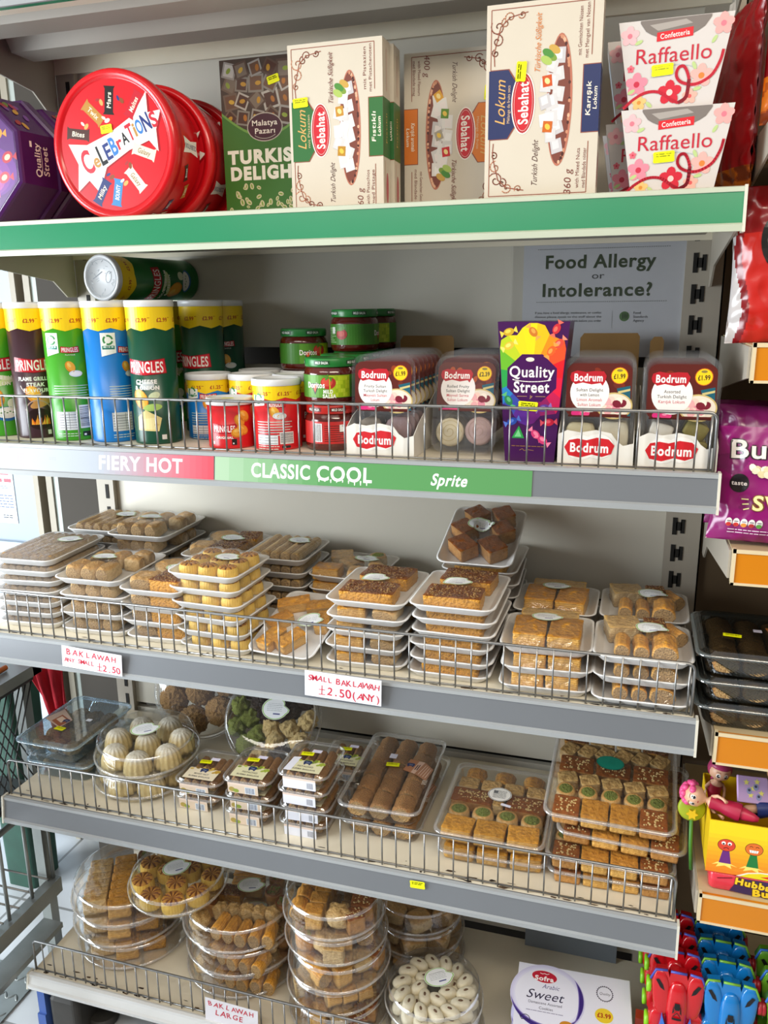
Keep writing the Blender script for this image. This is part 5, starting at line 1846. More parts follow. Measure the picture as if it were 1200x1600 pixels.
def pm(kind, a, b, h, seed=0):
    """pastry mesh of half widths a, b and height h, base at z = 0"""
    key = (kind, round(a, 4), round(b, 4), round(h, 4), seed)
    if key in PM:
        return PM[key]
    mb = MB()
    T = Matrix.Translation((0, 0, h / 2))
    off = seed * 5.3
    if kind in ('slab', 'pale_slab', 'nut_slab', 'brown_slab', 'gold_slab', 'glazed'):
        rr_ = random.Random(seed * 7 + int(a * 9000))
        rings = []
        L = 9
        for k in range(L):
            z = h * (k / (L - 1)) * .96
            ins = .0007 * (k % 2) + rr_.uniform(0, .0005) + (.0008 if k in (0,) else 0)
            ring = []
            for (x, y, _z) in subring(2 * a - 2 * ins, 2 * b - 2 * ins, .003, z):
                q = Vector((x, y, z))
                bl = 1 + .035 * noise.noise(q * 70 + Vector((off, 1, 2)))
                ring.append((x * bl, y * bl, z + (.0007 * noise.noise(q * 160 + Vector((off, 0, 0))) if k else 0)))
            rings.append(ring)
        mb.loft(rings, True, False, 0, True)
        tops = [rings[-1]]
        for f in (.96, .82, .55, .25):
            tops.append([(x * f, y * f, h * (.985 + .035 * (1 - f)) + .0016 * noise.noise(Vector((x * f * 110 + off, y * f * 110, 5)))) for (x, y, z) in rings[-1]])
        mb.loft(tops, False, True, 0, True)
        ms = [{'slab': P_GOLD, 'gold_slab': P_GOLD, 'pale_slab': P_PALE, 'nut_slab': P_NUTSLAB, 'brown_slab': P_BROWN, 'glazed': P_BROWN}[kind]]
        if kind == 'nut_slab':
            ms.append(P_DARK)
            ms.append(P_FILL)
            bits(mb, int(a * b * 2.2e5) + 12, a * .85, b * .85, h * .985, 1, seed)
            bits(mb, int(a * b * 1.0e5) + 5, a * .85, b * .85, h * .985, 2, seed + 3)
        if kind == 'brown_slab':
            ms.append(P_SES)
            bits(mb, int(a * b * 6e4) + 5, a * .7, b * .7, h * .99, 1, seed)
    elif kind == 'diamond':
        poly = [(-a, 0), (0, -b), (a, 0), (0, b)]
        def D(p, la, lo):
            # squash the rounded square onto a diamond
            x, y = p.x, p.y
            return Vector(((x + y) * a * .5, (y - x) * b * .5, p.z + nz(p, 3, .001, off)))
        mb.sq(1, 1, h / 2, .3, .3, 24, 12, D, T)
        ms = [P_GOLD]
    elif kind in ('log', 'gold_log', 'crumb_log', 'long_roll'):
        r = min(a, h / 2)
        rings = []
        n = 28
        cr = kind == 'crumb_log'
        for k, (y, s) in enumerate(((-b, .55), (-b, .86), (-b * .93, .99), (-b * .7, 1.0), (-b * .45, 1.0), (-b * .2, .985), (b * .1, .98), (b * .4, 1.0), (b * .7, 1.01), (b * .93, .99), (b, .86), (b, .55))):
            ring = []
            for i in range(n):
                q = 2 * PI * i / n
                rr = s * (1 + .10 * noise.noise(Vector((math.cos(q) * 2.5 + off, y * 60, math.sin(q) * 2.5))) + (.11 if cr else .03) * noise.noise(Vector((math.cos(q) * 7 + off, y * 190, math.sin(q) * 7))))
                ring.append((a * rr * math.cos(q), y, h / 2 + h / 2 * rr * math.sin(q)))
            rings.append(ring)
        mb.loft(rings[:2], True, False, 1, True)
        mb.loft(rings[1:11], False, False, 0, True)
        mb.loft(rings[10:], False, True, 1, True)
        ms = [{'log': P_TAN, 'gold_log': P_GOLD, 'crumb_log': P_ROLLT, 'long_roll': P_PALE}[kind], P_FILL]
    elif kind == 'bun':
        mb.sq(a, b, h / 2, .55, .5, 26, 16, lambda p, la, lo: p + Vector((nz(p, 70, .0026, off), nz(p, 80, .0014, off + 2), nz(p, 80, .0028, off + 5))), T)
        bx = MB()
        ms = [P_TAN, P_FILL]
        rings = []
        for y, s in ((-b * .985, .80), (-b * 1.01, .5)):
            rings.append([(a * s * math.cos(2 * PI * i / 16), y, h / 2 + h / 2 * s * math.sin(2 * PI * i / 16)) for i in range(16)])
        mb.loft(rings, False, True, 1, True)
    elif kind == 'maamoul':                 # fluted round cake with browned petal top
        n = 72
        prof = ((.88, 0), (.95, .05), (1.0, .22), (.985, .6), (.93, .80), (.86, .90), (.66, 1.0), (.42, 1.0), (.2, .95), (.05, .90))
        rings = []
        for (r_, z) in prof:
            ring = []
            for i in range(n):
                q = 2 * PI * i / n
                fl = 1 - (.075 * (.5 - .5 * math.cos(24 * q)) if z < .88 else 0)
                dz = -.13 * h * max(0, math.cos(9 * q)) ** 2 if .15 < r_ < .8 else 0
                ring.append((a * r_ * fl * math.cos(q), b * r_ * fl * math.sin(q), z * h + dz))
            rings.append(ring)
        mb.loft(rings[:6], True, False, 0, True)
        o = len(mb.v)
        top = rings[5:]
        mb.v += [p for rg in top for p in rg]
        for k in range(len(top) - 1):
            for i in range(n):
                j = (i + 1) % n
                mb.f.append((o + k * n + i, o + k * n + j, o + (k + 1) * n + j, o + (k + 1) * n + i))
                c = math.cos(9 * 2 * PI * (i + .5) / n)
                mb.mi.append(1 if (c > -.1 and 0 < k < 4) or (k == 0 and c > .6) else 2)
                mb.sm.append(True)
                mb.ink.append(None)
        mb.f.append(tuple(o + (len(top) - 1) * n + i for i in range(n)))
        mb.mi.append(1); mb.sm.append(False); mb.ink.append(None)
        ms = [P_YEL, P_YTOP, P_YMID]
    elif kind == 'dome':                    # ridged sugar-dusted dome
        n = 84
        rings = []
        for k in range(9):
            t = k / 8
            r_ = math.cos(t * PI / 2 * .96) ** .62
            ring = []
            for i in range(n):
                q = 2 * PI * i / n
                fl = 1 - .10 * (.5 + .5 * math.cos(14 * q))
                ring.append((a * r_ * fl * math.cos(q), b * r_ * fl * math.sin(q), h * math.sin(t * PI / 2)))
            rings.append(ring)
        mb.loft(rings, True, True, 0, True)
        ms = [P_POWD]
    elif kind == 'nest':
        mb.lathe([(a * .92, 0), (a, h * .2), (a * .98, h * .75), (a * .85, h), (a * .66, h * .96)], 24, cap1=True, mod=lambda q, z: 1 + .03 * noise.noise(Vector((math.cos(q) * 3, math.sin(q) * 3, z * 200 + off))))
        mb.lathe([(a * .70, h * .965), (0, h * .985)], 20, mi=1, cap0=False, cap1=False)
        bits(mb, 60, a * .42, a * .42, h * .985, 1, seed, (a * .06, a * .13), a * .09)
        ms = [P_TAN, P_PIST]
    elif kind == 'nut_cup':
        mb.lathe([(a * .86, 0), (a, h * .3), (a, h * .8), (a * .9, h), (a * .7, h * .9)], 26, cap1=True)
        mb.lathe([(a * .72, h * .90), (0, h * .92)], 20, mi=1, cap0=False, cap1=False)
        bits(mb, 44, a * .48, a * .48, h * .93, 1, seed, (a * .08, a * .16), a * .12)
        bits(mb, 12, a * .5, a * .5, h * .96, 2, seed + 2, (a * .10, a * .18), a * .14)
        ms = [P_BROWN, P_FILL, P_PIST]
    elif kind == 'twist':                   # gathered filo parcel
        def D(p, la, lo):
            s = 1 + .16 * math.sin(lo * 5 + p.z * 160) * (1 if p.z > 0 else .4) + nz(p, 120, .12, off)
            return Vector((p.x * s, p.y * s, p.z + nz(p, 140, .004, off + 2)))
        mb.sq(a, b, h / 2, .8, .8, 26, 14, D, T)
        ms = [P_PALE]
    elif kind == 'shred':
        mb.sq(a, b, h / 2, 1, 1, 52, 32, lambda p, la, lo: p * (1 + .16 * noise.noise(p * 190 + Vector((off, 0, 0))) + .12 * noise.noise(p * 420)), T)
        ms = [P_SHRED]
    elif kind in ('choc', 'pist_ball', 'almond_lump'):
        mb.sq(a, b, h / 2, .9, .9, 34, 22, lambda p, la, lo: p * (1 + .34 * noise.noise(p * 110 + Vector((off, 0, 0))) + .16 * noise.noise(p * 320 + Vector((off, 0, 0)))), T)
        ms = [{'choc': P_CHOC, 'pist_ball': P_PIST, 'almond_lump': P_SES}[kind]]
    elif kind == 'biscuit':                 # pale oval shortbread with one dark almond
        def D(p, la, lo):
            return Vector((p.x, p.y, p.z - .12 * h * math.exp(-(p.x * p.x / (a * .40) ** 2 + p.y * p.y / (b * .35) ** 2)) * (1 if p.z > 0 else 0)))
        mb.sq(a, b, h / 2, .9, .9, 22, 12, D, T)
        mb.sq(a * .26, b * .20, h * .14, nu=12, nv=8, M=Matrix.Translation((0, 0, h * .87)), mi=1)
        ms = [P_WHITE, P_ALM]
    me = mb.mesh('pastry', ms)
    PM[key] = me
    return me


FOAM = mat('white_foam', '#ebe9e6', 0.55, noise_amt=.02, scale=20)
FILM = clear('cling_film', refl=0.03, haze=0.03, rough=0.10, bump=0.45, bscale=35, fres=0.30)
LIDCLEAR = clear('clear_lid', refl=0.04, haze=0.012, rough=0.04, bump=0.08, bscale=18, fres=0.42)
BOXCLEAR = clear('clear_box', refl=0.04, haze=0.012, rough=0.05, fres=0.40)

FILMW = clear('cling_film_glare_haze', refl=0.08, haze=0.12, rough=0.14, bump=0.8, bscale=40, fres=0.45)  # white haze in the film colour stands in for its glare
RIM = clear('clear_rim_highlight', refl=0.12, haze=0.16, rough=0.08, fres=0.6)  # white haze mixed in as the bright highlight along box and platter rims


def leaf_art(rx=.0235, ry=.0185, seed=0):
    """the paper label: a rounded leaf with a pointed corner and a bite out of its edge, green rim, grey print"""
    a = Art()

    def shp(s):
        pts = []
        for i in range(28):
            q = 2 * PI * i / 28
            k = s
            if .15 < q < .75:
                k *= 1 - .22 * math.sin((q - .15) / .6 * PI)
            if 5.9 < q or q < .12:
                k *= 1.10
            pts.append((rx * k * math.cos(q), ry * k * math.sin(q)))
        return pts
    a.poly(shp(1.0), '#f0f2ee')
    a.poly(shp(.965), '#8ec24e')
    a.poly(shp(.90), '#eceef0')
    r = random.Random(seed)
    for i in range(5):
        y = ry * (.45 - .16 * i)
        x0 = -rx * .62 * math.sqrt(max(.05, 1 - (y / ry) ** 2))
        a.lines(x0, y, -x0 * .9, 1, .002, ry * .045, '#a9aeb2')
    a.rect(-rx * .1, -ry * .52, rx * .42, -ry * .40, '#4a4f86')
    return a


def heightfield(w, d, rim, pieces, N=26, gap=.0006):
    """film stretched over the pieces: pinned at the rim, tented over the tops"""
    H = [[rim] * (N + 1) for _ in range(N + 1)]
    base = [[None] * (N + 1) for _ in range(N + 1)]
    for j in range(N + 1):
        for i in range(N + 1):
            x, y = -w / 2 + w * i / N, -d / 2 + d * j / N
            for (k, px, py, a, b, h, z0, rz) in pieces:
                c, s = math.cos(-rz), math.sin(-rz)
                u, v = (x - px) * c - (y - py) * s, (x - px) * s + (y - py) * c
                m = .0015
                if (abs(u) / (a + m)) ** 3 + (abs(v) / (b + m)) ** 3 < 1:
                    base[j][i] = max(base[j][i] or 0, z0 + h + gap)
            if base[j][i]:
                H[j][i] = max(H[j][i], base[j][i])
    for _ in range(14):
        G = [r[:] for r in H]
        for j in range(1, N):
            for i in range(1, N):
                v = (G[j - 1][i] + G[j + 1][i] + G[j][i - 1] + G[j][i + 1]) / 4
                H[j][i] = max(base[j][i] or 0, v)
    def pos(i, j):
        u, v = 2 * i / N - 1, 2 * j / N - 1
        k = 1 - .075 * (u * v) ** 2
        x, y = u * w / 2 * k, v * d / 2 * k
        e = min(1, (1 - max(abs(u), abs(v))) * 6)
        return (x, y, H[j][i] + e * .0008 * noise.noise(Vector((x * 70, y * 70, w * 9))))
    def h(x, y):
        fi, fj = (x / w + .5) * N, (y / d + .5) * N
        i, j = max(0, min(N - 1, int(fi))), max(0, min(N - 1, int(fj)))
        u, v = min(1, max(0, fi - i)), min(1, max(0, fj - j))
        return (H[j][i] * (1 - u) + H[j][i + 1] * u) * (1 - v) + (H[j + 1][i] * (1 - u) + H[j + 1][i + 1] * u) * v
    grid = [[pos(i, j) for i in range(N + 1)] for j in range(N + 1)]
    return grid, h


def foam_tray(label, group, loc, rot, w, d, pieces, rim=.014, leaf=(0, 0, 0), film=None, cat='pastry tray', name='pastry_tray'):
    t = thing(name, label, cat, loc, rot, group)
    r = .018
    b = MB()
    b.loft([rring(w * .80, d * .84, r * .8, 0.0), rring(w * .84, d * .88, r * .9, .0006), rring(w * .975, d * .98, r, rim * .82), rring(w, d, r, rim * .9), rring(w, d, r, rim), rring(w * .955, d * .965, r * .92, rim * 1.0), rring(w * .93, d * .945, r * .9, rim * .82), rring(w * .81, d * .85, r * .8, .0032), rring(w * .78, d * .82, r * .7, .0026)], True, True, 0, True)
    link('foam_tray', b.mesh('foam_tray', FOAM), t)
    for (k, x, y, a, bb, h, z0, rz) in pieces:
        link('pastry', pm(k, a, bb, h, int(abs(x) * 997 + abs(y) * 331) % 3), t, (x, y, z0), (0, 0, rz))
    g, hf = heightfield(w * .985, d * .985, rim, pieces)
    link('cling_film', MB().loft(g, False, False, 0, True, False).mesh('cling_film', film or FILM), t)
    if leaf:
        lx, ly, lr = leaf
        A = leaf_art(seed=len(label))
        c, s = math.cos(lr), math.sin(lr)
        def mp(x, y, h):
            X, Y = lx + x * c - y * s, ly + x * s + y * c
            return (X, Y, hf(X, Y) + .0012 + h)
        A.build('paper_label', t, mp, .004, ink_mat('label_paper', 0.55), lift=.0004)
    return t


def grid_pieces(kind, nx, ny, px, py, a, b, h, z0=.0030, rz=0.0, jit=.001, seed=1, ox=0, oy=0):
    r = random.Random(seed)
    out = []
    for j in range(ny):
        for i in range(nx):
            out.append((kind, ox + (i - (nx - 1) / 2) * px + r.uniform(-jit, jit), oy + (j - (ny - 1) / 2) * py + r.uniform(-jit, jit), a, b, h * r.uniform(.93, 1.0), z0, rz + r.uniform(-.05, .05)))
    return out


POS = {1: ('only tray',), 2: ('upper', 'lower'), 3: ('topmost', 'middle', 'lowest'), 4: ('topmost', 'second from the top', 'third from the top', 'lowest')}


def ordinal(i, n):
    """i counts from the bottom"""
    t = n - 1 - i
    if i == 0:
        return 'lowest'
    return ('topmost', 'second from top', 'third from top', 'fourth from top', 'fifth from top', 'sixth from top', 'seventh from top')[t]


def stack(proto, n, x, y, z, pitch, what, group, rz=0.0, jit=.003, lean=(0, 0), seed=0, tilt_top=None):
    r = random.Random(seed + 17)
    for i in range(n):
        lab = '%s, %s' % (what, ordinal(i, n)) if n > 1 else what
        loc = (x + lean[0] * i + r.uniform(-jit, jit), y + lean[1] * i + r.uniform(-jit, jit), z + pitch * i)
        rot = (0, 0, rz + r.uniform(-.04, .04))
        if i == n - 1 and tilt_top:
            rot = (tilt_top[0], tilt_top[1], rot[2])
            loc = (loc[0], loc[1], loc[2] + tilt_top[2])
        if i == 0 and proto.get('fresh'):
            proto.location, proto.rotation_euler, proto['label'], proto['group'] = loc, rot, lab, group
            del proto['fresh']
        else:
            dup(proto, lab, loc, rot, group)


def proto(*a, **k):
    t = foam_tray('x', 'x', (0, 0, 0), (0, 0, 0), *a, **k)
    t['fresh'] = 1
    return t


# ------------------------------------------------------------------ foam tray shelf
ZT = Z3 + 0.0004
# long pale rolls at the far left; white film haze stands in for glare
hA = .0165
pA = proto(.132, .185, [('long_roll', (i - 3) * .0163, .0, .0078, .074, hA - .001, .003, 0) for i in range(7)], leaf=(.022, .03, .3), film=FILMW)
stack(pA, 7, .072, .118, ZT, .0205, 'foam tray of long thin rolls at the far left front', 'trays of long rolls', seed=1, rz=.06)
pB = proto(.135, .150, [('long_roll', (i - 2) * .021, .0, .0098, .060, .021, .003, 0) for i in range(5)], leaf=(.02, .02, -.2))
stack(pB, 6, .092, .298, ZT, .0255, 'foam tray of fat rolls behind the long thin rolls', 'trays of long rolls', seed=2, rz=.05)
# buns cut open at the front
bunp = grid_pieces('bun', 3, 2, .029, .075, .0145, .031, .0285, seed=3, oy=-.004) + [('bun', .030, .055, .0145, .016, .026, .003, .3)]
bunp = [('bun', (i - 1) * .031 - .008, -.045, .0145, .026, .0285, .003, .02 * i) for i in range(3)] + [('bun', .040, .012 + .034 * k, .0145, .017, .0275, .003, PI / 2 * 1.02) for k in range(2)] + [('bun', -.035 + .036 * k, .022 + .004 * k, .016, .028, .0265, .003, .1) for k in range(2)] 
pC = proto(.138, .178, bunp, leaf=(-.012, -.005, .1))
stack(pC, 4, .216, .114, ZT, .0325, 'foam tray of plump nut buns in the front row', 'trays of nut buns', seed=4, rz=.03)
stack(pC, 5, .205, .285, ZT, .0285 + .0040, 'foam tray of plump nut buns in the back row', 'trays of nut buns', seed=5)
# nutty pastries
nutp = [('bun', -.030, -.042, .0235, .028, .026, .003, .1), ('nut_slab', .022, -.040, .030, .030, .025, .003, -.05), ('bun', -.02, .030, .030, .028, .026, .003, .8), ('nut_slab', .030, .035, .024, .030, .024, .003, .2)]
pD = proto(.126, .180, nutp, leaf=(.012, .0, .2))
stack(pD, 4, .345, .112, ZT, .0295, 'foam tray of nut crusted pastries left of the yellow cakes', 'trays of nut crusted pastries', seed=6)
stack(pD, 4, .364, .288, ZT, .0325, 'foam tray of nut crusted pastries behind the yellow cakes', 'trays of nut crusted pastries', seed=7, rz=-.03, jit=.001)
# yellow fluted cakes
mp_ = [('maamoul', (i - 1) * .0385, (j - 1) * .0385, .0185, .0185, .0215, .003, .4 * i + j) for j in range(3) for i in range(3)]
pE = proto(.140, .142, mp_, leaf=(.014, .004, -.1))
stack(pE, 6, .472, .083, ZT, .0243, 'foam tray of yellow fluted cakes with browned tops', 'trays of yellow fluted cakes', seed=8, rz=-.06, lean=(-.0055, 0.004))
stack(pB, 5, .4995, .275, ZT, .0262, 'foam tray of fat rolls right of the yellow cakes', 'trays of long rolls', seed=9, rz=-.03, jit=.001)
# one tilted tray of diamonds
dm = [('diamond', -.030 + .030 * i, -.052 + .0 * i, .026, .040, .020, .003, .35) for i in range(1)]
dm = [('gold_slab', -.030, -.050, .015, .026, .019, .003, -.25), ('gold_slab', .006, -.048, .015, .026, .019, .003, -.5), ('gold_slab', -.040, -.002, .014, .024, .018, .003, -.6), ('gold_slab', -.036, .048, .014, .030, .019, .003, -1.1), ('gold_slab', .020, .050, .014, .028, .019, .003, -1.2), ('gold_slab', .040, .012, .013, .024, .018, .003, .2)]
pF = proto(.126, .176, dm, leaf=(.018, .004, .15))
stack(pF, 1, .606, .098, ZT + .0125, 0, 'single tilted white foam tray of golden baklava in the middle of the shelf', 'trays of golden baklava', rz=-.10, jit=0)
tF = pF
tF.rotation_euler = (math.radians(17), math.radians(0), -.10)
tF.location = (.600, .100, ZT + .0275)
# mixed pastries behind
mx = [('slab', -.035, -.05, .026, .022, .022, .003, .1), ('bun', .022, -.05, .016, .022, .023, .003, .2), ('bun', .048, -.01, .014, .026, .022, .003, .5), ('bun', -.008, .0, .02, .024, .023, .003, .9), ('pale_slab', -.04, .03, .022, .028, .022, .003, .4), ('nest', .03, .045, .018, .018, .022, .003, 0)]
pG = proto(.136, .160, mx, leaf=(.020, .010, .0))
stack(pG, 4, .642, .276, ZT, .0268, 'foam tray of mixed baklava behind the single tilted tray', 'trays of mixed baklava', seed=11, rz=-.04, jit=.001)
# nut slabs, centre
sl = [('nut_slab', -.002, -.044, .046, .030, .0225, .003, .03), ('nut_slab', .004, .040, .044, .032, .0225, .003, -.03)]
pH = proto(.138, .178, sl, leaf=(-.008, .0, .1))
mx2 = [('slab', -.030, -.045, .024, .030, .0205, .003, .1), ('bun', .028, -.044, .022, .028, .021, .003, -.1), ('bun', -.03, .04, .026, .03, .0205, .003, .4), ('slab', .03, .04, .024, .03, .0205, .003, .1)]
pI = proto(.138, .178, mx2, leaf=None)
stack(pI, 4, .738, .110, ZT, .0262, 'foam tray of mixed pastries in the centre stack', 'trays of mixed baklava', seed=12, lean=(.002, 0))
stack(pH, 1, .742, .112, ZT + .0262 * 4, .026, 'white foam tray of two nut slabs on top of the centre stack', 'trays of nut slabs', seed=13, jit=0, rz=.02)
sl3 = [('nut_slab', .0, -.046, .046, .026, .0185, .003, .0), ('slab', .002, .030, .044, .040, .018, .003, .02)]
pJ = proto(.136, .180, sl3, leaf=None)
stack(pJ, 5, .884, .108, ZT, .0226, 'foam tray of flat nut slabs right of the centre stack', 'trays of nut slabs', seed=14, lean=(.001, .0))
stack(pH, 1, .886, .104, ZT + .0226 * 5, .026, 'white foam tray of two nut slabs on top of the tall stack right of centre', 'trays of nut slabs', seed=15, jit=0)
# glazed squares tilted up at the back
gz = [('glazed', -.026, -.046, .019, .024, .026, .003, .75), ('glazed', .026, -.044, .019, .024, .026, .003, .70), ('glazed', -.034, .006, .018, .021, .026, .003, .85), ('glazed', .034, .010, .018, .021, .026, .003, .6), ('glazed', -.020, .054, .018, .020, .026, .003, .8), ('glazed', .028, .058, .018, .020, .026, .003, .5)]
pK = proto(.136, .180, gz, leaf=(-.006, .014, .15))
stack(pJ, 6, .895, .2925, ZT, .0226, 'foam tray of flat nut slabs under the tilted glazed squares', 'trays of nut slabs', seed=16, jit=.001)
stack(pK, 1, .895, .288, ZT, 0, 'tilted foam tray of glazed brown squares on top of the back row', 'trays of glazed squares', jit=0)
tK = pK
tK.location = (.892, .268, ZT + .0226 * 6 + .027)
tK.rotation_euler = (math.radians(19), 0, -.03)
# big golden squares
sq2 = [('slab', -.0265, -.020, .0250, .040, .028, .003, .02), ('slab', .0275, -.022, .0245, .042, .0285, .003, -.04), ('pale_slab', .0, .042, .046, .016, .0265, .003, .0)]
pL = proto(.140, .142, sq2, leaf=(-.004, .014, .0))
stack(pL, 3, 1.030, .078, ZT, .0323, 'white foam tray of large golden filo squares at the front', 'trays of golden squares', seed=18, rz=.01)
stack(pL, 3, 1.034, .236, ZT, .0323, 'white foam tray of large golden filo squares in the back row', 'trays of golden squares', seed=19, lean=(0, -.002))
# rolls at the right end
rl = [('gold_log', -.030, -.030, .0115, .026, .024, .003, .0), ('gold_log', -.003, -.030, .0115, .026, .024, .003, .03), ('gold_log', .031, -.030, .0185, .027, .029, .003, -.02), ('pale_slab', -.030, .032, .026, .026, .027, .003, .2), ('nut_slab', .018, .036, .016, .024, .027, .003, .1), ('gold_log', .046, .030, .012, .022, .025, .003, .5)]
pM = proto(.143, .145, rl, leaf=(.012, .012, -.1))
stack(pM, 3, 1.172, .076, ZT, .0332, 'white foam tray of thick baklava rolls at the right end, front stack', 'trays of baklava rolls', seed=20)
stack(pM, 3, 1.176, .240, ZT, .0332, 'white foam tray of thick baklava rolls at the right end, back stack', 'trays of baklava rolls', seed=21, lean=(0, -.002), jit=.002)


# ------------------------------------------------------------------ clear rectangular boxes
def tub_ring(w, d, r, z, ribs=0.0, n=9):
    pts = rring(w, d, r, z, n)
    if not ribs:
        return pts
    # add points along the straights and ripple them
    out = []
    m = len(pts)
    for i in range(m):
        p, q = pts[i], pts[(i + 1) % m]
        L = math.hypot(q[0] - p[0], q[1] - p[1])
        k = max(1, int(L / .003))
        for s in range(k):
            x, y = p[0] + (q[0] - p[0]) * s / k, p[1] + (q[1] - p[1]) * s / k
            f = 1 - ribs * (.5 + .5 * math.cos(s * PI)) if k > 3 else 1 - ribs * .5
            out.append((x * f, y * f, z))
    return out


def clear_box(label, group, loc, rot, w, d, h, pieces, material=None, art=None, cat='pastry box', lidh=.008, name='pastry_box', frontart=None, ribs=.012, rim=None):
    t = thing(name, label, cat, loc, rot, group)
    m = material or BOXCLEAR
    r = .018
    hb = h - lidh
    b = MB()
    b.loft([tub_ring(w * .84, d * .87, r, .001, ribs), tub_ring(w * .86, d * .89, r, .0035, ribs), tub_ring(w * .93, d * .94, r, hb * .93, ribs)], True, False, 0, True)
    b.loft([rring(w * .93, d * .94, r, hb * .93, 8), rring(w, d, r * 1.1, hb * .97, 8), rring(w, d, r * 1.1, hb, 8)], False, False, 1, True)
    link('clear_base', b.mesh('clear_base', [m, rim or RIM]), t)
    l = MB()
    l.loft([rring(w * 1.005, d * 1.005, r * 1.1, hb - .001, 8), rring(w * 1.005, d * 1.005, r * 1.1, hb + .0022, 8), rring(w * .955, d * .965, r, hb + .003, 8)], False, False, 1, True)
    l.loft([rring(w * .955, d * .965, r, hb + .003, 8), rring(w * .90, d * .92, r * .9, h - .0012, 8), rring(w * .88, d * .905, r * .9, h, 8), rring(w * .85, d * .88, r * .8, h - .0012, 8)], False, True, 0, True)
    link('clear_lid', l.mesh('clear_lid', [m, rim or RIM]), t)
    for (k, x, y, a, bb, hh, z0, rz) in pieces:
        link('pastry', pm(k, a, bb, hh, int(abs(x) * 997 + abs(y) * 331) % 3), t, (x, y, z0), (0, 0, rz))
    if art:
        A = Art()
        art(A)
        A.build('printed_label', t, TOP(h - .0010), m=ink_mat('label_paper', 0.55))
    if frontart:
        A = Art()
        frontart(A)
        A.build('front_label', t, plane((0, -d / 2 * .965, hb * .5), (1, 0, 0), (0, -.06, 1)), m=ink_mat('label_paper', 0.55))
    return t


ZB = Z4 + 0.0004


def crest(a, x, y, s):
    a.poly([(x - .009 * s, y + .002 * s), (x - .006 * s, y + .007 * s), (x + .006 * s, y + .007 * s), (x + .009 * s, y + .002 * s), (x + .007 * s, y - .004 * s), (x - .007 * s, y - .004 * s)], '#20305c')
    a.ell(x - .005 * s, y - .0055 * s, .002 * s, .002 * s, '#20305c')
    a.ell(x + .005 * s, y - .0055 * s, .002 * s, .002 * s, '#20305c')
    a.text('The', x, y + .001 * s, .003 * s, '#c9d0e4', w=.008 * s)


BLUERIM = clear('blue_clear_rim', tint=(.7, .85, .95), refl=.12, haze=.35, hazecol=(.45, .66, .82), rough=.07, fres=.6)
BLUECLEAR = clear('blue_clear_box', tint=(.80, .90, .96), refl=.08, haze=.09, hazecol=(.55, .74, .88), rough=.05, fres=.55)


def art_blue(a):
    a.poly([(-.066, -.015), (-.010, -.040), (-.004, -.005), (-.052, .03)], '#c9b4a6')
    a.poly([(-.045, -.02), (-.012, -.036), (-.006, -.008), (-.04, .008)], '#9a5a3a')
    a.poly([(-.040, -.012), (-.020, -.022), (-.015, -.008), (-.036, .002)], '#e0c9b4')
    crest(a, -.014, -.012, .9)
    a.rect(.024, .0, .036, .010, '#e6eaf4')


def grid_bumps(nx, ny, w, d, kind, h, z0=.004, seed=0, f=.94):
    return grid_pieces(kind, nx, ny, w / nx, d / ny, w / nx / 2 * f, d / ny / 2 * f, h, z0, seed=seed, jit=.0006)


bp_ = grid_bumps(3, 4, .112, .160, 'shred', .024, seed=4, f=1.0)
cb = clear_box('blue tinted clear box of nut balls, lower of the two', 'blue tinted boxes', (.062, .168, ZB), (0, 0, .03), .150, .205, .044, bp_, BLUECLEAR, art_blue, ribs=.006, rim=BLUERIM)
tb = dup(cb, 'blue tinted clear box of nut balls, upper one with a yellow sticker', (.050, .160, ZB + .0445), (0, 0, -.03), 'blue tinted boxes')
yellow_sticker(tb, TOP(.043), -.004, -.044, -.1, .024, .013)


def art_small(kind):
    def f(a):
        bg = {'nut': '#e2d4b8', 'pist': '#d9d3ac', 'pist2': '#dcd6b0'}[kind]
        a.rect(-.032, -.050, .032, -.014, bg)
        r = random.Random(3)
        c = ('#b8912f', '#8a6a2a', '#c8a84a') if kind == 'nut' else ('#9aa83a', '#b8c04a', '#7a8a2a')
        for i in range(16):
            x = r.uniform(-.031, .031)
            a.ell(x, -.014 + r.uniform(-.006, .004) - (.006 if abs(x) > .02 else 0), .0042, .003, r.choice(c), r.uniform(0, 3), 8)
        crest(a, .0, -.020, .95)
        a.text('MIXED NUT' if kind == 'nut' else 'PISTACHIO', .0, -.0325, .0045, '#3a3330', w=.030, bold=.03)
        a.text('BURMA BAKLAVA', .0, -.0415, .0045, '#3a3330', w=.044, bold=.03)
        if kind == 'pist2':
            a.poly([(-.036, -.050), (-.022, -.050), (-.018, -.004), (-.032, -.006)], '#e3e3ee')
        a.rect(-.006, .016, .012, .026, '#e4def2')
    return f


def front_small(a):
    a.rect(-.034, -.011, .026, .010, '#d6c2ac')
    a.rect(-.034, .006, .026, .0105, '#e3cdbd')
    a.ell(-.026, -.004, .006, .005, '#a8924a')
    a.ell(-.018, -.006, .006, .004, '#8a9a3a')
    a.barcode(.0, -.010, .020, .004, '#3a4a6a', '#d6dce4', seed=6)


def front_white(a):
    a.rect(-.034, -.012, .028, .010, '#e2e3ec')
    a.rect(-.034, .006, .028, .0105, '#e3cdbd')
    a.barcode(.010, -.010, .024, .004, '#5a6272', '#e2e3ec', seed=8)


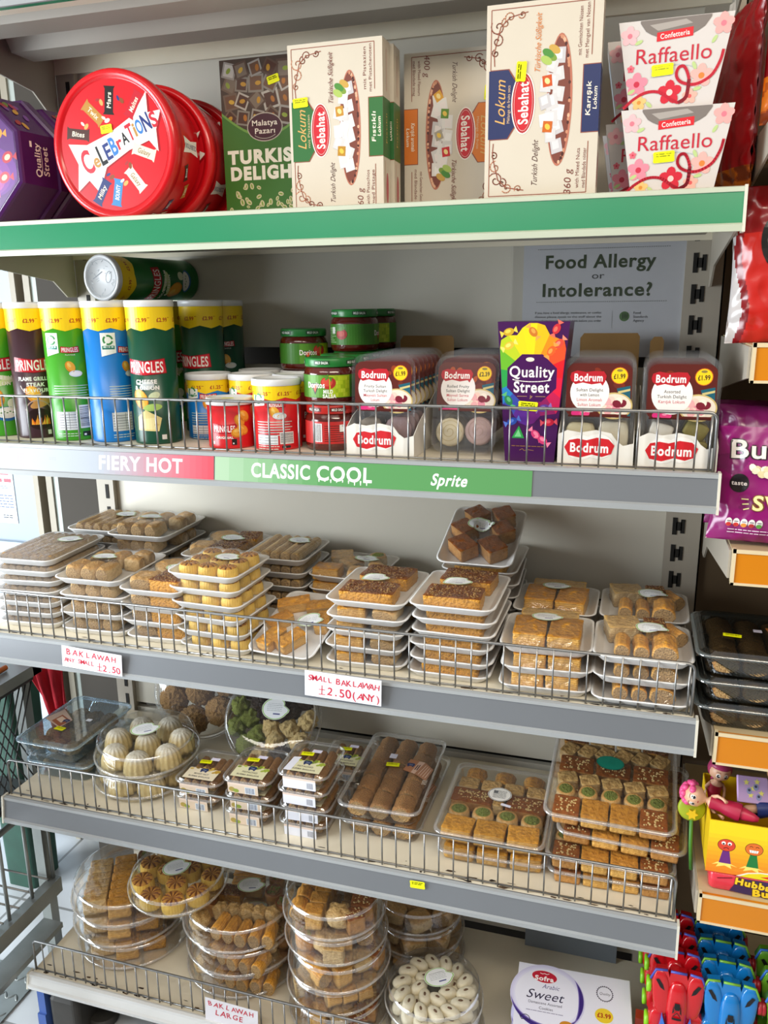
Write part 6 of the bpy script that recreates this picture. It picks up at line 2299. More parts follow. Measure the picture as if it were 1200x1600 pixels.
sm = grid_pieces('crumb_log', 4, 2, .018, .045, .0082, .021, .020, .0035, seed=5, jit=.0005)
def small_stack(n, x, y, kind, what, rz=0, fr=front_small, pitch=.0325, lean=(0, 0), seed=1):
    src = None
    r = random.Random(seed)
    for i in range(n):
        lab = '%s, %s' % (what, ordinal(i, n)) if n > 1 else what
        loc = (x + lean[0] * i + r.uniform(-.002, .002), y + lean[1] * i, ZB + pitch * i)
        if src is None:
            src = clear_box(lab, 'small clear baklava boxes', loc, (0, 0, rz), .098, .118, .0318, sm, None, art_small(kind), frontart=fr, ribs=.010)
        else:
            src2 = dup(src, lab, loc, (0, 0, rz + r.uniform(-.03, .03)), 'small clear baklava boxes')
    top = src if n == 1 else src2
    yellow_sticker(top, TOP(.0315), -.010, .006, .1, .024, .012)


small_stack(2, .388, .112, 'nut', 'small clear box of mixed nut baklava beside the domed cakes', .0)
small_stack(3, .502, .095, 'pist', 'small clear pistachio baklava box in the three high stack', .02, fr=front_small)
small_stack(4, .614, .092, 'pist2', 'small clear baklava box with white side label, tallest stack', .0, fr=front_white)
small_stack(2, .637, .232, 'pist', 'small clear box of baklava behind the tallest small stack', .03)


def art_rolls(a):
    a.poly([(.016, -.004), (.040, -.012), (.052, .030), (.022, .036)], '#a8704e')
    a.poly([(.032, -.009), (.040, -.012), (.052, .030), (.040, .032)], '#c9a692')
    a.poly([(.040, -.012), (.066, -.030), (.072, .010), (.052, .030)], '#9a6c50')
    crest(a, .027, .016, .9)
    a.line([(.0375, .002), (.0405, .018)], .0022, '#4a3430').line([(.0415, .001), (.0445, .019)], .0022, '#4a3430')
    for k in range(4):
        a.line([(.047 + .005 * k, -.012 - .003 * k), (.056 + .004 * k, .021 - .004 * k)], .0010, '#d8bfae')
    a.lines(.060, -.03, .069, 4, .004, .0012, '#e4d4c4')
    a.rect(-.020, .030, -.006, .046, '#e6e0ee')


big = grid_pieces('crumb_log', 3, 5, .040, .047, .0185, .022, .032, .004, seed=6, jit=.001)
b1 = clear_box('large clear box of crumbed rolls, lower of the two beside the small stacks', 'large roll boxes', (.752, .186, ZB), (0, 0, -.01), .152, .262, .040, big, None, art_rolls, ribs=.006)
b2 = dup(b1, 'large clear box of crumbed rolls, upper of the two, with a yellow sticker', (.748, .176, ZB + .0405), (0, 0, .02), 'large roll boxes')
yellow_sticker(b2, TOP(.0395), -.006, .006, .1, .026, .013)
def art_round(a):
    a.ell(.0, .02, .0215, .0215, '#e8e6e2', n=32)
    a.ell(.0, .02, .0205, .0205, '#54565a', n=32)
    a.ell(.0, .02, .0195, .0195, '#eceae6', n=32)
    a.lines(-.012, .030, .012, 7, .0035, .0014, '#7a7c80')
    a.rect(-.012, .022, -.004, .030, '#6a6c70')
    a.poly([(.006, -.012), (.024, -.016), (.025, -.009), (.007, -.005)], '#e0dff0')


mix = []
for i in range(3):
    mix.append(('gold_slab', -.056 + .056 * i, -.078, .0265, .022, .0235, .004, .06 * (i - 1)))
for i in range(4):
    mix.append(('nest', -.064 + .043 * i, -.034, .0195, .0195, .0225, .004, 0))
mix += [('brown_slab', -.048, .012, .038, .022, .021, .004, 0), ('brown_slab', .050, .010, .036, .024, .021, .004, 0), ('pale_slab', .0, .012, .010, .02, .021, .004, 0)]
for i in range(4):
    mix.append(('pale_slab', -.062 + .042 * i, .052, .0185, .016, .022, .004, 0))
for i in range(3):
    mix.append(('gold_log', -.056 + .055 * i, .084, .0195, .020, .022, .004, 0))
c1 = clear_box('clear box of assorted baklava without a label, under the one with the round label', 'clear assorted boxes', (.952, .146, ZB), (0, 0, .02), .190, .225, .0300, mix, None, None, lidh=.006, ribs=.0)
c2 = clear_box('clear box of assorted baklava with a round white label, beside the roll boxes', 'clear assorted boxes', (.948, .150, ZB + .0305), (0, 0, -.01), .190, .228, .0315, mix, None, art_round, lidh=.006, ribs=.0)

flat = []
for i in range(4):
    flat.append((('brown_slab', 'gold_slab', 'gold_slab', 'brown_slab')[i], -.069 + .046 * i, -.090, .0215, .022, .0215, .003, 0))
for i in range(5):
    flat.append(('nest', -.074 + .037 * i, -.052, .0165, .0165, .0215, .003, 0))
for i in range(5):
    flat.append(('pale_slab', -.074 + .037 * i, -.022, .0165, .0125, .0205, .003, .3))
for i in range(3):
    flat.append(('brown_slab', -.062 + .062 * i, .012, .029, .020, .0205, .003, 0))
for i in range(6):
    flat.append(('pale_slab', -.078 + .031 * i, .050, .0135, .016, .0205, .003, -.5))
for i in range(4):
    flat.append((('nut_slab', 'pale_slab', 'pale_slab', 'nut_slab')[i], -.069 + .046 * i, .086, .0215, .018, .0205, .003, 0))


def art_teal(a):
    a.ell(-.006, .022, .0235, .017, '#0f7a66', -.05, 32)
    a.ell(-.006, .022, .021, .0148, '#168a72', -.05, 32)
    a.lines(-.018, .026, .006, 3, .004, .0014, '#1c9a80')
    a.rect(-.062, .080, -.048, .092, '#d9dbe0')


f1 = clear_box('flat clear box of assorted baklava, lowest of the tilting stack on the right', 'flat assorted boxes', (1.147, .152, ZB), (0, 0, .02), .205, .235, .0285, flat, None, None, lidh=.006, ribs=0)
f2 = dup(f1, 'flat clear box of assorted baklava, second from the bottom of the stack on the right', (1.145, .148, ZB + .0290), (0, 0, .0), 'flat assorted boxes')
f3 = dup(f1, 'flat clear box of assorted baklava, sticking out to the right under the topmost box', (1.166, .172, ZB + .0290 * 2 + .0105), (math.radians(5), 0, -.06), 'flat assorted boxes')
f4 = clear_box('flat clear box of assorted baklava with a teal oval label, topmost and tilted', 'flat assorted boxes', (1.143, .172, ZB + .0290 * 3 + .027), (math.radians(11), 0, -.03), .210, .238, .0290, flat, None, art_teal, lidh=.006, ribs=0)


# ------------------------------------------------------------------ round clear platters
def platter(label, group, loc, rot, R, h, pieces, leaf=None, name='pastry_platter', ring=1.0, slope=.93):
    t = thing(name, label, 'pastry platter', loc, rot, group)
    b = MB()
    b.lathe([(R * .90, .001), (R * .92, .0015), (R * .97, .011)], 56, cap0=True, cap1=False)
    b.lathe([(R * .97, .011), (R, .012), (R, .0145), (R * .975, .0145)], 56, mi=1, cap0=False, cap1=False)
    link('clear_base', b.mesh('clear_base', [LIDCLEAR, RIM]), t)
    md = lambda q, z: 1 + .006 * noise.noise(Vector((math.cos(q) * 4, math.sin(q) * 4, z * 60)))
    l = MB()
    l.lathe([(R * 1.004, .0135), (R * 1.004, .0165), (R * .985, .0175)], 56, mi=1, cap0=False, cap1=False, mod=md)
    l.lathe([(R * (slope - .03), h - .001), (R * (slope - .005), h - .0035), (R * slope, h - .006)], 56, mi=1, cap0=False, cap1=False, mod=md)
    l.lathe([(R * .985, .0175), (R * slope, h - .006), (R * (slope - .03), h - .001), (R * (slope - .07), h), (R * .5, h + .0004), (0.0005, h + .0006)], 56, cap0=False, cap1=True, mod=md)
    link('clear_lid', l.mesh('clear_lid', [LIDCLEAR, RIM]), t)
    for (k, x, y, a, bb, hh, z0, rz) in pieces:
        link('pastry', pm(k, a, bb, hh, int(abs(x) * 997 + abs(y) * 331) % 3), t, (x, y, z0), (0, 0, rz))
    if leaf:
        lx, ly, lr = leaf
        A = leaf_art(.028, .0225, seed=5)
        c, s = math.cos(lr), math.sin(lr)
        A.build('paper_label', t, lambda x, y, hh: (lx + x * c - y * s, ly + x * s + y * c, h + .0008 + hh), None, ink_mat('label_paper', 0.55))
    return t


def ring_pieces(kind, n, rad, a, b, h, z0=.004, turn=0.0, q0=0.0):
    return [(kind, rad * math.cos(q0 + 2 * PI * i / n), rad * math.sin(q0 + 2 * PI * i / n), a, b, h, z0, q0 + 2 * PI * i / n + turn) for i in range(n)]


ZP = Z5 + 0.0004
# platter with rows of rectangles
rows = [('pale_slab', -.064, -.054 + .0225 * i, .0245, .0108, .034, .004, .03) for i in range(6)] + [('gold_slab', -.012, -.075 + .0265 * i, .0235, .0128, .036, .004, .05) for i in range(6)] + [('nut_slab', .042, -.052 + .035 * i, .0245, .0168, .033, .004, .05) for i in range(2)] + \
       [('nut_cup', .030, .072, .0195, .0195, .032, .004, 0), ('nut_cup', .036, .030, .0195, .0195, .032, .004, 0), ('twist', .070, .075 - .01, .0175, .0175, .036, .004, 0), ('twist', .078, .022, .0175, .0175, .036, .004, 1)]
p1 = platter('round clear platter with rows of filo bars, lowest of the left stack', 'round bar platters', (.150, .158, ZP), (0, 0, .5), .122, .055, rows, (.045, .0, .2))
dup(p1, 'round clear platter with rows of filo bars, middle of the left stack', (.146, .154, ZP + .0565), (0, 0, .42), 'round bar platters')
dup(p1, 'round clear platter with rows of filo bars, topmost of the left stack', (.150, .150, ZP + .113), (math.radians(1), 0, .48), 'round bar platters')
# browned flower cakes on top
fl = ring_pieces('maamoul', 9, .0715, .0238, .0238, .029) + ring_pieces('maamoul', 3, .027, .0228, .0228, .028, q0=.7)
platter('round clear platter of browned flower cakes, lying over the two left stacks', 'round flower cake platters', (.293, .122, ZP + .1835), (math.radians(4), math.radians(0), .2), .103, .040, fl, (-.004, .002, .5))
# mixed platters in the middle
mid = [('gold_log', -.018 + .0265 * i, -.070 + .004 * abs(i - 2), .0125, .023, .034, .004, .06 * (i - 2)) for i in range(5)] + [('twist', -.066, -.058 + .0 * i, .020, .020, .036, .004, 0) for i in range(1)] + [('twist', -.035 + .027 * i, -.024 + .003 * i, .0155, .0165, .036, .004, i) for i in range(5)] + \
      [('brown_slab', -.074, -.006, .022, .026, .032, .004, .2), ('nut_slab', -.04, .026, .03, .018, .03, .004, .1), ('slab', -.015, .080, .034, .012, .034, .004, .1), ('slab', -.008, .055, .034, .012, .034, .004, .1), ('nut_cup', .055, .044, .0195, .0195, .032, .004, 0), ('nut_cup', .086, .018, .018, .018, .032, .004, 0), ('nut_cup', .046, .086, .017, .017, .032, .004, 0)]
p3 = platter('round clear platter of mixed rolls and twists, lowest of the middle stack', 'round mixed platters', (.418, .158, ZP), (0, 0, 0), .122, .055, mid, (.012, .024, .3))
dup(p3, 'round clear platter of mixed rolls and twists, middle of the middle stack', (.422, .154, ZP + .0565), (0, 0, -.2), 'round mixed platters')
dup(p3, 'round clear platter of mixed rolls and twists, topmost of the middle stack', (.418, .152, ZP + .113), (0, 0, .05), 'round mixed platters')
# tall stack
ta = [('gold_log', -.058, -.040 + .030 * i, .0165, .0145, .034, .004, .15) for i in range(3)] + [('gold_slab', -.022, -.056 + .031 * i, .0165, .0145, .038, .004, .1) for i in range(4)] + [('twist', .022, -.044, .024, .022, .040, .004, 0), ('twist', .012, .050, .021, .021, .038, .004, 1), ('nut_cup', .050, .044, .0205, .0205, .034, .004, 0), ('brown_slab', .058, -.004, .022, .024, .034, .004, .1), ('brown_slab', .052, -.046, .017, .017, .033, .004, .6), ('pale_slab', -.01, .078, .02, .010, .034, .004, 0)]
p4 = platter('small round clear platter of mixed baklava, lowest of the tallest stack', 'small round mixed platters', (.652, .098, ZP), (0, 0, 0), .100, .0555, ta, (.022, .006, .2))
for i in range(1, 5):
    dup(p4, 'small round clear platter of mixed baklava, %s of the tallest stack' % ordinal(i, 5), (.652 + (-.004, .003, -.003, -.004)[i - 1], .098 + (.003, -.002, .002, .0)[i - 1], ZP + .0565 * i), (0, 0, (2.1, .8, 3.3, .05)[i - 1]), 'small round mixed platters')
tb_ = ring_pieces('bun', 7, .064, .021, .026, .034, turn=.5) + ring_pieces('gold_log', 3, .024, .015, .022, .034)
p5 = platter('small round clear platter of golden buns behind the tallest stack, lowest of three', 'small round bun platters', (.768, .279, ZP), (0, 0, 0), .098, .054, tb_, None)
dup(p5, 'small round clear platter of golden buns behind the tallest stack, middle of three', (.767, .278, ZP + .055), (0, 0, 1.2), 'small round bun platters')
dup(p5, 'small round clear platter of golden buns behind the tallest stack, topmost of three', (.766, .277, ZP + .110), (0, 0, .5), 'small round bun platters')
# pale almond biscuits
al = ring_pieces('biscuit', 15, .069, .0195, .0125, .021, turn=.9) + ring_pieces('biscuit', 9, .042, .0190, .0120, .021, turn=.9, q0=.2, z0=.010) + ring_pieces('biscuit', 14, .061, .0195, .0122, .021, turn=.6, z0=.0235, q0=.1) + ring_pieces('biscuit', 7, .028, .0185, .0118, .021, turn=.7, q0=.3, z0=.022)
p6 = platter('round clear platter of pale almond biscuits, lower of the two', 'round almond biscuit platters', (.846, .099, ZP), (0, 0, 0), .094, .058, al, None)
platter('round clear platter of pale almond biscuits, upper of the two', 'round almond biscuit platters', (.843, .098, ZP + .0595), (0, 0, .4), .094, .050, al, (.010, .006, .2))

# ------------------------------------------------------------------ round packs on the clear box shelf
dome = ring_pieces('dome', 7, .0665, .0280, .0280, .041) + [('dome', .0, .0, .0275, .0275, .041, .004, 0)]
for (i, (x, y, k)) in enumerate(((.233, .134, 0), (.240, .132, 1))):
    platter('round clear platter of ridged sugar dusted domes, %s of the two' % ('lower', 'upper')[i], 'round dome platters', (x, y, ZB + .052 * k), (math.radians(2 * k), 0, .5 * k), .104, .050, dome, (-.004, .012, .2) if k else None)
# two round packs leaning against the back panel
kd = ring_pieces('shred', 6, .065, .0325, .0325, .046, q0=.4) + [('shred', 0, 0, .032, .032, .047, .004, 0)]
platter('round clear pack of shredded nut balls leaning on the back panel', 'leaning round packs', (.262, .336, ZB + .0985), (math.radians(66), 0, .05), .106, .056, kd, (.018, .040, .1))
cl = []
kinds = ['choc', 'pist_ball', 'choc', 'almond_lump', 'choc', 'pist_ball', 'almond_lump', 'choc']
r_ = random.Random(21)
for n, rad in ((11, .076), (7, .046), (3, .018)):
    for i in range(n):
        q = 2 * PI * i / n + rad * 30
        kk = 'choc' if math.sin(q) > .35 else ('pist_ball' if math.cos(q) < -.15 and math.sin(q) < .3 else r_.choice(('almond_lump', 'choc', 'almond_lump')))
        cl.append((kk, rad * math.cos(q), rad * math.sin(q), .0205, .0180, .034, .004, r_.uniform(0, 3)))
platter('round clear pack of chocolate and pistachio clusters leaning beside the nut ball pack', 'leaning round packs', (.456, .276, ZB + .0815), (math.radians(50), 0, .12), .104, .046, cl, (.010, .016, .0))


# ------------------------------------------------------------------ white cookie carton and barcode packet, lowest shelf
def cookie_carton():
    W, H, D = .200, .142, .048
    t = thing('cookie_carton', 'white cookie carton with a purple swoosh and red oval, topmost of its stack', 'carton', (1.103, .013, ZP + .0970), (0, .0, .05), 'white cookie cartons')
    link('carton', MB().box(-W / 2, W / 2, 0, H, 0, D).mesh('carton', mat('white_cookie_card', '#e6e4ec', 0.35, noise_amt=.02)), t)
    a = Art()
    a.rect(-W / 2 + .001, 0.001, W / 2 - .001, H - .001, '#e3e2ee')
    a.push(0, -.2 * H, 0, 1, 1.2)
    cx, cy = -.045, H - .058
    for i in range(4):
        a.ell(cx, cy, .066 - .003 * i, .060 - .003 * i, ('#cfcbe6', '#d6d2ec', '#dddbf0', '#e6e5f2')[i], -.15, 40)
    def cres(q0, q1, r0, wmax, c):
        n = 22
        o, inn = [], []
        for i in range(n + 1):
            q = q0 + (q1 - q0) * i / n
            wd = wmax * math.sin(PI * i / n)
            o.append((cx + (r0) * 1.08 * math.cos(q), cy + r0 * math.sin(q)))
            inn.append((cx + (r0 - wd) * 1.08 * math.cos(q), cy + (r0 - wd) * math.sin(q)))
        for i in range(n):
            a.poly([o[i], o[i + 1], inn[i + 1], inn[i]], c)
            a.layer -= 1
        a.layer += 1
    cres(-.75, .75, .0590, .0085, '#7a6ab0')
    cres(-.65, .65, .0585, .0065, '#3c2878')
    cres(PI * 1.05, PI * 1.85, .0595, .009, '#7a6ab0')
    cres(PI * 1.1, PI * 1.8, .0590, .0065, '#3c2878')
    a.ell(-.052, H - .022, .0235, .0125, '#f0e8ee', -.05, 32)
    a.ell(-.052, H - .022, .0225, .0115, '#c01f36', -.05, 32)
    a.text('Sofra', -.052, H - .0255, .0085, '#fbf3f2', w=.034, bold=.05)
    a.line([(-.060, H - .0155), (-.056, H - .0170), (-.052, H - .0155), (-.048, H - .0170), (-.044, H - .0150)], .0011, '#fbf3f2')
    a.text('Arabic', -.040, H - .040, .0080, '#5a4f86', w=.030, shear=.3)
    a.text('Sweet', -.050, H - .057, .0165, '#2c2644', w=.064, shear=.35)
    a.text('Damascene Assorted', -.048, H - .072, .0048, '#3a3450', w=.058)
    a.text('Cookies', -.046, H - .081, .0048, '#3a3450', w=.024)
    a.lines(-.080, H - .088, -.015, 1, .003, .0012, '#8a84a0')
    a.ell(.055, H - .034, .0140, .0140, '#4a4456', 0, 28)
    a.ell(.055, H - .034, .0128, .0128, '#e3e2ee', 0, 28)
    for i in range(24):
        q = 2 * PI * i / 24
        a.ell(.055 + .0140 * math.cos(q), H - .034 + .0140 * math.sin(q), .0012, .0012, '#4a4456', 0, 6)
    a.text('Quality', .055, H - .034, .0045, '#4a4456', w=.019, shear=.3)
    a.ell(.053, H - .074, .0155, .0130, '#e8c832', 0, 28)
    a.text('£3.99', .053, H - .074, .0075, '#a8301e', w=.023, bold=.05)
    a.ell(-.01, H - .104, .012, .008, '#c8842a')
    a.arc(-.08, H - .105, .008, 0, 3, .0012, '#2a2440')
    a.line([(-.090, H - .100), (-.086, H - .106), (-.078, H - .104), (-.072, H - .107)], .0012, '#2a2440')
    a.pop()
    a.build('top_print', t, TOP(D + .0002), m=GLOSSINK)
    return t


ck = cookie_carton()
dup(ck, 'white cookie carton in the middle of its stack on the lowest shelf', (1.104, .014, ZP + .0485), (0, 0, .03), 'white cookie cartons')
dup(ck, 'white cookie carton at the bottom of its stack on the lowest shelf', (1.102, .014, ZP), (0, 0, .04), 'white cookie cartons')
t = thing('small_packet', 'small red and orange packet with a barcode label beside the white cookie carton', 'packet', (1.2200, .090, ZP), (0, 0, -.05))
link('packet', MB().box(-.014, .014, 0, .02, 0, .135).mesh('packet', mat('red_packet', '#c8442c', 0.4)), t)
a = Art()
a.rect(-.013, .02, .010, .120, '#e6e2dc')
a.barcode(-.012, .09, .009, .118, seed=3)
a.lines(-.011, .085, .009, 4, .006, .0025, '#4a4440')
a.rect(.0105, .0, .014, .135, '#e0762a')
a.build('barcode_label', t, FRONT(-.0002))
link('string_loop', MB().tube([(.0, .01, .135), (.012, .008, .155), (.03, .006, .150)], .0006, 5).mesh('string_loop', mat('white_string', '#dcdcdc')), t)

# ================================================================== RIGHT HAND BAY
FOIL = ink_mat('bag_foil_ink', 0.22, 0.6)


def snack_bag(label, cat, loc, rot, w, h, d, colour, art=None, group=None, seed=0, nu=120, nv=150, name='snack_bag'):
    """sealed pillow bag; colour(u, v) paints the film by place on the bag, u and v in 0..1"""
    t = thing(name, label, cat, loc, rot, group)

    def bulge(x, y):
        u, v = abs(2 * x / w), abs(2 * y / h - 1)
        k = max(0, 1 - u ** 2.6) ** .62 * max(0, 1 - v ** 3.2) ** .62
        wr = noise.noise(Vector((x * 22 + seed, y * 16, 1))) * .10 + abs(noise.noise(Vector((x * 45, y * 30 + seed, 4)))) * .10
        ed = .004 * noise.noise(Vector((x * 60 + seed, y * 60, 7))) * min(1, (1 - k) * 2)
        return d / 2 * k * (1 - wr) + ed

    def px(x, y):
        pinch = 1 - .05 * math.sin(PI * min(1, max(0, y / h))) * (abs(2 * x / w) ** 2)
        return x * pinch
    for side, nme in ((-1, 'bag_front'), (1, 'bag_back')):
        mb = MB()
        for j in range(nv):
            for i in range(nu):
                q = []
                for (a, b) in ((0, 0), (1, 0), (1, 1), (0, 1)):
                    x, y = -w / 2 + w * (i + a) / nu, h * (j + b) / nv
                    q.append((px(x, y), side * bulge(x, y) , y))
                mb.add(q, [(0, 1, 2, 3) if side < 0 else (3, 2, 1, 0)], 0, True, colour((i + .5) / nu, (j + .5) / nv))
        me = mb.mesh(nme, FOIL)
        import bmesh
        bm = bmesh.new()
        bm.from_mesh(me)
        bmesh.ops.remove_doubles(bm, verts=bm.verts, dist=1e-5)
        bm.to_mesh(me)
        bm.free()
        link(nme, me, t)
    if art:
        A = Art()
        art(A)
        A.build('bag_print', t, lambda x, y, hh: (px(x, y), -bulge(x, y) - .0006 - hh, y), .006, FOIL, step=.0004)
    return t


def mixc(a, b, k):
    a, b = [int(a[i:i + 2], 16) for i in (1, 3, 5)], [int(b[i:i + 2], 16) for i in (1, 3, 5)]
    return '#%02x%02x%02x' % tuple(int(a[i] + (b[i] - a[i]) * k) for i in range(3))


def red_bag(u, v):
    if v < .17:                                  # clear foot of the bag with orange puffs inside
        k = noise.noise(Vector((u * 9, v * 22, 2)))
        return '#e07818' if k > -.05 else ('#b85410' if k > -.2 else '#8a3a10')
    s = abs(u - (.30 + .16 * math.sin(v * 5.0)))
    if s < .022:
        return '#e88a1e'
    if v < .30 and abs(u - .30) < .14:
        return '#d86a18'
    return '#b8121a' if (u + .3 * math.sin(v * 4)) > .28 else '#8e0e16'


def red_art(a):
    a.ell(-.02, .105, .050, .020, '#1c1a1a', -.4, 24)
    a.ell(-.02, .105, .043, .0145, '#d8d2cc', -.4, 24)
    a.ell(-.016, .105, .020, .0115, '#26221f', -.4, 20)
    a.line([(-.045, .145), (-.02, .175), (-.005, .19), (.005, .175), (-.01, .155)], .004, '#c9a8a0')
    for k in range(4):
        a.rect(-.035 + .002 * k, .235 + .022 * k, -.008 + .002 * k, .249 + .022 * k, '#efe2d2')


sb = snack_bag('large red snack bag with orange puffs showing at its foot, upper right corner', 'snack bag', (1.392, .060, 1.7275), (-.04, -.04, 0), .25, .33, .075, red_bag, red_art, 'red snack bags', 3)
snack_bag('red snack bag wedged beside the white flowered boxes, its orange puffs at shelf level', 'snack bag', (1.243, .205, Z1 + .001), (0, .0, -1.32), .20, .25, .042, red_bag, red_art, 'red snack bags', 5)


def red_bag2(u, v):
    if u < .045 + .035 * math.sin(v * 8):
        return '#b9b2b0'
    if .30 < v < .36 and u > .6:
        return '#d89018'
    if u < .09 + .035 * math.sin(v * 8):
        return '#7a1216'
    return '#b8221a' if v < .7 else '#8c1218'


def red2_art(a):
    a.ell(-.035, .125, .030, .040, '#1c1714', .2, 28)
    a.ell(-.033, .125, .024, .034, '#d8c8b0', .2, 28)
    a.ell(-.031, .125, .0205, .030, '#6a4414', .2, 28)
    a.ell(-.02, .060, .018, .012, '#c88a1e', .3)
    a.ell(.008, .055, .018, .011, '#d89a2e', .6)
    a.text('50g', -.035, .022, .008, '#e9dfd8', w=.025, shear=.2)


snack_bag('red crisp bag with a dark ringed oval, below the green rail end', 'snack bag', (1.350, .070, 1.456), (-.05, -.03, 0), .20, .20, .06, red_bag2, red2_art, 'red snack bags', 6)


def pop_bag(u, v):
    if v > .84:
        return '#6a1450'
    if (u - .62) ** 2 / .10 + (v - .62) ** 2 / .035 < 1 and v > .55:
        return '#b8202c'
    return '#8c1768' if noise.noise(Vector((u * 6, v * 6, 3))) > -.3 else '#78125a'


def pop_art(a):
    a.push(-.002, .128, .03)
    for dx, dy, c in ((.0018, -.0014, '#2a1a1c'), (-.0016, -.001, '#2a1a1c'), (.0002, .0014, '#2a1a1c')):
        a.text('Butterkist', -.094 + dx, dy, .024, c, w=.188, bold=.02, align='l')
    a.text('Butterkist', -.094, 0, .024, '#e3dad0', w=.188, bold=.02, align='l')
    a.pop()
    r = random.Random(9)
    for (x, y) in ((-.062, .101), (-.052, .096), (-.026, .104), (-.012, .100), (-.002, .094), (.012, .104)):
        for k in range(5):
            a.ell(x + r.uniform(-.006, .006), y + r.uniform(-.005, .005), .0055, .0045, r.choice(('#e3d8b8', '#d8c898', '#efe8d0')), r.uniform(0, 3), 9)
    a.text('TASTY', -.008, .078, .0065, '#ecdcc8', w=.03, bold=.03, align='l')
    for d in (.0010, -.0010):
        a.text('SWEET', -.062 + d, .055, .019, '#8a5a2a', w=.10, bold=.07, align='l')
    a.text('SWEET', -.062, .055, .019, '#f0e2a0', w=.10, bold=.03, align='l')
    a.text('POPCORN', -.012, .038, .0065, '#ecdcc8', w=.045, bold=.02, align='l')
    for k in range(3):
        a.line([(-.072 - .002 * k, .045 + .007 * k), (-.066 - .001 * k, .047 + .006 * k)], .0016, '#f0e2a0')
    a.ell(-.082, .080, .0125, .0125, '#1c1418', 0, 24)
    a.text('taste', -.082, .080, .0055, '#e9e0dc', w=.020, bold=.03)
    for k in range(5):
        a.ell(-.088 + .0095 * k, .0265, .0044, .006, '#ece6e2', 0, 14)
        a.ell(-.088 + .0095 * k, .0235, .0036, .0028, ('#c8342c', '#c8342c', '#e0862a', '#b82a2c', '#5a9a3a')[k], 0, 12)
        a.rect(-.0905 + .0095 * k, .0275, -.0855 + .0095 * k, .0285, '#5a5054')
    a.lines(-.088, .016, -.035, 2, .004, .0014, '#e3c8dc')


pb = snack_bag('purple sweet popcorn bag leaning at the front of its orange railed shelf', 'popcorn bag', (1.356, .024, 1.1875), (-.16, .03, 0), .225, .185, .07, pop_bag, pop_art, 'purple popcorn bags', 11, name='popcorn_bag')
dup(pb, 'purple popcorn bag behind the front one, only its dark top showing', (1.362, .135, 1.1845), (-.05, 0, 0), 'purple popcorn bags')

# --- dark clear boxes
DARKCLEAR = clear('dark_clear_box', tint=(.40, .43, .42), refl=.07, haze=.03, hazecol=(.12, .15, .15), rough=.06, fres=.5)


def art_dark(a):
    a.rect(-.018, .005, -.006, .016, '#cfc8d8')
    a.poly([(.006, -.012), (.05, -.012), (.05, .026), (.0, .026)], '#b8703a')
    a.rect(.006, -.012, .05, -.002, '#d89a4a')
    crest(a, .020, .010, 1.2)


dk = grid_pieces('crumb_log', 4, 4, .040, .040, .0185, .019, .026, .004, seed=8)
d0 = clear_box('dark clear box of baklava on the right, lowest of the three', 'dark clear boxes', (1.350, .093, .9114), (0, 0, 0), .205, .178, .0395, dk, DARKCLEAR, art_dark, rim=clear('dark_clear_rim', tint=(.5, .55, .55), refl=.14, haze=.15, hazecol=(.35, .42, .42), rough=.07, fres=.6))
dup(d0, 'dark clear box of baklava on the right, middle of the three', (1.349, .091, .9114 + .0405), (0, 0, .01), 'dark clear boxes')
dd = dup(d0, 'dark clear box of baklava on the right, topmost of the three with a yellow sticker', (1.347, .088, .9114 + .081), (0, 0, -.01), 'dark clear boxes')
yellow_sticker(dd, TOP(.0388), -.050, -.020, -.1, .026, .012)

# --- chewing gum pack, yellow display box and the dolls in it
t = thing('gum_pack', 'red bubble gum pack under the yellow box of dolls', 'gum pack', (1.372, .012, .6424), (0, 0, 0))
link('pack', MB().loft([rring(.156, .030, .006, .0, 5, 0, .016), rring(.162, .036, .008, .004, 5, 0, .016), rring(.162, .036, .008, .026, 5, 0, .016), rring(.156, .030, .006, .030, 5, 0, .016)]).mesh('pack', mat('red_gum_film', '#d83a48', 0.22, bump=.3, bscale=60)), t)
a = Art()
a.poly([(-.052, .004), (-.04, .0275), (-.01, .0285), (.03, .027), (.056, .022), (.058, .006), (.03, .002), (-.03, .002)], '#3a2a52')
for d in (.0008, -.0008):
    a.text('Hubba', -.020 + d, .0205, .0105, '#4a2a10', w=.050, bold=.12, rot=-.08)
    a.text('Bubba', .008 + d, .0085, .0110, '#4a2a10', w=.056, bold=.12, rot=.06)
a.text('Hubba', -.020, .0205, .0105, '#f0cc2a', w=.050, bold=.06, rot=-.08)
a.text('Bubba', .008, .0085, .0110, '#f0cc2a', w=.056, bold=.06, rot=.06)
a.line([(-.07, .022), (-.05, .026)], .0014, '#6a1420')
a.build('front_print', t, FRONT(-.0028))
tag(link('display_riser', MB().box(-.075, .075, 0, .09, 0, .030).mesh('display_riser', mat('kraft_card', '#9a7440')), None, (1.372, .052, .6424)), 'plain cardboard riser under the back of the yellow box of dolls', 'card riser')

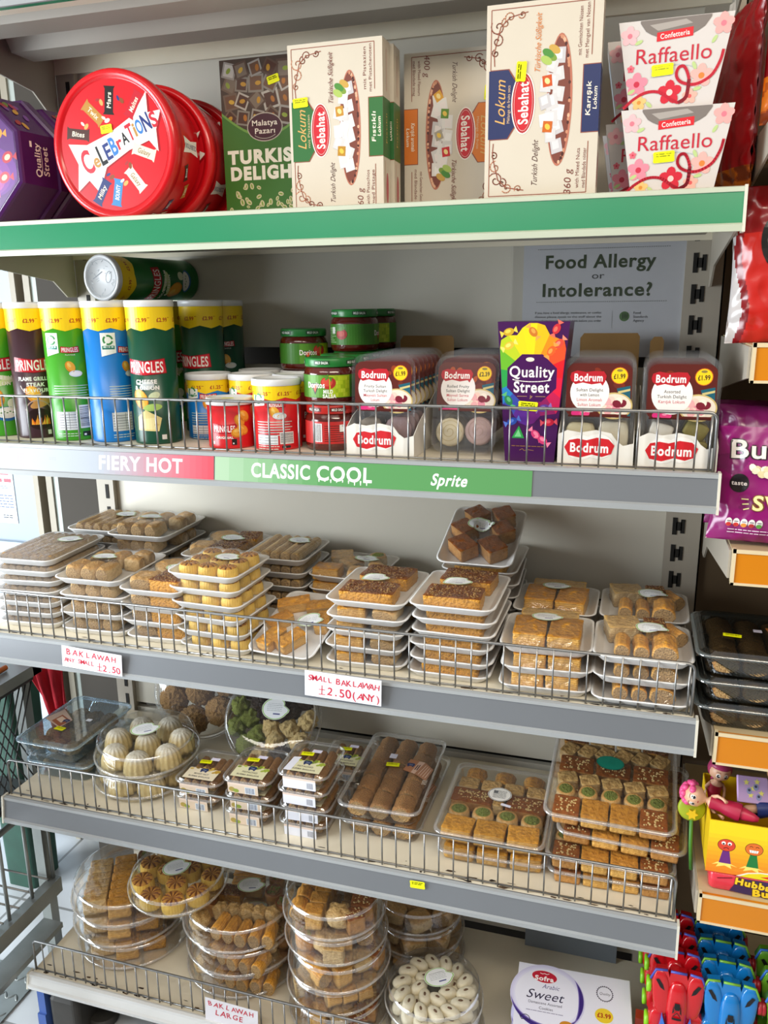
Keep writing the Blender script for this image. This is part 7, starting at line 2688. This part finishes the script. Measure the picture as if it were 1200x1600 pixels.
t = thing('display_box', 'yellow open display box printed with two round faced figures, holding the dolls', 'display box', (1.372, .010, .6732), (0, 0, 0))
W, D, H = .176, .13, .088
b = MB().box(-W / 2, W / 2, 0, .0015, 0, H).box(-W / 2, W / 2, D - .0015, D, 0, H).box(-W / 2, -W / 2 + .0015, .0015, D - .0015, 0, H).box(W / 2 - .0015, W / 2, .0015, D - .0015, 0, H).box(-W / 2, W / 2, .0015, D - .0015, 0, .0015)
link('box', b.mesh('box', mat('yellow_card', '#e8c018', 0.4)), t)
a = Art()
for i in range(12):
    a.rect(-W / 2, H * i / 12, W / 2, H * (i + 1) / 12, mixc('#e8841c', '#f6d41c', min(1, i / 9)))
    a.layer -= 1
a.layer += 2
a.poly([(-W / 2, 0), (-.05, .0), (-.0, .008), (-.0, .0), (.088, .0), (.088, .002), (-W / 2, .001)], '#d8441c')
for k, (x, col, bc) in enumerate(((-.062, '#d8442c', '#6a2a7a'), (-.024, '#e0702a', '#1f7a3a'), (.014, '#d8442c', '#2a5aa0'), (.052, '#e8a02a', '#a02a4a'))):
    y = .046
    a.poly([(x - .018, .013), (x - .009, .016), (x - .012, .010), (x, .014), (x + .010, .010), (x + .008, .016), (x + .018, .014), (x + .008, .018), (x - .01, .019)], '#f6e070')
    a.poly([(x - .0045, y - .006), (x + .0045, y - .006), (x + .0085, .018), (x - .0085, .018)], bc)
    a.ell(x, y + .003, .0125, .0105, '#3a1410', 0, 24)
    a.ell(x, y + .003, .0118, .0098, col, 0, 24)
    if k % 2 == 0:
        for e in (-.0042, .0042):
            a.ell(x + e, y + .006, .0030, .0030, '#f8f4ec', 0, 12)
            a.ell(x + e, y + .0048, .0016, .0015, '#1a1412', 0, 10)
        a.arc(x, y - .0050, .004, .5, PI - .5, .0009, '#1a1412', 8)
    else:
        for e in (-.0042, .0042):
            a.arc(x + e, y + .0055, .0022, .3, PI - .3, .0008, '#1a1412', 6)
        a.poly([(x - .0065, y + .0015), (x + .0065, y + .0015), (x + .005, y - .003), (x - .005, y - .003)], '#f8f4ec')
        for e in (-.003, 0, .003):
            a.rect(x + e - .0002, y - .003, x + e + .0002, y + .0015, '#1a1412')
a.poly([(-.045, .0), (-.03, .008), (-.012, .012), (.02, .013), (.05, .010), (.05, .0)], '#e8e4d0')
a.poly([(-.04, .0), (-.028, .0065), (-.012, .010), (.02, .011), (.05, .008), (.05, .0)], '#e6d41c')
a.poly([(-.012, .004), (-.002, .006), (.002, .012), (.008, .006), (.02, .005), (.01, .001)], '#d8201c')
a.build('front_print', t, FRONT(-.0002))


def doll(label, loc, rot, hair, dress, curly=False, lower=None):
    t = thing('doll', label, 'doll', loc, rot, 'small dolls in the yellow box')
    b = MB()
    prof = [(.004, -.060), (.007, -.055), (.0085, -.035), (.0115, -.018), (.0095, -.008), (.011, .006), (.0115, .012), (.0055, .017), (.0045, .020), (.010, .024), (.0175, .031), (.0195, .040), (.0175, .049), (.010, .056), (.002, .058)]
    b.lathe(prof, 22, mod=None)
    for s in (-1, 1):
        b.tube([(s * .010, 0, .011), (s * .0165, -.002, .002), (s * .0175, -.006, -.008), (s * .016, -.011, -.015)], [.0036, .0033, .0029, .0033], 8)
    link('body', b.mesh('body', mat('doll_skin', '#d9a888', 0.45)), t)
    hb = MB()
    if curly:
        r = random.Random(4)
        for i in range(46):
            q, e = r.uniform(0, 2 * PI), r.uniform(-.1, PI / 2)
            p = Vector((.0195 * math.cos(e) * math.cos(q), .0195 * math.cos(e) * math.sin(q) + .004, .043 + .019 * math.sin(e)))
            if p.y < -.010 and p.z < .050:
                continue
            hb.sq(.0062, .0062, .0058, nu=9, nv=6, M=Matrix.Translation(p))
    else:
        hb.sq(.0215, .0215, .0215, nu=26, nv=16, M=Matrix.Translation((0, .0025, .0425)), disp=lambda p, la, lo: p * (1 + .02 * math.sin(lo * 14)) if not (p.y < -.008 and p.z < .008) else Vector((p.x * .88, p.y * .60, p.z)))
        hb.tube([(.0, .018, .05), (.006, .024, .03), (.004, .022, .005), (.0, .016, -.02)], [.008, .009, .008, .003], 10)
    link('hair', hb.mesh('hair', mat('doll_hair_' + hair.strip('#'), hair, 0.4)), t)
    db = MB().lathe([(.0125, .012), (.0120, .004), (.0112, -.006), (.0140, -.016), (.0165, -.034), (.0155, -.040)], 24, cap0=False, cap1=False, mod=lambda q, z: 1 + (.05 * math.cos(9 * q) if z < -.01 else 0))
    link('dress', db.mesh('dress', mat('doll_dress_' + dress.strip('#'), dress, 0.5)), t)
    if lower:
        link('tail', MB().lathe([(.0125, -.030), (.0115, -.045), (.0075, -.062), (.004, -.070)], 20).mesh('tail', mat('doll_tail_' + lower.strip('#'), lower, 0.4)), t)
    a = Art()
    for s in (-1, 1):
        a.ell(s * .0068, .0395, .0038, .0046, '#f4efe8', 0, 14)
        a.ell(s * .0066, .0390, .0029, .0038, '#23201f', 0, 14)
        a.ell(s * .0058, .0405, .0009, .0011, '#f8f6f2', 0, 8)
        a.arc(s * .0068, .0445, .0042, .5, PI - .5, .0007, '#5a3026', 6, ry=.002)
    a.ell(0, .0345, .0009, .0008, '#c08a70', 0, 8)
    a.ell(0, .0305, .0024, .0009, '#b8404a', 0, 10)

    def face(x, y, h):
        f = [(.0045, .020), (.010, .024), (.0175, .031), (.0195, .040), (.0175, .049), (.010, .056)]
        r_ = .017
        for (r0, z0), (r1, z1) in zip(f[:-1], f[1:]):
            if z0 <= y <= z1:
                r_ = r0 + (r1 - r0) * (y - z0) / (z1 - z0)
        return (x, -math.sqrt(max(1e-6, r_ * r_ - x * x)) - .0002 - h, y)
    a.build('face_paint', t, face, .002)
    t.scale = (.84, .84, .84)
    return t


doll('doll with smooth dark pink hair sitting up in the yellow box', (1.297, .092, .765), (.10, .12, .15), '#a02a5a', '#a81f3c')
doll('doll with curly bright pink hair lying across the front of the yellow box', (1.296, .040, .7695), (math.radians(-10), math.radians(-84), math.radians(-6)), '#e0508a', '#a8183c', True, '#c02a4a')
doll('doll in a navy dress lying behind the front edge of the yellow box', (1.384, .058, .7665), (math.radians(0), math.radians(84), math.radians(8)), '#c9a048', '#1a2a6a')
doll('doll with fair hair at the right end of the yellow box', (1.398, .088, .775), (.1, -.35, 0), '#c99a6a', '#5a2a6a')
t = thing('sweet_packet', 'small lilac packet with yellow stars lying on the dolls', 'packet', (1.345, .060, .790), (math.radians(58), .1, .22))
link('packet', MB().loft([rring(.046, .040, .002, 0, 3), rring(.044, .038, .002, .004, 3)], smooth=False).mesh('packet', mat('lilac_packet', '#b99ac8', 0.3)), t)
a = Art()
for (x, y) in ((-.010, .010), (.006, .012), (-.004, -.008), (.012, -.004), (.0, .002)):
    a.poly([(x + (.005 if k % 2 == 0 else .0022) * math.cos(k * PI / 5 + .3), y + (.005 if k % 2 == 0 else .0022) * math.sin(k * PI / 5 + .3)) for k in range(10)], '#e0d870')
for (x, y) in ((.004, .004), (-.006, -.002), (.008, -.010)):
    a.ell(x, y, .004, .005, '#8a90b8')
    a.ell(x, y + .001, .002, .002, '#3a3a52')
a.build('packet_print', t, TOP(.0040))
t = thing('flower_toy', 'yellow green round flower toy beside the dolls, behind the flat boxes', 'toy', (1.262, .060, .745), (math.radians(80), 0, .1))
link('disc', MB().lathe([(.0, 0), (.018, .0), (.021, .003), (.018, .006), (.0, .007)], 24, cap0=False, cap1=False).mesh('disc', mat('lime_plastic', '#9aa81e', 0.5)), t)
link('blossom', MB().prism([((.009 if k % 2 == 0 else .005) * math.cos(k * PI / 6), (.009 if k % 2 == 0 else .005) * math.sin(k * PI / 6) - .008) for k in range(12)], .0065, .010, 'z').mesh('blossom', mat('yellow_plastic', '#d9b81e', 0.5)), t)
link('stem', MB().tube([(0, -.018, .003), (.001, -.06, .002), (.004, -.10, .0)], .003, 8).mesh('stem', mat('green_plastic', '#3f7a2a', 0.5)), t)


# --- toy cars stood on their noses in rows
def toy_car(label, loc, group, col, trim, light, wheel):
    t = thing('toy_car', label, 'toy car', loc, (-.10, 0, 0), group)
    body = mat('car_paint_' + col.strip('#'), col, 0.18, noise_amt=.02, coat=.5)
    half = [(.0, 0), (.018, .0), (.028, .010), (.034, .026), (.0425, .030), (.0440, .056), (.037, .064), (.036, .082), (.0400, .104), (.0435, .120), (.036, .136), (.0175, .138), (.0150, .127), (.0125, .137), (.0, .139)]
    out = half + [(-x, z) for x, z in half[::-1][1:-1]]
    b = MB()
    n = len(out)
    b.loft([[(x, .012, z) for x, z in out], [(x, .0, z) for x, z in out], [(x * .96, -.004, .004 + z * .965) for x, z in out]], True, True, 0, False)
    b.sq(.017, .0115, .060, .7, .8, nu=18, nv=16, M=Matrix.Translation((0, -.003, .062)))          # spine
    for s in (-1, 1):
        b.sq(.0145, .0050, .041, .8, .9, nu=18, nv=14, M=Matrix.Translation((s * .0255, -.003, .0955)) @ Matrix.Rotation(s * .10, 4, 'Y'))
        b.sq(.0135, .0060, .024, .8, .9, nu=16, nv=12, M=Matrix.Translation((s * .0295, -.002, .040)))
    link('car_body', b.mesh('car_body', body), t)
    tr = mat('car_trim_' + trim.strip('#'), trim, 0.3)
    for seg in ([(-.0435, .118), (-.036, .1365), (-.0178, .1385)], [(-.0128, .1375), (.0128, .1375)], [(.0178, .1385), (.036, .1365), (.0435, .118)]):
        link('tail_trim', MB().tube([(x, -.003, z) for x, z in seg], .0022, 6).mesh('tail_trim', tr), t)
    lm = mat('car_light_' + light.strip('#'), light, 0.25)
    for s in (-1, 1):
        link('headlight', MB().prism([(s * .018, .022), (s * .0275, .030), (s * .0225, .062), (s * .0165, .042)][::s], -.0145, -.006, 'y').mesh('headlight', lm), t)
    for s in (-1, 1):
        for z in (.034, .100):
            link('wheel', MB().lathe([(.010, -.004), (.013, -.003), (.013, .003), (.010, .004)], 20, M=Matrix.Translation((s * .0455, .008, z)) @ Matrix.Rotation(PI / 2, 4, 'Y')).mesh('wheel', mat('wheel_' + wheel.strip('#'), wheel, 0.35)), t)
    link('canopy', MB().sq(.0125, .008, .020, nu=16, nv=12, M=Matrix.Translation((0, -.0125, .030))).mesh('canopy', clear('car_canopy', tint=(.75, .72, .72), refl=.12, haze=.05)), t)
    a = Art()
    dk = '#1c1a1c'
    a.poly([(-.004, .090), (.004, .090), (.005, .082), (.003, .078), (-.003, .078), (-.005, .082)], dk)
    a.poly([(-.006, .086), (-.0045, .074), (-.0075, .070)], dk).poly([(.006, .086), (.0045, .074), (.0075, .070)], dk)
    a.line([(-.006, .066), (0, .074), (.006, .066)], .0012, dk)
    a.rect(-.0075, .060, .0075, .064, dk)
    a.build('bonnet_print', t, lambda x, y, h: (x, -.004 - .012 * math.sqrt(max(.02, 1 - (x / .018) ** 2 - ((y - .062) / .062) ** 2)) - .0006 - h, y), .002)
    for s in (-1, 1):
        a = Art()
        a.poly([(s * .021, .104), (s * .028, .108), (s * .036, .122), (s * .031, .124), (s * .024, .114)], dk)
        a.build('vent_print', t, FRONT(-.0080))
    return t


CZ = .2854
for gname, x, cols, n in (('red toy cars', 1.268, ('#c8141e', '#4a55b8', '#3a78d8', '#8ad01e'), 4), ('blue toy cars', 1.350, ('#1478c0', '#7ab83a', '#9ad82a', '#a81e2a'), 4), ('green toy cars', 1.446, ('#6aa82a', '#3a78d8', '#d84a2a', '#a81e2a'), 3)):
    c = gname.split()[0]
    src = None
    for i in range(n):
        lab = '%s toy car, %s' % (c, ('first of its row at the front', 'second from the front of its row', 'third from the front of its row', 'last of its row')[i])
        loc = (x - .003 * i, .060 + .042 * i, CZ + .002 + .004 * i)
        if src is None:
            src = toy_car(lab, loc, gname, *cols)
        else:
            dup(src, lab, loc, (-.10, 0, 0), gname)

bpy.context.view_layer.update()
